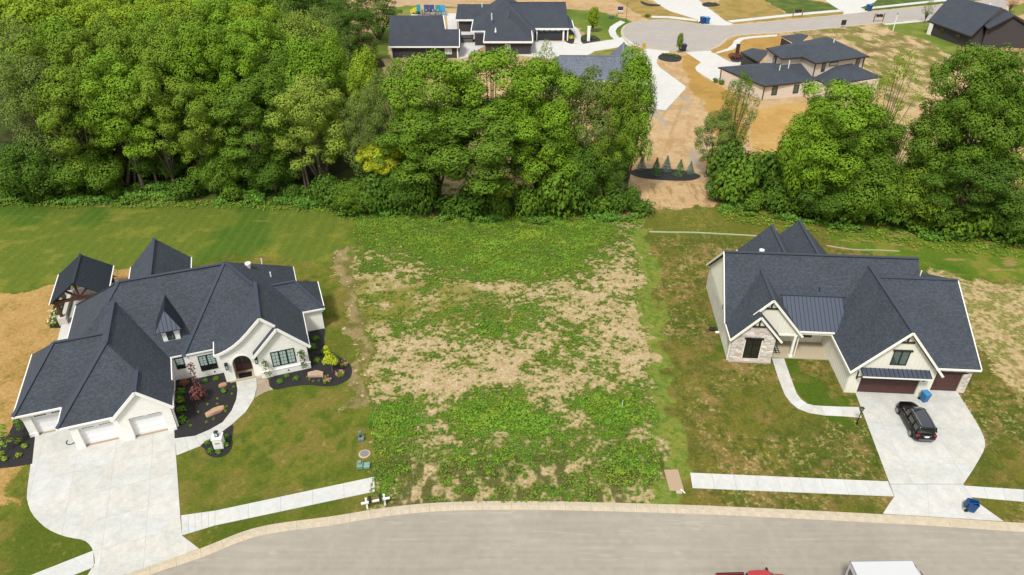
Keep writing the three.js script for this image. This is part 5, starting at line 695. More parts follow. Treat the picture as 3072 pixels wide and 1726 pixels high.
// crown of rounded lobes on limbs; nominal height h, radius r
function treeShape(seed, o) {
  const R = rng(seed), L = new Leaves(), limbs = [], { h, r } = o, cb = o.base ?? 0.28, cy = h * (1 + cb) / 2, ry = h * (1 - cb) / 2 - o.lobe * 0.5, n = o.lobes;
  limbs.push(rod([0, 0, 0], [0.1 * r * (R() - 0.5), h * (cb + 0.12), 0.1 * r * (R() - 0.5)], o.trunk || 0.32, (o.trunk || 0.32) * 0.62, 7));
  const top = h * (cb + 0.1);
  for (let i = 0; i < n; i++) {
    const v = 1 - 2 * (i + 0.5) / n, a = i * 2.39996 + R() * 0.9, s = Math.sqrt(1 - v * v); let x = s * Math.cos(a), y = v, z = s * Math.sin(a);
    if (y < -0.72) continue;
    const prof = o.prof ? o.prof(y) : 1, k = (0.62 + 0.38 * Math.pow(R(), 0.7)) * (o.reach ? 1 + (R() - 0.5) * o.reach : 1), px = x * (r - o.lobe * 0.5) * k * prof, py = cy + y * ry * (0.8 + 0.2 * R() + 0.08 * (R() - 0.5)), pz = z * (r - o.lobe * 0.5) * k * prof, lr = o.lobe * (0.65 + 0.75 * R());
    L.ball(px, py, pz, lr, Math.round(o.leaves * lr * lr / o.lobe / o.lobe), o.leaf, R, { ox: x * 0.6, oy: 0.5, oz: z * 0.6, tone: 0.86 + 0.28 * R(), flat: o.flat ?? 0.8, jit: o.jit });
    if (i % (o.limbEvery || 4) === 0) { const m = [px * 0.45, top + (py - top) * 0.42, pz * 0.45], st = [px * 0.03, h * (cb + (y > 0.3 ? 0.1 : -0.06)), pz * 0.03]; limbs.push(rod(st, m, 0.15, 0.09, 5), rod(m, [px * 0.92, py - lr * 0.3, pz * 0.92], 0.09, 0.03, 5)); }
  }
  for (let i = 0; i < n * 3; i++) { const a = R() * 6.28, q = Math.sqrt(R()) * r * 0.5; L.add(q * Math.cos(a), cy + (R() * 1.6 - 0.9) * ry * 0.8, q * Math.sin(a), R() - 0.5, R() - 0.2, R() - 0.5, o.leaf * 1.4, 0.7, R, 0.8 + 0.3 * R(), 0); }
  return { crown: L.done(), trunk: merge(limbs), h, r };
}
const round = (y) => 1, cone = (y) => 0.55 + 0.45 * Math.sqrt(Math.max(0, (1 - y) / 2)) , broad = (y) => 1.05 - 0.25 * Math.max(0, -y);
const SH = {
  maple: treeShape(11, { h: 19, r: 5, lobe: 1.35, lobes: 62, leaves: 655, leaf: 0.156, base: 0.14, reach: 0.6, prof: broad }),
  mapleB: treeShape(12, { h: 20, r: 5, lobe: 1.25, lobes: 62, leaves: 589, leaf: 0.150, base: 0.17, reach: 0.65 }),
  oak: treeShape(13, { h: 21, r: 5, lobe: 1.45, lobes: 50, leaves: 765, leaf: 0.161, base: 0.19, reach: 0.65 }),
  loose: treeShape(14, { h: 18, r: 4.4, lobe: 1.2, lobes: 70, leaves: 328, leaf: 0.115, base: 0.15, reach: 0.35, jit: 1.4, limbEvery: 2 }),
  drape: treeShape(15, { h: 18, r: 4.5, lobe: 1.25, lobes: 62, leaves: 525, leaf: 0.138, base: 0.06, reach: 0.6, jit: 1.1, flat: 0.8 }),
  narrow: treeShape(16, { h: 17, r: 3.2, lobe: 1.15, lobes: 62, leaves: 568, leaf: 0.144, base: 0.12, reach: 0.35, flat: 1.1 }),
  low: treeShape(17, { h: 7, r: 4, lobe: 1.2, lobes: 46, leaves: 525, leaf: 0.138, base: 0.12, reach: 0.3, trunk: 0.16 }),
  sparse: treeShape(18, { h: 16, r: 4, lobe: 1.1, lobes: 34, leaves: 261, leaf: 0.110, base: 0.2, reach: 0.5, jit: 1.4, limbEvery: 1, trunk: 0.24 }),
  umbrella: treeShape(19, { h: 9, r: 4, lobe: 0.95, lobes: 40, leaves: 451, leaf: 0.126, base: 0.5, reach: 0.4, trunk: 0.14, flat: 0.6, limbEvery: 2 }),
};
function tree(label, shape, mat, [x, z, h, r], o = {}) {
  const S = SH[shape], t = thing(o.name || 'tree', label, o.category || 'tree', [x, 0, z], o.turn ?? (x * 3.7 + z * 1.3), o.group);
  mesh('trunk', S.trunk, o.bark || bark, t); mesh('crown', S.crown, LM[mat], t);
  t.scale.set(r / S.r, h / S.h, r / S.r); return t;
}
// the wood on the left: front edge, then rows behind
const edgeTrees = [];
edgeTrees.push(tree('yellow green maple with two pale stems at the right end of the wood edge', 'maple', 'pale', [-28.09, -96.51, 18.27, 4.83]));
edgeTrees.push(tree('rich green round tree at the wood edge left of the yellow green maple', 'mapleB', 'oak', [-36.97, -97.41, 17.41, 5.71]));
edgeTrees.push(tree('olive tree at the wood edge with pale leaning trunks below it', 'oak', 'olive', [-45.14, -97.07, 17.05, 4.52]));
edgeTrees.push(tree('olive lobed tree at the wood edge above the cluster of bare trunks', 'mapleB', 'olive', [-50.42, -97.41, 18.99, 4.98]));
edgeTrees.push(tree('big olive crowned tree fourth from the left along the wood edge', 'oak', 'maple', [-55.41, -97.64, 20.7, 5.43]));
edgeTrees.push(tree('broad olive tree third from the left along the wood edge', 'maple', 'olive', [-61.57, -97.07, 19.53, 5.19]));
edgeTrees.push(tree('grey green tree at the left margin of the photograph by the wood edge', 'loose', 'grey', [-66.79, -97.41, 21.64, 5.17]));
edgeTrees.push(tree('dark low tree at the lower left end of the wood edge', 'low', 'deep', [-68.69, -95.39, 8.84, 5.52]));
edgeTrees.push(tree('dark low tree below the olive crowns at the left wood edge', 'low', 'oak', [-61.21, -96.06, 7.57, 4.61]));
edgeTrees.push(tree('dark low tree filling the wood edge below the rich green round tree', 'low', 'oak', [-43.03, -96.51, 6.62, 3.66]));
edgeTrees.push(tree('dark low tree at the wood edge left of the yellow green maple stems', 'low', 'deep', [-35.28, -96.73, 7.29, 4.15]));
edgeTrees.push(tree('dark low tree deep in the wood edge behind the bare trunks', 'low', 'deep', [-52.84, -100.57, 6.76, 4.28]));
const woods = 'broadleaf trees packed in the wood on the left', wl = 'broadleaf tree crowded among others inside the wood on the left';
const rows = [
  [[-69.27, -103.64, 21.62, 5.19], 'oak', 'olive'], [[-62.19, -103.64, 23.11, 4.92], 'maple', 'olive'], [[-56.25, -103.64, 22.75, 4.68], 'mapleB', 'olive'], [[-50.23, -103.64, 23.43, 4.67], 'oak', 'olive'], [[-44.49, -103.64, 24.09, 4.91], 'maple', 'maple'], [[-39.6, -103.64, 22.08, 4.69], 'mapleB', 'maple'], [[-35.02, -103.64, 19.09, 4.73], 'oak', 'oak'], [[-29.25, -103.64, 20.94, 3.72], 'narrow', 'maple'],
  [[-74.45, -110.22, 23.11, 5.7], 'loose', 'grey'], [[-67.99, -110.22, 23.34, 5.18], 'maple', 'maple'], [[-61.16, -110.22, 23.2, 5.18], 'mapleB', 'olive'], [[-54.7, -110.22, 23.48, 4.92], 'oak', 'maple'], [[-48.7, -110.22, 23.95, 4.91], 'maple', 'olive'], [[-38.09, -110.22, 23.2, 5.7], 'mapleB', 'maple'], [[-27.52, -110.22, 19.87, 2.87], 'narrow', 'maple'], [[-25.26, -110.22, 16.06, 2.9], 'loose', 'grey'],
  [[-74.99, -116.72, 23.66, 5.97], 'narrow', 'lime'], [[-67.71, -116.72, 23.86, 5.96], 'maple', 'lime'], [[-61.08, -116.72, 23.66, 5.42], 'mapleB', 'lime'], [[-54.32, -116.72, 23.9, 5.42], 'maple', 'lime'], [[-47.15, -116.72, 23.76, 5.69], 'oak', 'maple'], [[-33.97, -116.72, 22.59, 5.71], 'loose', 'pale'], [[-41.53, -116.72, 23.56, 4.61], 'mapleB', 'lime'],
  [[-84.31, -123.85, 24.03, 6.27], 'maple', 'lime'], [[-76.28, -123.85, 23.77, 6.27], 'mapleB', 'lime'], [[-67.56, -123.85, 23.87, 6.27], 'maple', 'lime'], [[-58.92, -123.85, 23.77, 6.27], 'oak', 'lime'], [[-50.72, -123.85, 24.03, 6.27], 'maple', 'lime'], [[-43.08, -123.85, 24.28, 6.26], 'mapleB', 'maple'], [[-38.49, -123.85, 22.75, 4.57], 'loose', 'grey'], [[-32.06, -123.85, 21.98, 4.58], 'loose', 'grey'],
  [[-90.04, -129.89, 24.49, 6.81], 'maple', 'lime'], [[-80.35, -129.89, 24.75, 6.81], 'mapleB', 'maple'], [[-71.37, -129.89, 24.65, 6.81], 'maple', 'lime'], [[-62.32, -129.89, 24.75, 6.81], 'oak', 'maple'], [[-53.28, -129.89, 24.86, 6.81], 'mapleB', 'lime'], [[-44.29, -129.89, 24.75, 6.51], 'maple', 'maple'], [[-36.49, -129.89, 24.23, 5.93], 'oak', 'deep'],
];
const tint = { oak: 'green', maple: 'fresh green', olive: 'olive', lime: 'bright yellow green', grey: 'grey green', pale: 'pale green' }, nth = ['first', 'second', 'third', 'fourth', 'fifth', 'sixth', 'seventh', 'eighth'], rowName = ['in the second row behind the wood edge', 'in the third row of the wood', 'in the fourth row of the wood', 'in the fifth row near the top edge', 'in the farthest row at the top edge'];
{ rows.sort((a, b) => b[0][1] - a[0][1] || a[0][0] - b[0][0]); let at_ = -1, lastZ = 0, k = 0; for (const [p, shape, mat] of rows) { if (p[1] !== lastZ) { at_++; k = 0; lastZ = p[1]; } tree(tint[mat] + ' tree ' + rowName[at_] + ', ' + nth[k++] + ' from the left', shape, mat, p, { group: woods }); } }
tree('dark ivy covered tree beside the wood nearest the long outbuilding', 'drape', 'deep', [-32.61, -159.6, 13.88, 3.98]);
tree('tall dark tree with a bare grey trunk at the top right of the wood', 'drape', 'deep', [-37.47, -160.87, 13.82, 4.74]);
tree('dusky dark tree at the top edge left of the blue garden chairs', 'drape', 'deep', [-33.43, -183.68, 12.93, 6.14]);
tree('dark tree deep in shade at the top edge right of the grey green tree', 'oak', 'deep', [-42.93, -171.63, 14.81, 5.77]);
// the group in the middle
tree('slim bright yellow green tree at the left end of the middle group', 'narrow', 'lime', [-21.6, -103.64, 19.09, 2.74]);
tree('grey green tree in front of the slim yellow green one, left in the middle group', 'loose', 'grey', [-20.29, -95.39, 16.67, 3.52]);
tree('loose grey green tree through which pale soil shows, left in the middle group', 'loose', 'grey', [-15.41, -95.39, 20.88, 3.47]);
tree('thin dull green tree in front of the outbuilding corner', 'loose', 'grey', [-17.96, -95.39, 19.57, 3.26]);
tree('round bright green maple before the long outbuilding roof', 'maple', 'maple', [-10.61, -94.29, 22.24, 6.17]);
tree('large bright green maple at the centre of the middle group', 'mapleB', 'maple', [-2.82, -93.86, 22.9, 6.82]);
tree('bright green maple right of centre with the dark house behind it', 'maple', 'maple', [3.61, -93.64, 21.78, 5.24]);
tree('deep green lower maple spreading at the front of the middle group', 'maple', 'oak', [-3.74, -91.32, 16.43, 8.17]);
tree('deep green maple at the front left of the middle group', 'mapleB', 'oak', [-11.84, -91.53, 15.91, 6.37]);
tree('bright green maple at the front right of the middle group', 'mapleB', 'maple', [4.54, -91.74, 16.51, 5.46]);
tree('thin pale crown rising over the white driveway behind the maples', 'sparse', 'pale', [4.56, -96.51, 22.65, 2.79]);
tree('grey green willowy tree before the pale slate roofs', 'drape', 'grey', [10.47, -94.29, 19.67, 3.92]);
tree('loose grey green tree left of the willowy one before the pale slate roofs', 'loose', 'grey', [7.2, -94.73, 19.98, 3.93]);
tree('yellowish vine draped tree right in the middle group', 'drape', 'olive', [13.6, -93, 19.61, 3.42]);
tree('bright green upright tree at the right end of the middle group', 'narrow', 'maple', [16.52, -94.29, 21.82, 2.86]);
tree('dark green tree below the willowy tree beside the ivy covered trunk', 'low', 'deep', [9.21, -91.32, 9.99, 3.93]);
tree('ivy covered trunk like green column at the right end of the middle group', 'narrow', 'deep', [14.04, -91.95, 9.74, 1.98]);
tree('small yellow green tree low at the left of the middle group', 'umbrella', 'gold', [-18.25, -93, 9.7, 3.52]);
tree('small golden green tree at the foot of the big maples', 'umbrella', 'gold', [5.75, -90.09, 6.14, 1.97]);
tree('small lime green tree low before the centre maples', 'umbrella', 'lime', [-1.64, -89.89, 5.74, 2.2]);
tree('dark low tree below the loose grey tree on the left of the middle group', 'low', 'deep', [-13.97, -91.11, 7.66, 3.96]);
tree('dark low tree under the golden sapling at the left of the middle group', 'low', 'oak', [-21.63, -91.11, 4.67, 3.52]);
// right of the sandy gap
tree('slender open tree standing alone right of the spruce bed', 'loose', 'oak', [33.3, -102.15, 17.39, 2.47], { bark: barkPale });
tree('leaning bushy tree left of the slender open tree', 'drape', 'grey', [31.06, -101.66, 11.22, 3.13]);
tree('large bright green tree in front of the tan house', 'mapleB', 'maple', [43.05, -89.89, 19.82, 6.21]);
tree('deep green broad crown behind the large bright tree before the tan house', 'maple', 'oak', [46.16, -90.91, 16.12, 5.88]);
tree('green crown at the left shoulder of the large bright tree before the tan house', 'mapleB', 'maple', [41.3, -90.7, 16.19, 4.29]);
tree('dense dark crown behind the tall full tree at the right edge', 'maple', 'oak', [60.37, -87.7, 20.15, 6.52]);
tree('bright green lower tree leaning left before the tan house', 'low', 'maple', [40.48, -90.09, 15.07, 3.83]);
tree('thin yellow green tree between the two big trees on the right', 'sparse', 'lime', [50.18, -92.16, 22.6, 3.14]);
tree('dull olive tree below the thin yellow green one', 'loose', 'oak', [51.73, -90.09, 13.72, 4.08]);
tree('tall full tree at the right edge before the charcoal house', 'mapleB', 'oak', [56.71, -87.31, 25.05, 5.32]);
tree('tall tree cut by the right margin of the photograph', 'oak', 'oak', [59.33, -85.22, 24.81, 4.81]);
tree('olive tree at the front between the big right trees', 'low', 'olive', [54.52, -86.54, 9.17, 4.68]);
tree('deep green tree low at the right edge above the lawn', 'maple', 'deep', [59.19, -84.11, 12.91, 5.6]);
tree('deep green low tree at the foot of the bright tree before the tan house', 'low', 'oak', [47.5, -87.7, 9.6, 5.17]);
tree('low dark tree behind the roof peak of the cream house', 'low', 'deep', [43.31, -88.69, 6.78, 4.57]);
tree('low dark tree at the right margin above the green lawn', 'low', 'deep', [65.92, -82.92, 5.67, 4.36]);
scene.updateMatrixWorld(true);
for (const [a, b, w, k] of [[[-59.24, -99.27], [-59.38, -96.15], 0.22, 3], [[-58.73, -99.27], [-55.92, -96.15], 0.26, 3], [[-57.72, -99.74], [-55.88, -97.12], 0.2, 3], [[-56.65, -99.74], [-54.92, -96.39], 0.2, 3], [[-61.32, -99.38], [-62.07, -98.21], 0.18, 4], [[-53.86, -98.8], [-53.23, -96.15], 0.2, 3], [[-53.26, -100.57], [-51.47, -97.27], 0.2, 2], [[-51.89, -100.21], [-50.59, -97.52], 0.16, 2], [[-48.25, -101.17], [-46.11, -97.27], 0.22, 2], [[-47.63, -101.17], [-45.33, -97.27], 0.2, 2], [[-30.21, -96.85], [-30.31, -94.82], 0.2, 0], [[-30.76, -96.85], [-30.65, -94.82], 0.18, 0]]) {
  const t = edgeTrees[k], m = mesh('trunk', rod([0, 0, 0], [(b[0] - a[0]), 6, (b[1] - a[1]) * 0.3], w, w * 0.6, 7), barkPale, t), W = new THREE.Matrix4().makeTranslation(a[0], 0, a[1]); W.premultiply(t.matrixWorld.clone().invert()).decompose(m.position, m.quaternion, m.scale);
}
{ const a = [40.75, -94.29], t = thing('dead_trunk', 'bare leaning dead trunk standing in the shrubs left of the bright tree', 'trunk', [a[0], 0, a[1]]); mesh('stem', [rod([0, 0, 0], [0.7, 4, 0.2], 0.3, 0.24, 8), rod([0.7, 4, 0.2], [0.75, 7.6, 0], 0.24, 0.19, 8), rod([0.6, 3.6, 0.2], [1.5, 4.2, 0.4], 0.08, 0.03, 5)], barkPale, t); }
{ const a = [39.56, -95.95], t = thing('dead_trunk', 'short broken white stub with a bent twig in the shrubs', 'trunk', [a[0], 0, a[1]]); mesh('stem', [rod([0, 0, 0], [0.25, 3.2, 0], 0.24, 0.08, 7), rod([0, 1.2, 0], [-1.3, 2.0, 0.2], 0.07, 0.05, 5), rod([-1.3, 2, 0.2], [-1.8, 1.5, 0.2], 0.05, 0.03, 5)], barkPale, t); }

// shrubs: one builder, three shapes
function bushShape(seed, r, n, leaf, o = {}) { const R = rng(seed), L = new Leaves(), k = o.balls || 7; for (let i = 0; i < k; i++) { const a = i * 2.4, q = r * 0.5 * Math.sqrt(i / k); L.ball(q * Math.cos(a), r * (o.lift ?? 0.45) * (1 - 0.3 * q / r) + (o.tall || 0) * R(), q * Math.sin(a), r * (0.45 + 0.15 * R()), Math.round(n / k), leaf, R, { tone: 0.85 + 0.3 * R(), jit: o.jit || 1 }); } return L.done(); }
const BS = { big: bushShape(31, 2.2, 1900, 0.2, { balls: 11, tall: 1.1 }), mid: bushShape(32, 0.55, 420, 0.07, { balls: 7 }), tuft: bushShape(33, 0.35, 150, 0.075, { balls: 4, jit: 1.6 }), spike: bushShape(34, 0.3, 260, 0.06, { balls: 8, tall: 1.0, lift: 0.6 }) };
function plant(label, shape, mat, [x, z], s = 1, o = {}) { const t = thing(o.name || 'shrub', label, o.category || 'shrub', [x, o.y ?? 0.03, z], x * 2.1 + z, o.group); mesh('foliage', BS[shape], LM[mat], t); if (o.bloom) mesh('blossom', o.bloom.geo, LM[o.bloom.mat], t); t.scale.set(s, (o.sy || 1) * s, s); return t; }
const ORD = ['first', 'second', 'third', 'fourth', 'fifth', 'sixth', 'seventh', 'eighth', 'ninth', 'tenth', 'eleventh', 'twelfth', 'thirteenth', 'fourteenth', 'fifteenth', 'sixteenth', 'seventeenth', 'eighteenth', 'nineteenth', 'twentieth', 'twenty first', 'twenty second'], bushN = {}, hedge = 'bushes along the foot of the trees', hl = 'rounded green bush in the tangle along the foot of the trees';
{ const R = rng(91), mats = ['deep', 'deep', 'oak', 'oak', 'deep', 'deep'];
  let bi = 0; for (const [p, s] of [[[-73.61, -95.17], 1], [[-69.8, -94.51], .9], [[-58.6, -95.17], .8], [[-47.86, -94.73], 1], [[-40.85, -94.29], 1.1], [[-32.11, -94.51], 1], [[-26.69, -93.22], 1.1], [[-24.74, -91.95], 1.3], [[-22.16, -90.91], 1.3], [[-19.27, -90.7], 1.2], [[-15.89, -90.29], 1.1], [[-12.54, -89.89], 1.2], [[-9.23, -89.69], 1.3], [[-5.44, -89.28], 1.3], [[-1.69, -89.08], 1.2], [[2.06, -89.08], 1.3], [[5.82, -89.28], 1.4], [[9.12, -89.58], 1.4], [[12, -90.09], 1.3], [[14.88, -90.5], 1.3], [[16.93, -91.63], 1.1], [[18.14, -90.09], .9], [[32.09, -98.8], 1.6], [[33.86, -95.95], 1.7], [[37.16, -98.8], 1.7], [[38.15, -95.39], 1.6], [[32.03, -92.68], 1.3], [[34.48, -91.11], 1.2], [[37.66, -90.6], 1.3], [[40.63, -89.58], 1.3], [[41.73, -94.29], 1.4], [[43.1, -88.59], 1.4], [[45.98, -87.6], 1.4], [[49.4, -86.93], 1.3], [[52.73, -86.16], 1.4], [[55.48, -85.22], 1.4], [[58.64, -84.29], 1.4], [[61.74, -83.38], 1.4], [[65, -82.83], 1.5], [[67.79, -82.3], 1.4], [[30, -94.29], 1], [[40.23, -100.57], 1.3]]) { const at_ = p[0] < -20 ? 'the left wood' : p[0] < 20 ? 'the middle trees' : 'the right trees', key = at_, n = bushN[key] = (bushN[key] || 0) + 1; plant(ORD[n - 1] + ' rounded green bush from the left at the foot of ' + at_, 'big', mats[Math.floor(R() * 6)], p, s * (0.7 + 0.55 * R()), { group: hedge, name: 'bush', category: 'bush', sy: 0.75 + 0.95 * R() }); }
}
// weeds and rough grass: too many to count
{
  const R = rng(123), L = new Leaves(); for (let i = 0; i < 16; i++) { const a = R() * 6.28, q = R() * 0.16; L.add(q * Math.cos(a), 0.05 + 0.22 * R(), q * Math.sin(a), Math.cos(a) * 0.6, 0.8, Math.sin(a) * 0.6, 0.075 + 0.05 * R(), 0.5, R, 0.8 + 0.4 * R(), (R() - 0.5) * 0.2); }
  const geo = L.done(), inside = (x, z) => nearClass(x, z) === 4;
  const scatter = (name, label, mat, tries, x0, x1, z0, z1, ok, size) => {
    const ms = [], m = new THREE.Matrix4(), q = new THREE.Quaternion(), up_ = V(0, 1, 0);
    for (let i = 0; i < tries; i++) { const x = x0 + R() * (x1 - x0), z = z0 + R() * (z1 - z0), s = ok(x, z) * size * (0.6 + 0.8 * R()); if (s <= 0) continue; ms.push(m.clone().compose(V(x, 0, z), q.clone().setFromAxisAngle(up_, R() * 6.28), V(s, s * (0.7 + 0.6 * R()), s))); }
    const o = new THREE.InstancedMesh(geo, mat, ms.length); ms.forEach((k, i) => { o.setMatrixAt(i, k); const x = k.elements[12], z = k.elements[14], t = (0.72 + 0.6 * fbm(x * 0.7, z * 0.7 + 60, 3)) * (0.75 + 0.5 * R()), w = (vn(x * 0.6 + 20, z * 0.6) - 0.4) * 0.35; o.setColorAt(i, new THREE.Color().setRGB(t * (1 + w), t, t)); }); o.name = name; o.castShadow = o.receiveShadow = true; tag(o, label, 'weeds', null, 'stuff'); scene.add(o); return o;
  };
  scatter('weeds', 'bright green weeds growing in patches over the vacant lot', LM.weed, 135000, -27, 26, -96, -39, (x, z) => { if (!inside(x, z)) return 0; const D = weedField(x, z); return D > 0.84 ? Math.min(1.15, 0.4 + (D - 0.84) * 0.9) : 0; }, 0.82);
  scatter('rough_grass', 'dull green tufts of rough grass on the sandy vacant lot', LM.weedDry, 130000, -27, 26, -96, -39, (x, z) => { if (!inside(x, z)) return 0; const D = weedField(x, z); return D > 0.46 && D < 0.88 ? 0.7 : D > 0.12 && h2(Math.floor(x * 9), Math.floor(z * 9)) > 0.82 ? 0.6 : 0; }, 0.66);
  const edge = [[-79.94, -94.29], [-60.08, -93.64], [-40.5, -93.22], [-30.76, -93], [-22.95, -90.09], [-11.01, -88.59], [2.97, -88.09], [16.04, -88.59], [18.45, -89.08]], edge2 = [[29.37, -91.63], [37.97, -88.59], [48.23, -85.22], [60.13, -82.03], [72.23, -80.29]];
  const near = (E, x, z, a, b) => { for (let i = 0; i + 1 < E.length; i++) if (x >= E[i][0] && x < E[i + 1][0]) { const zl = E[i][1] + (E[i + 1][1] - E[i][1]) * (x - E[i][0]) / (E[i + 1][0] - E[i][0]); return z < zl + b + 1.2 * vn(x * 0.5, 3) && z > zl - a; } return false; };
  scatter('undergrowth', 'tall weeds and brambles along the foot of the trees', LM.shrub, 60000, -82, 76, -106, -82, (x, z) => near(edge, x, z, 6, 0.4) || near(edge2, x, z, 7, 0.4) ? 1.5 * sstep(0.3, 0.62, vn(x * 0.45, z * 0.6 + 4)) : 0, 1.55);
  scatter('grass_fringe', 'bright long grass at the edge of the lawns before the trees', LM.weed, 26000, -82, 76, -100, -76, (x, z) => near(edge, x, z, 0.5, 1.4) || near(edge2, x, z, 0.5, 3) ? 0.9 : 0, 1);
}
// planting round the left house
const flowerHead = (seed, n, r) => { const R = rng(seed), L = new Leaves(); for (let i = 0; i < n; i++) { const a = R() * 6.28, q = r * Math.sqrt(R()); L.ball(q * Math.cos(a), r * (0.75 + 0.25 * R()), q * Math.sin(a), 0.09, 16, 0.045, R, {}); } return L.done(); };
const FH_ = flowerHead(61, 15, 0.5), FB = flowerHead(62, 16, 0.55);
plant('tall dark red leaved maple in the mulch bed by the garage', 'mid', 'red', [[-30.08, -51.37]][0], 1.75, { name: 'red_maple', category: 'shrub', sy: 2.1 });
plant('thin upper stem of dark red leaves behind the red maple against the wall', 'spike', 'red', [[-31.11, -53.3]][0], 1.6, { name: 'red_shrub', sy: 1.4 });
plant('low rust brown shrub in the inner corner of the mulch bed', 'mid', 'rust', [[-32.47, -53.61]][0], 1.0);
plant('round green shrub under the double window, left one', 'mid', 'shrub', [[-30.52, -54.05]][0], 0.68);
plant('round green shrub under the double window, right one', 'mid', 'shrub', [[-29.55, -54.3]][0], 0.68);
const gw = 'loose green shrubs along the garage wall';
['uppermost loose green shrub along the garage wall, farthest from the driveway', 'second loose green shrub from the top along the garage wall', 'third loose green shrub from the top along the garage wall', 'lowest loose green shrub along the garage wall, nearest the driveway'].forEach((l, i) => plant(l, 'tuft', i === 1 ? 'olive' : 'shrub', [[[-32.25, -52.2]][0], [[-31.82, -51.08]][0], [[-31.19, -49.7]][0], [[-30.6, -48.37]][0]][i], 1.75, { group: gw }));
plant('small green perennial beside the pale rock near the entry walk', 'tuft', 'shrub', [[-28.15, -52.45]][0], 1.15);
const low = 'low mounds in the mulch beds', lowL = 'tiny yellow green mound of leaves in black mulch near the walk';
for (const p of [[-27.43, -53.12], [-27.24, -52.09], [-28.45, -51.43], [-29.09, -50.62], [-28.18, -50.65], [-27.2, -50.33], [-28.36, -48.26], [-27.84, -48.64], [-29.65, -47.77], [-29.59, -49.59], [-27.07, -49.7]]) plant(lowL, 'tuft', 'olive', p, 0.55, { group: low, name: 'perennial', category: 'plant' });
for (const p of [[-20.22, -54.23], [-20.55, -54.61], [-19.79, -53.98], [-19.25, -54.05]]) plant('tiny green mound of leaves in black mulch beside the long pale boulder', 'tuft', 'olive', p, 0.5, { group: 'low mounds beside the boulder', name: 'perennial', category: 'plant' });
plant('round green shrub left of three below the triple window', 'mid', 'shrub', [[-23.01, -53.86]][0], 0.8);
plant('round green shrub middle of three below the triple window', 'mid', 'shrub', [[-22.57, -54.74]][0], 0.68);
plant('round green shrub right of three below the triple window', 'mid', 'shrub', [[-21.56, -54.3]][0], 0.76);
plant('upright green shrub at the left corner of the front gable by the flagstones', 'spike', 'oak', [[-24.26, -54.23]][0], 1.5, { sy: 1.3 });
plant('upright dark green shrub at the right corner of the front gable', 'spike', 'deep', [[-20.99, -55.51]][0], 1.7, { sy: 1.2 });
plant('green shrub nearest the side wall in the mulch at the house corner', 'mid', 'shrub', [[-21.07, -60.82]][0], 0.9);
plant('wide green shrub below the corner eave of the left house', 'mid', 'shrub', [[-21.14, -59.31]][0], 1.05);
plant('green shrub behind the yellow tree in the mulch', 'mid', 'oak', [[-19.7, -58.47]][0], 1.0);
plant('green shrub left of the yellow tree in the mulch', 'mid', 'olive', [[-20.14, -57.17]][0], 0.85);
plant('small green sprig against the side wall at the top of the mulch bed', 'tuft', 'shrub', [[-22.18, -61.7]][0], 0.9);
[['pink flowering bush uppermost at the right end of the mulch bed', [[-17.26, -56.43]][0]], ['pink flowering bush in the middle at the right end of the mulch bed', [[-17.26, -54.87]][0]], ['pink and green flowering bush lowest in the mulch bed right of the boulder', [[-18.44, -53.98]][0]]].forEach(([l, p], i) => plant(l, 'mid', 'olive', p, 0.95, { name: 'flowering_shrub', bloom: { geo: FH_, mat: 'pink' } }));
{ // yellow tree
  const R = rng(71), L = new Leaves(); for (const [x, y, z, r, n] of [[0, 1.6, 0, 0.6, 400], [0.4, 1.45, 0.1, 0.4, 200], [-0.4, 1.5, 0.1, 0.4, 200], [-0.1, 2.0, 0, 0.42, 220], [-0.2, 2.6, 0, 0.3, 150], [-0.25, 3.1, 0, 0.22, 90]]) L.ball(x, y, z, r, n, 0.1, R, {});
  const p = [[-18.18, -55.51]][0], t = thing('yellow_tree', 'small bright yellow leaved tree on a thin stem in the mulch bed', 'tree', [p[0], 0.03, p[1]]); mesh('trunk', rod([0, 0, 0], [-0.05, 2.4, 0], 0.045, 0.025, 6), barkPale, t); mesh('crown', L.done(), LM.gold, t);
}
['left', 'right', 'front left', 'front', 'right front'].forEach((l, i) => plant('small green shrub at the ' + l + ' of the white address pillar', 'tuft', 'shrub', [[[-27.3, -45.57]][0], [[-25.82, -46.28]][0], [[-26.72, -44.6]][0], [[-25.92, -44.44]][0], [[-25.51, -45.33]][0]][i], 1.05));
plant('yellow green airy shrub in the mulch at the left edge of the photograph', 'spike', 'pale', [[-44.72, -44.97]][0], 2.6, { sy: 0.8 });
plant('green shrub in the mulch beside the outer garage pier', 'spike', 'shrub', [[-44.82, -47.03]][0], 1.5, { sy: 0.8 });
for (const [l, p] of [['pale green hosta beside the yellow green shrub at the left edge', [[-44.38, -45.8]][0]], ['pale green hosta nearest the driveway in the left mulch bed', [[-43.44, -45.15]][0]], ['pale green hosta lowest in the left mulch bed', [[-43.35, -44.03]][0]], ['pale green hosta at the lower left of the left mulch bed', [[-44.32, -43.64]][0]], ['pale green hosta at the very left margin in the mulch', [[-44.96, -44.23]][0]]]) plant(l, 'tuft', 'pale', p, 1.1, { name: 'hosta', category: 'plant' });
plant('cream flowering hydrangea in front of the pavilion pier', 'mid', 'oak', [[-50.68, -63.67]][0], 1.5, { name: 'hydrangea', bloom: { geo: FB, mat: 'cream' } });
plant('cream flowering hydrangea beside the leaning shade of the pavilion post', 'mid', 'oak', [[-51.46, -65.57]][0], 1.3, { name: 'hydrangea', bloom: { geo: FB, mat: 'cream' } });
plant('cream flowering hydrangea under the left eave of the pavilion', 'mid', 'oak', [[-52.18, -67.38]][0], 1.2, { name: 'hydrangea', bloom: { geo: FB, mat: 'cream' } });
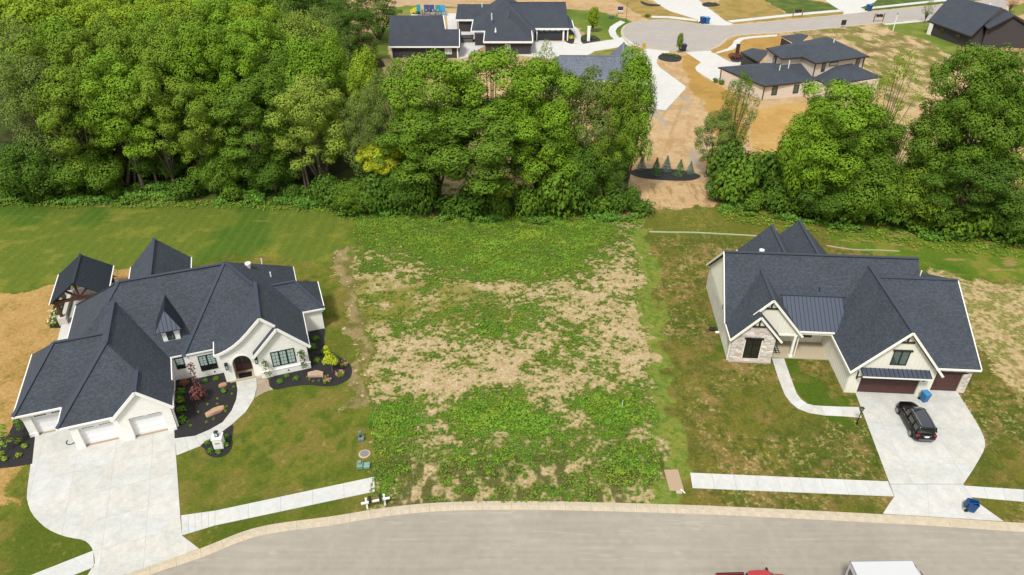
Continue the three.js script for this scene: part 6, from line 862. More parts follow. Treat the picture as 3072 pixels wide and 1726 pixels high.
plant('cream flowering hydrangea behind the pavilion seat wall', 'mid', 'oak', [[-52.4, -70.5]][0], 1.4, { name: 'hydrangea', bloom: { geo: FB, mat: 'cream' } });
plant('green hydrangea behind the pavilion under the roof peak', 'mid', 'shrub', [[-51.09, -70.86]][0], 1.4, { name: 'hydrangea' });
// rocks
{ const rock = (label, p, a, b, h, turn, seed, c) => { const R = rng(seed), g = new THREE.IcosahedronGeometry(1, 3), q = g.attributes.position; for (let i = 0; i < q.count; i++) { const v = V(q.getX(i), q.getY(i), q.getZ(i)), n = 0.8 + 0.4 * vn(v.x * 1.6 + seed, v.y * 1.6 + v.z * 2.1) + 0.12 * vn(v.x * 5, v.z * 5 + v.y * 3); q.setXYZ(i, clamp(v.x * n, -0.9, 0.9) * a, Math.min(v.y * n, 0.62) * h, clamp(v.z * n, -0.88, 0.88) * b); } g.computeVertexNormals(); const t = mesh('boulder', g, std(col(...c), 0.9, { bumpMap: grit1, bumpScale: 0.04 })); tag(t, label, 'rock'); t.position.set(p[0], h * 0.25, p[1]); t.rotation.y = turn; };
  rock('long pale flat boulder in the mulch right of the front gable', [[-19.75, -55]][0], 0.85, 0.45, 0.45, 0.05, 3, [222, 186, 160]);
  rock('long orange tan boulder lying aslant in the mulch near the walk', [[-28.03, -49.62]][0], 1.0, 0.36, 0.42, 0.62, 5, [224, 182, 144]);
  rock('small orange rock beside the entry pier', [[-28.57, -53.36]][0], 0.45, 0.3, 0.3, 0.4, 8, [222, 172, 126]);
}
// spruces in the sandy gap
{ const spruce = (seed) => { const R = rng(seed), L = new Leaves(); for (let i = 0; i < 900; i++) { const y = Math.pow(R(), 1.25), r = (1 - y) * 0.98 * (0.75 + 0.3 * R()) * (0.85 + 0.15 * Math.sin(y * 40)), a = R() * 6.28; L.add(r * Math.cos(a), 0.15 + y * 2.85, r * Math.sin(a), Math.cos(a), 0.45, Math.sin(a), 0.13, 0.42, R, 0.8 + 0.4 * R(), 0); } return L.done(); }, g = spruce(5);
  [['leftmost young blue spruce in the oval mulch bed', [[20.58, -104.96]][0], 'blue', 1, 1.1], ['young green spruce second from left in the oval mulch bed', [[22.57, -103.23]][0], 'spruce', 1.2, 1.05], ['young blue spruce in the middle of the oval mulch bed', [[24.51, -104.69]][0], 'blue', 1.1, 1.02], ['young green spruce fourth from left in the oval mulch bed', [[26.24, -102.93]][0], 'spruce', 1.2, 0.98], ['rightmost young blue spruce in the oval mulch bed', [[28.08, -103.69]][0], 'blue', 0.9, 1]].forEach(([l, p, m, s, sy]) => { const t = thing('spruce', l, 'spruce tree', [p[0], 0.05, p[1]], p[0]); mesh('trunk', rod([0, 0, 0], [0, 2.6, 0], 0.06, 0.02, 5), bark, t); mesh('foliage', g, LM[m], t); t.scale.set(s * 0.95, s * sy * 0.74, s * 0.95); });
}

// ---------------------------------------------------------------- vehicles
function loft(rings, capEnds = true) {
  const n = rings[0].length, pos = [], idx = []; for (const r of rings) for (const p of r) pos.push(p.x, p.y, p.z);
  for (let i = 0; i + 1 < rings.length; i++) for (let k = 0; k < n; k++) { const a = i * n + k, b = i * n + (k + 1) % n; idx.push(a, b, a + n, b, b + n, a + n); }
  if (capEnds) for (const [i, f] of [[0, 1], [rings.length - 1, 0]]) { const c = pos.length / 3, m = rings[i].reduce((s, p) => s.add(p), V(0, 0, 0)).multiplyScalar(1 / n); pos.push(m.x, m.y, m.z); for (let k = 0; k < n; k++) { const a = i * n + k, b = i * n + (k + 1) % n; f ? idx.push(a, c, b) : idx.push(a, b, c); } }
  const g = new THREE.BufferGeometry(); g.setAttribute('position', new THREE.Float32BufferAttribute(pos, 3)); g.setIndex(idx); g.computeVertexNormals(); g.setAttribute('uv', new THREE.Float32BufferAttribute(new Float32Array(pos.length / 3 * 2), 2)); return g;
}
const ring = (x, hw, y0, y1, p = 0.42, tuck = 1, n = 28) => Array.from({ length: n }, (_, i) => { const a = i / n * 2 * Math.PI, c = Math.cos(a), s = Math.sin(a), sy = Math.sign(s) * Math.pow(Math.abs(s), p), cz = Math.sign(c) * Math.pow(Math.abs(c), p); return V(x, (y0 + y1) / 2 + (y1 - y0) / 2 * sy, hw * cz * (1 + (tuck - 1) * (sy + 1) / 2)); });
const paint = (r, g, b, cc = 1) => new THREE.MeshPhysicalMaterial({ color: col(r, g, b), roughness: 0.3, specularIntensity: cc, clearcoat: cc, clearcoatRoughness: 0.06 });
const chrome = std(col(205, 208, 212), 0.25, { metalness: 0.9 }), rubber = std(col(30, 30, 31), 0.85), lampRed = std(col(190, 30, 28), 0.25), silver = std(col(200, 204, 208), 0.35, { metalness: 0.6 });
function wheels(parent, list, r = 0.35, w = 0.24) {
  const tyre = new THREE.TorusGeometry(r - 0.08, 0.1, 10, 28); tyre.scale(1, 1, w / 0.2);
  for (const [x, z] of list) { const s = Math.sign(z), g = sub('wheel', parent, [x, r, z]); mesh('tyre', tyre, rubber, g); mesh('rim', [at(new THREE.CylinderGeometry(r * 0.3, r * 0.3, 0.06, 12).rotateX(Math.PI / 2), 0, 0, s * w * 0.44), ...[0, 1, 2, 3, 4].map((k) => new THREE.BoxGeometry(r * 0.62, 0.075, 0.05).translate(r * 0.38, 0, s * w * 0.42).rotateZ(k * 1.2566)), new THREE.TorusGeometry(r * 0.68, 0.025, 6, 24).translate(0, 0, s * w * 0.44)], silver, g); mesh('hub', at(new THREE.CylinderGeometry(r * 0.7, r * 0.7, w * 0.7, 20).rotateX(Math.PI / 2), 0, 0, 0), M.black, g); }
}
{ // black people carrier; x forward
  const c = thing('black_car', 'black people carrier with silver roof rails parked on the right driveway', 'car', [37.13, 0.03, -47.95], 86.2 * RAD), P = paint(14, 14, 15, 0.35);
  mesh('body', loft([ring(-2.42, 0.72, 0.42, 0.88, 0.5), ring(-2.36, 0.86, 0.34, 0.98, 0.4), ring(-2.1, 0.95, 0.28, 1.08, 0.36, 0.95), ring(-1.4, 0.98, 0.24, 1.12, 0.34, 0.93), ring(0, 0.98, 0.22, 1.1, 0.34, 0.93), ring(1.1, 0.97, 0.24, 1.06, 0.36, 0.92), ring(1.75, 0.93, 0.28, 0.98, 0.4, 0.9), ring(2.2, 0.82, 0.34, 0.86, 0.5, 0.9), ring(2.4, 0.6, 0.42, 0.72, 0.6)]), P, c);
  mesh('cabin', loft([ring(-2.2, 0.72, 0.95, 1.2, 0.5), ring(-2.08, 0.84, 0.95, 1.6, 0.36, 0.84), ring(-1.85, 0.87, 0.95, 1.72, 0.32, 0.8), ring(-0.6, 0.89, 0.95, 1.76, 0.32, 0.79), ring(0.35, 0.88, 0.95, 1.7, 0.34, 0.8), ring(0.95, 0.86, 0.95, 1.35, 0.42, 0.86), ring(1.4, 0.8, 0.92, 1.04, 0.6)]), M.glassDark, c);
  mesh('roof', loft([ring(-2.16, 0.55, 1.62, 1.66, 0.6), ring(-2.0, 0.67, 1.64, 1.72, 0.5), ring(-1.2, 0.71, 1.68, 1.775, 0.5), ring(-0.4, 0.71, 1.68, 1.775, 0.5), ring(0.25, 0.67, 1.64, 1.735, 0.5), ring(0.42, 0.55, 1.62, 1.67, 0.6)]), new THREE.MeshPhysicalMaterial({ color: col(40, 46, 56), roughness: 0.25, clearcoat: 1 }), c);
  for (const s of [-1, 1]) { mesh('roof_rail', rod([-1.95, 1.8, s * 0.58], [0.05, 1.81, s * 0.6], 0.03), silver, c);
    for (const x of [-2.0, -1.15, -0.1]) mesh('pillar', bar([x, 1.05, s * 0.93], [x - 0.05, 1.68, s * 0.71], 0.1, 0.06), P, c);
    mesh('pillar', bar([1.3, 1.02, s * 0.82], [0.4, 1.66, s * 0.66], 0.07, 0.07), P, c);
    mesh('mirror', at(new RoundedBoxGeometry(0.16, 0.17, 0.22, 3, 0.05), 0.85, 1.1, s * 1.05), P, c);
    for (const x of [-0.75, 0.3]) mesh('door_handle', bx0(x, 0.98, s), chrome, c);
    mesh('tail_lamp', at(new RoundedBoxGeometry(0.16, 0.26, 0.3, 3, 0.05), -2.3, 0.88, s * 0.74), lampRed, c);
    mesh('headlamp', at(new RoundedBoxGeometry(0.3, 0.13, 0.3, 3, 0.05), 2.1, 0.74, s * 0.62), M.blind, c);
    for (const x of [-1.48, 1.5]) mesh('wheel_arch', at(new THREE.TorusGeometry(0.41, 0.05, 8, 20, Math.PI), x, 0.36, s * 0.93), P, c); }
  function bx0(x, y, s) { return at(new RoundedBoxGeometry(0.2, 0.045, 0.05, 2, 0.015), x, y, s * 0.965); }
  mesh('bumper', [at(new RoundedBoxGeometry(0.16, 0.09, 1.3, 3, 0.03), -2.43, 0.52, 0)], std(col(120, 124, 130), 0.35), c);
  mesh('plate_surround', box(-2.42, -2.4, 0.92, 0.98, -0.36, 0.36), chrome, c);
  mesh('number_plate', box(-2.43, -2.405, 0.76, 0.9, -0.2, 0.2), M.white, c);
  mesh('rear_window', slab([V(-2.19, 1.16, -0.66), V(-2.19, 1.16, 0.66), V(-2.1, 1.55, 0.6), V(-2.1, 1.55, -0.6)], V(-0.02, 0, 0)), M.glassDark, c);
  mesh('spoiler', at(new RoundedBoxGeometry(0.22, 0.05, 1.15, 3, 0.02), -2.14, 1.67, 0), P, c);
  mesh('wiper', bar([1.32, 1.1, -0.5], [1.05, 1.3, 0.3], 0.03), M.black, c);
  wheels(c, [[-1.48, 0.9], [-1.48, -0.9], [1.5, 0.9], [1.5, -0.9]]);
}
{ // red pickup, cut by the lower edge of the picture; x forward
  const c = thing('red_pickup', 'red pickup truck with a black bed liner cut off by the bottom edge', 'pickup truck', [16.95, -0.09, -30.68], 2 * RAD), P = paint(200, 16, 34);
  mesh('bed', [at(new RoundedBoxGeometry(2.05, 0.75, 0.16, 4, 0.05), -1.15, 1.05, -0.93), at(new RoundedBoxGeometry(2.05, 0.75, 0.16, 4, 0.05), -1.15, 1.05, 0.93), box(-2.2, -0.1, 0.45, 0.75, -0.98, 0.98)], P, c);
  mesh('tailgate', at(new RoundedBoxGeometry(0.1, 0.72, 1.8, 3, 0.04), -2.18, 1.05, 0), P, c);
  mesh('bed_liner', [box(-2.1, -0.14, 0.76, 0.82, -0.84, 0.84), box(-2.1, -0.14, 0.82, 1.36, -0.85, -0.8), box(-2.1, -0.14, 0.82, 1.36, 0.8, 0.85), box(-0.2, -0.14, 0.82, 1.36, -0.8, 0.8)], M.black, c);
  mesh('bed_rail', [box(-2.15, -0.15, 1.42, 1.45, -0.97, -0.87), box(-2.15, -0.15, 1.42, 1.45, 0.87, 0.97)], M.black, c);
  mesh('body', loft([ring(-0.1, 0.98, 0.45, 1.2, 0.36), ring(0.6, 1.0, 0.42, 1.25, 0.34), ring(1.7, 1.0, 0.42, 1.25, 0.34), ring(2.6, 0.97, 0.45, 1.22, 0.36), ring(3.2, 0.9, 0.5, 1.12, 0.42), ring(3.4, 0.75, 0.55, 0.95, 0.5)]), P, c);
  mesh('cabin', loft([ring(-0.08, 0.84, 1.15, 1.7, 0.4, 0.9), ring(0.1, 0.88, 1.15, 1.86, 0.34, 0.84), ring(1.3, 0.9, 1.15, 1.88, 0.34, 0.84), ring(1.6, 0.88, 1.15, 1.78, 0.38, 0.86), ring(2.2, 0.82, 1.12, 1.25, 0.5)]), M.glassDark, c);
  mesh('roof', loft([ring(-0.05, 0.62, 1.8, 1.85, 0.6), ring(0.1, 0.76, 1.82, 1.93, 0.5), ring(0.8, 0.78, 1.84, 1.96, 0.5), ring(1.4, 0.76, 1.82, 1.92, 0.5), ring(1.6, 0.62, 1.78, 1.84, 0.6)]), P, c);
  for (const s of [-1, 1]) { mesh('mirror', at(new RoundedBoxGeometry(0.16, 0.24, 0.3, 3, 0.05), 1.62, 1.38, s * 1.13), M.black, c); mesh('pillar', bar([2.15, 1.2, s * 0.8], [1.5, 1.82, s * 0.68], 0.08), P, c); mesh('pillar', bar([0.55, 1.2, s * 0.9], [0.55, 1.82, s * 0.76], 0.12), P, c); mesh('headlamp', at(new RoundedBoxGeometry(0.2, 0.2, 0.3, 3, 0.04), 3.25, 0.95, s * 0.68), M.blind, c); mesh('tail_lamp', box(-2.22, -2.18, 0.9, 1.25, s * 0.9, s * 0.99), lampRed, c); }
  wheels(c, [[-1.2, 0.86], [-1.2, -0.86], [2.5, 0.86], [2.5, -0.86]], 0.39, 0.28);
}
{ // white box truck, cut by the lower edge
  const c = thing('white_truck', 'white box delivery truck with rear doors cut off by the bottom edge', 'truck', [26.4, -0.09, -30.52], 1 * RAD), W = paint(238, 238, 240);
  mesh('box_body', at(new RoundedBoxGeometry(4.45, 2.0, 2.25, 3, 0.04), 0, 1.72, 0), W, c);
  mesh('box_trim', [box(-2.25, 2.25, 2.66, 2.735, -1.15, -1.1), box(-2.25, 2.25, 2.66, 2.735, 1.1, 1.15), box(-2.26, -2.2, 2.66, 2.735, -1.15, 1.15)], silver, c);
  for (const s of [-1, 1]) { mesh('rear_door', box(-2.26, -2.22, 0.85, 2.6, s > 0 ? 0.02 : -1.06, s > 0 ? 1.06 : -0.02), W, c); mesh('pane', box(-2.275, -2.255, 1.7, 2.3, s > 0 ? 0.25 : -0.85, s > 0 ? 0.85 : -0.25), M.glassDark, c); mesh('door_bar', rod([-2.3, 0.9, s * 0.12], [-2.3, 2.55, s * 0.12], 0.025), M.black, c);
    mesh('mirror', [at(new RoundedBoxGeometry(0.14, 0.4, 0.26, 3, 0.05), 2.72, 1.75, s * 1.22), rod([2.75, 1.6, s * 1.0], [2.72, 1.7, s * 1.22], 0.03)], M.black, c); }
  mesh('cab', loft([ring(2.2, 1.0, 0.45, 2.25, 0.3), ring(2.6, 1.0, 0.42, 2.2, 0.32, 0.9), ring(2.95, 1.0, 0.42, 1.9, 0.36, 0.88), ring(3.4, 1.0, 0.42, 1.3, 0.4, 0.92), ring(4.0, 0.97, 0.45, 1.15, 0.42, 0.92), ring(4.35, 0.85, 0.5, 0.95, 0.5)]), W, c);
  mesh('windscreen', slab([V(2.78, 2.08, -0.72), V(2.78, 2.08, 0.72), V(3.42, 1.34, 0.82), V(3.42, 1.34, -0.82)], V(0.02, 0.03, 0)), M.glassDark, c);
  mesh('chassis', box(-2.2, 3.9, 0.4, 0.72, -0.7, 0.7), M.black, c);
  wheels(c, [[-1.3, 0.92], [-1.3, -0.92], [3.3, 0.92], [3.3, -0.92]], 0.38, 0.26);
}
// ---------------------------------------------------------------- bins, posts and boxes
const binBlue = std(col(40, 132, 200), 0.5), binDeep = std(col(22, 84, 150), 0.5);
function wheelBin(label, pos, turn, open, matc = binBlue, lidMat = std(col(70, 160, 220), 0.45), group, name = 'wheelie_bin') {
  const b = thing(name, label, 'wheelie bin', pos, turn, group), t = (y, k) => [V(0.36 * k, y, 0.28 * k), V(0.36 * k, y, -0.28 * k), V(-0.3 * k, y, -0.28 * k), V(-0.3 * k, y, 0.28 * k)];
  const side = []; const lo = t(0.1, 0.82), hi = t(1.0, 1.08); for (let i = 0; i < 4; i++) { const j = (i + 1) % 4, m = hi[i].clone().add(hi[j]).setY(0).multiplyScalar(-0.5).normalize().multiplyScalar(0.03); side.push(slab([lo[i], lo[j], hi[j], hi[i]], m)); }
  side.push(slab(t(0.1, 0.8), V(0, 0.04, 0))); mesh('body', side, matc, b);
  mesh('rim', [0, 1, 2, 3].map((i) => bar(hi[i], hi[(i + 1) % 4], 0.06, 0.06)), matc, b);
  if (open) mesh('lid', slab([V(-0.37, 1.02, 0.3), V(-0.37, 1.02, -0.3), V(-0.5, 0.34, -0.3), V(-0.5, 0.34, 0.3)], V(-0.04, 0, 0)), lidMat, b);
  else mesh('lid', loft([ring(-0.36, 0.28, 1.03, 1.07, 0.5, 1, 20), ring(-0.3, 0.33, 1.03, 1.12, 0.4, 1, 20), ring(0.32, 0.33, 1.03, 1.1, 0.4, 1, 20), ring(0.42, 0.28, 1.02, 1.06, 0.5, 1, 20)]), lidMat, b);
  mesh('handle', rod([-0.42, 0.98, -0.24], [-0.42, 0.98, 0.24], 0.02), matc, b);
  for (const s of [-1, 1]) mesh('wheel', at(new THREE.CylinderGeometry(0.14, 0.14, 0.07, 16).rotateX(Math.PI / 2), -0.3, 0.14, s * 0.27), rubber, b);
  return b;
}
wheelBin('closed blue wheelie bin between the two brown garage doors', [39.6, 0.03, -51.2], -78 * RAD, false);
wheelBin('open deep blue wheelie bin at the kerb end of the right driveway', [37.1, 0.03, -38.2], -24 * RAD, true, binDeep, binDeep);
{ // double mailbox
  const m = thing('mailbox_stand', 'white wooden double mailbox stand with two black mailboxes near the kerb', 'mailbox', [-11.07, 0, -38.6], 15.5 * RAD);
  for (const x of [-0.72, 0.72]) mesh('post', [box(x - 0.07, x + 0.07, 0, 1.25, -0.07, 0.07), at(new THREE.ConeGeometry(0.11, 0.1, 4).rotateY(Math.PI / 4), x, 1.3, 0)], M.trim, m);
  mesh('beam', box(-1.15, 1.15, 0.82, 0.96, -0.06, 0.07).translate(0, 0, 0.135), M.trim, m);
  for (const x of [-0.42, 0.42]) { const b = mesh('mailbox', loft([ring(0, 0.11, 0.98, 1.2, 0.5, 0.9, 16), ring(0.02, 0.12, 0.97, 1.22, 0.5, 0.9, 16), ring(0.6, 0.12, 0.97, 1.22, 0.5, 0.9, 16), ring(0.62, 0.1, 0.98, 1.2, 0.5, 0.9, 16)]), M.black, m); b.rotation.y = Math.PI / 2; b.position.set(x, 0, 0.4); }
}
{ // address pillar
  const p = thing('address_pillar', 'white brick pillar with a black lantern on top beside the curved walk', 'pillar', [-26.12, 0.03, -45.3], 8 * RAD);
  mesh('pier', box(-0.4, 0.4, 0, 1.12, -0.4, 0.4), M.brick, p); mesh('cap', box(-0.45, 0.45, 1.12, 1.22, -0.45, 0.45), M.white, p);
  mesh('plaque', box(-0.2, 0.2, 0.62, 0.8, 0.4, 0.42), std(col(206, 204, 200), 0.6), p);
  const l = mesh('lantern', [box(-0.15, 0.15, 1.22, 1.26, -0.15, 0.15), box(-0.16, 0.16, 1.7, 1.76, -0.16, 0.16), ...[[-1, -1], [1, -1], [-1, 1], [1, 1]].map(([a, b]) => box(a * 0.135 - 0.02, a * 0.135 + 0.02, 1.26, 1.7, b * 0.135 - 0.02, b * 0.135 + 0.02)), at(new THREE.ConeGeometry(0.16, 0.12, 4).rotateY(Math.PI / 4), 0, 1.82, 0)], M.black, p); mesh('lamp_glass', box(-0.1, 0.1, 1.28, 1.68, -0.1, 0.1), M.blind, l);
}
function lampPost(label, [x, z], h, group) { const l = thing('lamp_post', label, 'lamp post', [x, 0, z], 0, group); mesh('post', [rod([0, 0, 0], [0, h * 0.8, 0], 0.05, 0.04), rod([0, 0, 0], [0, 0.25, 0], 0.09, 0.07)], M.black, l); const g = mesh('lantern', [at(new THREE.CylinderGeometry(0.16, 0.11, 0.05, 6), 0, h * 0.82, 0), at(new THREE.CylinderGeometry(0.05, 0.21, 0.12, 6), 0, h * 0.98, 0), ...[0, 1, 2, 3, 4, 5].map((k) => at(new THREE.BoxGeometry(0.025, h * 0.14, 0.025), 0.15 * Math.cos(k * 1.047), h * 0.89, 0.15 * Math.sin(k * 1.047)))], M.black, l); mesh('lamp_glass', at(new THREE.CylinderGeometry(0.13, 0.1, h * 0.12, 6), 0, h * 0.89, 0), M.blind, g); return l; }
lampPost('short black lamp post where the walk meets the right driveway', [[31.93, -48.04]][0], 2.15);
lampPost('tall black street lamp beside the far turning circle', [[31.16, -202.57]][0], 5.2);
// utility boxes on the left lawn
{ const G1 = std(col(128, 152, 156), 0.6), G2 = std(col(134, 172, 146), 0.6);
  let p = [[-13.6, -45.86]][0], o = thing('utility_pedestal', 'grey blue utility pedestal on the left lawn above the manhole', 'utility box', [p[0], 0, p[1] - 0.25], 0.1);
  mesh('base', at(new RoundedBoxGeometry(0.5, 0.3, 0.5, 3, 0.05), 0, 0.15, 0), G1, o); mesh('column', at(new RoundedBoxGeometry(0.26, 0.75, 0.2, 3, 0.04), -0.08, 0.55, -0.1), G1, o); mesh('slot', box(-0.16, 0.02, 0.3, 0.55, 0.0, 0.02), M.black, o);
  p = [[-12.85, -42.5]][0]; o = thing('utility_box', 'pale green pair of low utility boxes near the end of the left pavement', 'utility box', [p[0], 0, p[1] - 0.35], 0.08);
  mesh('housing', at(new RoundedBoxGeometry(0.56, 0.42, 0.6, 4, 0.08), -0.28, 0.2, 0), G2, o); mesh('column', at(new RoundedBoxGeometry(0.34, 0.62, 0.3, 4, 0.06), -0.3, 0.32, -0.12), G2, o); mesh('lid', at(new RoundedBoxGeometry(0.56, 0.32, 0.6, 4, 0.08), 0.3, 0.16, 0), std(col(142, 184, 168), 0.6), o); mesh('latch', at(new THREE.CylinderGeometry(0.03, 0.03, 0.02, 10), 0.46, 0.33, 0), M.black, o);
  p = [[-13.04, -44.39]][0]; o = thing('manhole', 'round grey manhole cover set in sand on the left lawn', 'manhole', [p[0], 0, p[1]]); mesh('sand_ring', at(new THREE.CylinderGeometry(0.46, 0.52, 0.03, 24), 0, 0.015, 0), M.sand, o); mesh('cover', at(new THREE.CylinderGeometry(0.36, 0.38, 0.05, 24), 0, 0.045, 0), std(col(150, 146, 150), 0.7), o);
  p = [[13.72, -41.45]][0]; o = thing('plywood_sheet', 'tan board lying on the grass left of the right pavement', 'board', [p[0], 0, p[1]], 0.03); mesh('board', at(new RoundedBoxGeometry(1.22, 0.06, 2.3, 2, 0.02), 0, 0.06, 0.1), std(col(206, 178, 146), 0.85, { bumpMap: grit1, bumpScale: 0.02 }), o); mesh('block', at(new RoundedBoxGeometry(0.5, 0.1, 0.35, 2, 0.03), 0.15, 0.06, 1.4), M.sand, o); mesh('pipe', rod([0.35, 0.12, 1.15], [0.6, 0.14, 1.6], 0.05), M.trim, o);
  p = [[-39.68, -45.83]][0]; o = mesh('garden_hose', at(new THREE.TorusGeometry(0.4, 0.035, 8, 26, 4.3).rotateX(Math.PI / 2), 0, 0.04, 0), M.black); tag(o, 'black hose coiled on the driveway against the middle garage pier', 'hose'); o.position.set(p[0], 0.03, p[1]); o.rotation.y = 0.9;
  p = [[21.99, -62.53]][0]; o = thing('dark_bundle', 'small black bundle on the grass against the left wall of the cream house', 'bundle', [p[0], 0, p[1]]); mesh('sack', at(new RoundedBoxGeometry(0.8, 0.35, 0.5, 4, 0.15), 0, 0.17, 0), M.black, o); mesh('tray', at(new RoundedBoxGeometry(0.4, 0.06, 0.3, 2, 0.02), 0.4, 0.04, 0.4), M.trim, o);
  const sleeve = (label, pts, r) => { const c = new THREE.CatmullRomCurve3(pts.map(([x, z]) => V(x, 0.05, z))), g = new THREE.TubeGeometry(c, 60, r, 6); tag(mesh('drain_sleeve', g, std(col(186, 192, 148), 0.8)), label, 'sleeve'); };
  sleeve('long pale sleeve lying across the lawn left of the cream house roof', [[18.57, -84.57], [20.9, -84.47], [24.48, -84.38], [27.99, -84.01], [31.9, -83.56], [34.03, -83.19]], 0.14);
  sleeve('thin pale sleeve lying on the grass behind the cream house', [[41.2, -80.89], [44.28, -79.86], [47.67, -79.69], [50.14, -79.44]], 0.1);
  for (const [l, q, h] of [['white stake at the sandy edge left of the gap', [[19.37, -92.16]][0], 1.9], ['thin wooden survey stake in the lower weeds of the vacant lot', [[7.24, -43.55]][0], 1.0], ['thin dark stake low in the middle of the vacant lot', [[-1.42, -41.67]][0], 1.0], ['white stake leaning in the right weed patch of the vacant lot', [[10.46, -50.23]][0], 0.9]]) { const s = thing('stake', l, 'stake', [q[0], 0, q[1]]); mesh('stick', [bar([0, 0, 0], [0.05, h, -0.1], 0.035, 0.035, V(1, 0, 0))], l.includes('dark') ? M.darkBeam : l.includes('wooden') ? M.tan : M.trim, s); }
  p = [[29.9, -97.43]][0]; o = mesh('culvert_end', at(new RoundedBoxGeometry(0.9, 0.7, 1.6, 3, 0.1), 0, 0.35, 0), M.trim); tag(o, 'white block half hidden in the bushes right of the sandy gap', 'block'); o.position.set(p[0], 0, p[1]); o.rotation.y = -0.3;
}
// ---------------------------------------------------------------- small things far off
{ const T1 = (p) => [p[0], 0.03, p[1]];
  wheelBin('left one of two blue bins on the wide white driveway beyond the turning circle', T1([[51.65, -200.88]][0]), -1.4, false, binDeep, binDeep).scale.set(1.9, 1.55, 1.9);
  wheelBin('right one of two blue bins on the wide white driveway beyond the turning circle', T1([[52.79, -200.7]][0]), -1.4, false).scale.set(1.9, 1.55, 1.9);
  wheelBin('dark navy bin beside the small tree at the near rim of the turning circle', T1([[40.97, -173.61]][0]), -1.4, false, std(col(44, 48, 78), 0.5), std(col(52, 56, 88), 0.5)).scale.set(1.9, 1.5, 1.9);
  wheelBin('blue bin standing at the end of the upper right driveway by the street', T1([[103.07, -215.95]][0]), -1.2, false, binDeep, binBlue).scale.set(1.9, 1.6, 1.9);
  const chair = (() => { const parts = (m) => { const c = new THREE.Group(); mesh('seat', slab([V(-0.35, 0.32, -0.3), V(0.35, 0.32, -0.3), V(0.35, 0.42, 0.35), V(-0.35, 0.42, 0.35)], V(0, 0.05, 0)), m, c); mesh('backrest', slab([V(-0.32, 0.35, -0.28), V(0.32, 0.35, -0.28), V(0.38, 1.15, -0.6), V(-0.38, 1.15, -0.6)], V(0, 0, -0.05)), m, c); for (const s of [-1, 1]) { mesh('armrest', box(s * 0.38 - 0.07, s * 0.38 + 0.07, 0.6, 0.64, -0.35, 0.4), m, c); mesh('leg', box(s * 0.38 - 0.04, s * 0.38 + 0.04, 0, 0.6, 0.3, 0.4), m, c); } return c; }; return parts; })();
  const cc = { teal: std(col(20, 160, 170), 0.6), navy: std(col(56, 76, 132), 0.6), beige: std(col(222, 204, 170), 0.6), sky: std(col(60, 170, 220), 0.6) };
  for (const [l, p, m] of [['teal garden chair at the left end of the row beside the planter', [[-26.12, -210.78]][0], 'teal'], ['beige garden chair second in the row beyond the outbuilding', [[-25.01, -210.78]][0], 'beige'], ['navy garden chair left of the middle of the row', [[-23.98, -210.58]][0], 'navy'], ['navy garden chair right of the middle of the row', [[-22.5, -210.38]][0], 'navy'], ['beige garden chair between the navy and the teal one', [[-21.62, -210.58]][0], 'beige'], ['teal garden chair near the right end of the row', [[-20.72, -210.18]][0], 'teal'], ['sky blue garden chair at the right end of the row', [[-19.4, -210.18]][0], 'sky']]) GC(l, p, m);
  function GC(l, p, m) { const c = chair(cc[m]); c.name = numbered('garden_chair'); tag(c, l, 'garden chair', 'garden chairs in a row beyond the outbuilding'); c.position.set(p[0], 0.06, p[1]); c.rotation.y = 0.2; c.scale.set(1.9, 2.2, 1.9); scene.add(c); }
  const terrace = struct('terrace', flat([[-28.84, -212.82], [-16, -212.82], [-13.97, -191.93], [-9.84, -191.93], [-9.07, -178.97], [-6.6, -178.58], [-10.54, -168.11], [-12.25, -167.42], [-14.13, -193.67], [-16.89, -194.54], [-18.37, -209.57], [-28.4, -209.07]], 0.04, -0.1), M.pale, 'pale paved terrace around the dark house', 'terrace');
  { const p = [[-27.39, -212.62]][0], t = thing('planter', 'yellow flowering planter beside the garden chairs', 'planter', [p[0], 0, p[1]]); mesh('foliage', BS.big, LM.yellow, t).scale.set(0.8, 0.6, 0.8); mesh('tub', at(new THREE.CylinderGeometry(1.2, 1, 0.7, 14), 0, 0.35, 0), M.timber, t); }
  { const p = [[-11.34, -181.28]][0], t = thing('hot_tub', 'hot tub under a dark cover on the terrace of the dark house', 'hot tub', [p[0], 0.04, p[1]]); mesh('cabinet', at(new RoundedBoxGeometry(3.3, 1.0, 2.6, 3, 0.1), 0, 0.5, -1.3), std(col(120, 116, 108), 0.7), t); mesh('cover', at(new RoundedBoxGeometry(3.5, 0.25, 2.8, 3, 0.08), 0, 1.12, -1.3), std(col(62, 64, 74), 0.6), t); }
  const small = (l, p, h, r, m, shape = 'narrow') => tree(l, shape, m, [p[0], p[1], h, r], { name: 'small_tree' });
  small('small upright green tree on the lawn right of the dark house', [[21, -191.5]][0], 6.3, 1.5, 'lime');
  small('small pointed tree at the near rim of the turning circle beside the navy bin', [[39.65, -172.17]][0], 4.6, 0.75, 'olive');
  small('small young tree on the pavement edge left of the charcoal house', [[112.41, -201.82]][0], 6, 1.6, 'olive', 'sparse');
  small('tiny reddish tree at the top right corner beyond the charcoal house', [[142.34, -213.65]][0], 4.5, 1.8, 'rust', 'sparse');
  { const p = [[32.05, -176.7]][0], t = thing('hydrant', 'yellow fire hydrant on the grass wedge by the turning circle', 'hydrant', [p[0], 0, p[1]]); mesh('barrel', [rod([0, 0, 0], [0, 1.0, 0], 0.32, 0.28, 12), at(new THREE.SphereGeometry(0.32, 12, 8), 0, 1.05, 0), rod([-0.5, 0.7, 0], [0.5, 0.7, 0], 0.15, 0.15, 10)], std(col(226, 190, 50), 0.5), t); }
  const beds = (l, pts, y = 0.05) => bed(l, pts, y, 3);
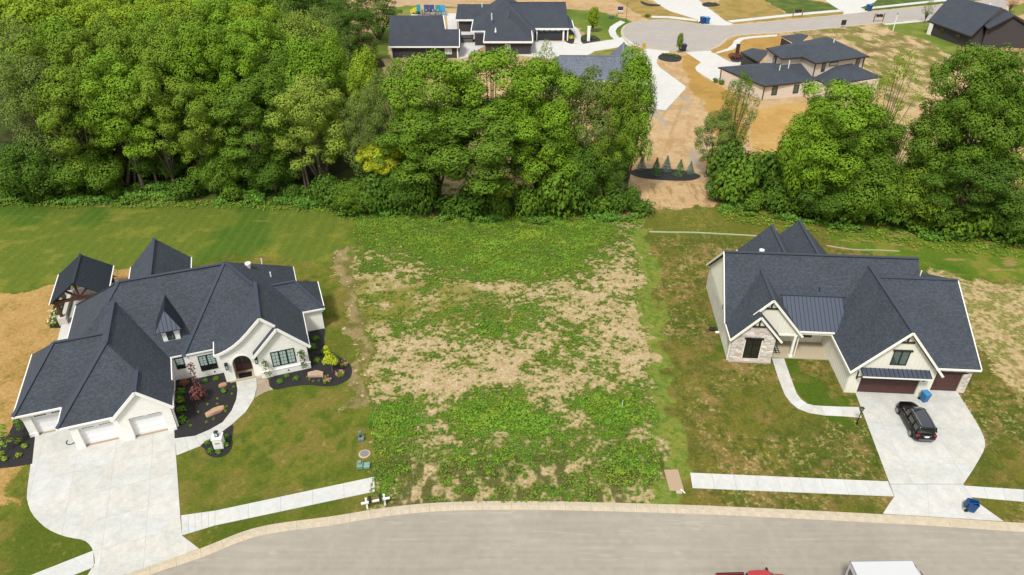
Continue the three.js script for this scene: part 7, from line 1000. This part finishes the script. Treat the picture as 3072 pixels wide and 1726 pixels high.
  beds('dark mulch bed with a white post on the lawn of the dark house', [[17.83, -187.71], [19.26, -189.38], [21.24, -187.71], [22.06, -183.25], [19.83, -181.67], [17.64, -180.35]]);
  beds('dark mulch bed along the corner of the dark house garage', [[14.79, -194.98], [15.84, -192.8], [15.5, -182.06], [14.74, -180.12], [13.42, -182.06]]);
  beds('dark mulch bed at the top edge beside the wide driveway', [[39.21, -229.07], [40.94, -225.6], [44.4, -223.91], [43.36, -222.23], [40.86, -222.01], [39.1, -225.04]], 0.055);
  beds('dark mulch bed with pale rocks right of the wide driveway', [[57.21, -225.6], [59.86, -227.33], [62.05, -223.91], [60.03, -221.68], [57, -221.35]], 0.055);
  beds('dark mulch bed at the corner of the tan house drive', [[50.87, -168.11], [53.77, -169.14], [52.87, -165.07], [50.87, -164.73]], 0.055);
  beds('slate chip bed with shrubs at the near rim of the turning circle', [[33.98, -167.42], [35.88, -171.6], [38.19, -171.24], [39.62, -169.49], [38.36, -165.07], [35.81, -164.73]], 0.055);
  const sp = 'low shrubs in the far beds';
  for (const p of [[18.12, -186.07], [18.13, -183.65], [19.32, -187.71], [20.24, -186.07], [20.72, -184.45], [14.57, -183.65], [14.95, -187.71], [36.42, -170.19], [37.14, -169.84], [38.08, -169.63], [35.63, -170.19], [38.37, -168.11], [37.6, -209.07], [38.62, -209.57], [58.96, -225.6], [60.83, -225.04]]) plant('low shrub a few pixels wide in one of the far beds round the turning circle', 'mid', 'oak', p, 1.0, { group: sp });
  for (const p of [[51.36, -168.11], [52.15, -167.42], [53.19, -168.45]]) plant('low purple brown shrub in the bed before the tan house drive', 'mid', 'red', p, 2.2, { group: 'purple shrubs before the tan house' });
  { const p = [[19.1, -182.85]][0], t = thing('white_post', 'white square post in the mulch bed right of the dark house', 'post', [p[0], 0, p[1]]); mesh('shaft', box(-0.35, 0.35, 0, 3.4, -0.35, 0.35), M.trim, t); mesh('cap', box(-0.4, 0.4, 3.4, 3.55, -0.4, 0.4), M.trim, t); }
  { const p = [[52.42, -168.45]][0], t = thing('timber_post', 'rust brown square post in the bed before the tan house', 'post', [p[0], 0, p[1]]); mesh('shaft', box(-0.35, 0.35, 0, 2.9, -0.35, 0.35), M.timber, t); mesh('cap', box(-0.38, 0.38, 2.9, 2.98, -0.38, 0.38), M.darkBeam, t); }
  { const p = [[30.77, -212.11]][0], t = thing('yard_sign', 'small navy and white yard sign on the sand by the turning circle', 'sign', [p[0], 0, p[1]]); mesh('board', box(-0.75, 0.75, 1.0, 2.0, -0.03, 0.03), std(col(60, 66, 130), 0.5), t); mesh('band', box(-0.75, 0.75, 0.75, 0.99, -0.03, 0.03), M.trim, t); for (const s of [-1, 1]) mesh('leg', rod([s * 0.6, 0, 0], [s * 0.6, 0.75, 0], 0.04), M.black, t); }
  for (const [l, x] of [['dark roofed double mailbox on wooden posts beside the long pavement', 0], ['dark double mailbox on wooden posts on the near side of the street', 1]]) { const p = [[[80.01, -208.58]][0], [[100.27, -202.95]][0]][x], t = thing('mailbox_stand', l, 'mailbox', [p[0], 0, p[1]], 0.15); for (const s of [-1, 1]) mesh('post', box(s * 1.35 - 0.1, s * 1.35 + 0.1, 0, 2.2, -0.1, 0.1), std(col(170, 128, 92), 0.8), t); mesh('beam', box(-1.5, 1.5, 1.2, 1.4, -0.08, 0.08), std(col(170, 128, 92), 0.8), t); for (const s of [-0.5, 0.5]) mesh('mailbox', at(new RoundedBoxGeometry(0.6, 0.55, 0.9, 3, 0.12), s, 1.7, 0), M.black, t); }
  { const p = [[88.01, -196.32]][0], t = thing('dark_sign', 'small dark board sign on the grass by the street', 'sign', [p[0], 0, p[1]], 0.2); mesh('board', box(-0.7, 0.7, 0.7, 2.0, -0.04, 0.04), plain.trimDark, t); mesh('leg', rod([0, 0, 0], [0, 0.7, 0], 0.06), plain.trimDark, t); }
  { const p = [[28.52, -206.61]][0], t = thing('utility_box', 'green utility boxes at the lawn edge left of the street lamp', 'utility box', [p[0], 0, p[1]]); mesh('housing', at(new RoundedBoxGeometry(1.3, 0.9, 0.9, 3, 0.1), -0.9, 0.45, 0), std(col(96, 124, 96), 0.6), t); mesh('column', at(new RoundedBoxGeometry(0.5, 1.3, 0.4, 3, 0.08), 0.6, 0.65, 0), std(col(120, 190, 120), 0.6), t); }
  { const p = [[99.83, -192.8]][0], t = thing('marker_post', 'thin white and green marker post on the grass left of the charcoal house', 'post', [p[0], 0, p[1]]); mesh('shaft', rod([0, 0, 0], [0, 4.2, 0], 0.11), M.trim, t); mesh('tip', rod([0, 4.2, 0], [0, 4.5, 0], 0.2), std(col(120, 190, 150), 0.6), t); }
  for (const [l, p] of [['grey scrub bush at the sandy edge above the pavement of the turning circle', [[37.91, -208.08]][0]], ['green bush at the left corner of the tan house', [[43, -149.72]][0]], ['dark bush at the foot of the tan house corner', [[43.98, -148.32]][0]]]) plant(l, 'big', 'oak', p, 0.33);
  plant('yellow flowering shrub in the bed by the dark house garage', 'mid', 'yellow', [[14.66, -184.45]][0], 2.2, { name: 'flowering_shrub' });
}
renderer.render(scene, camera);
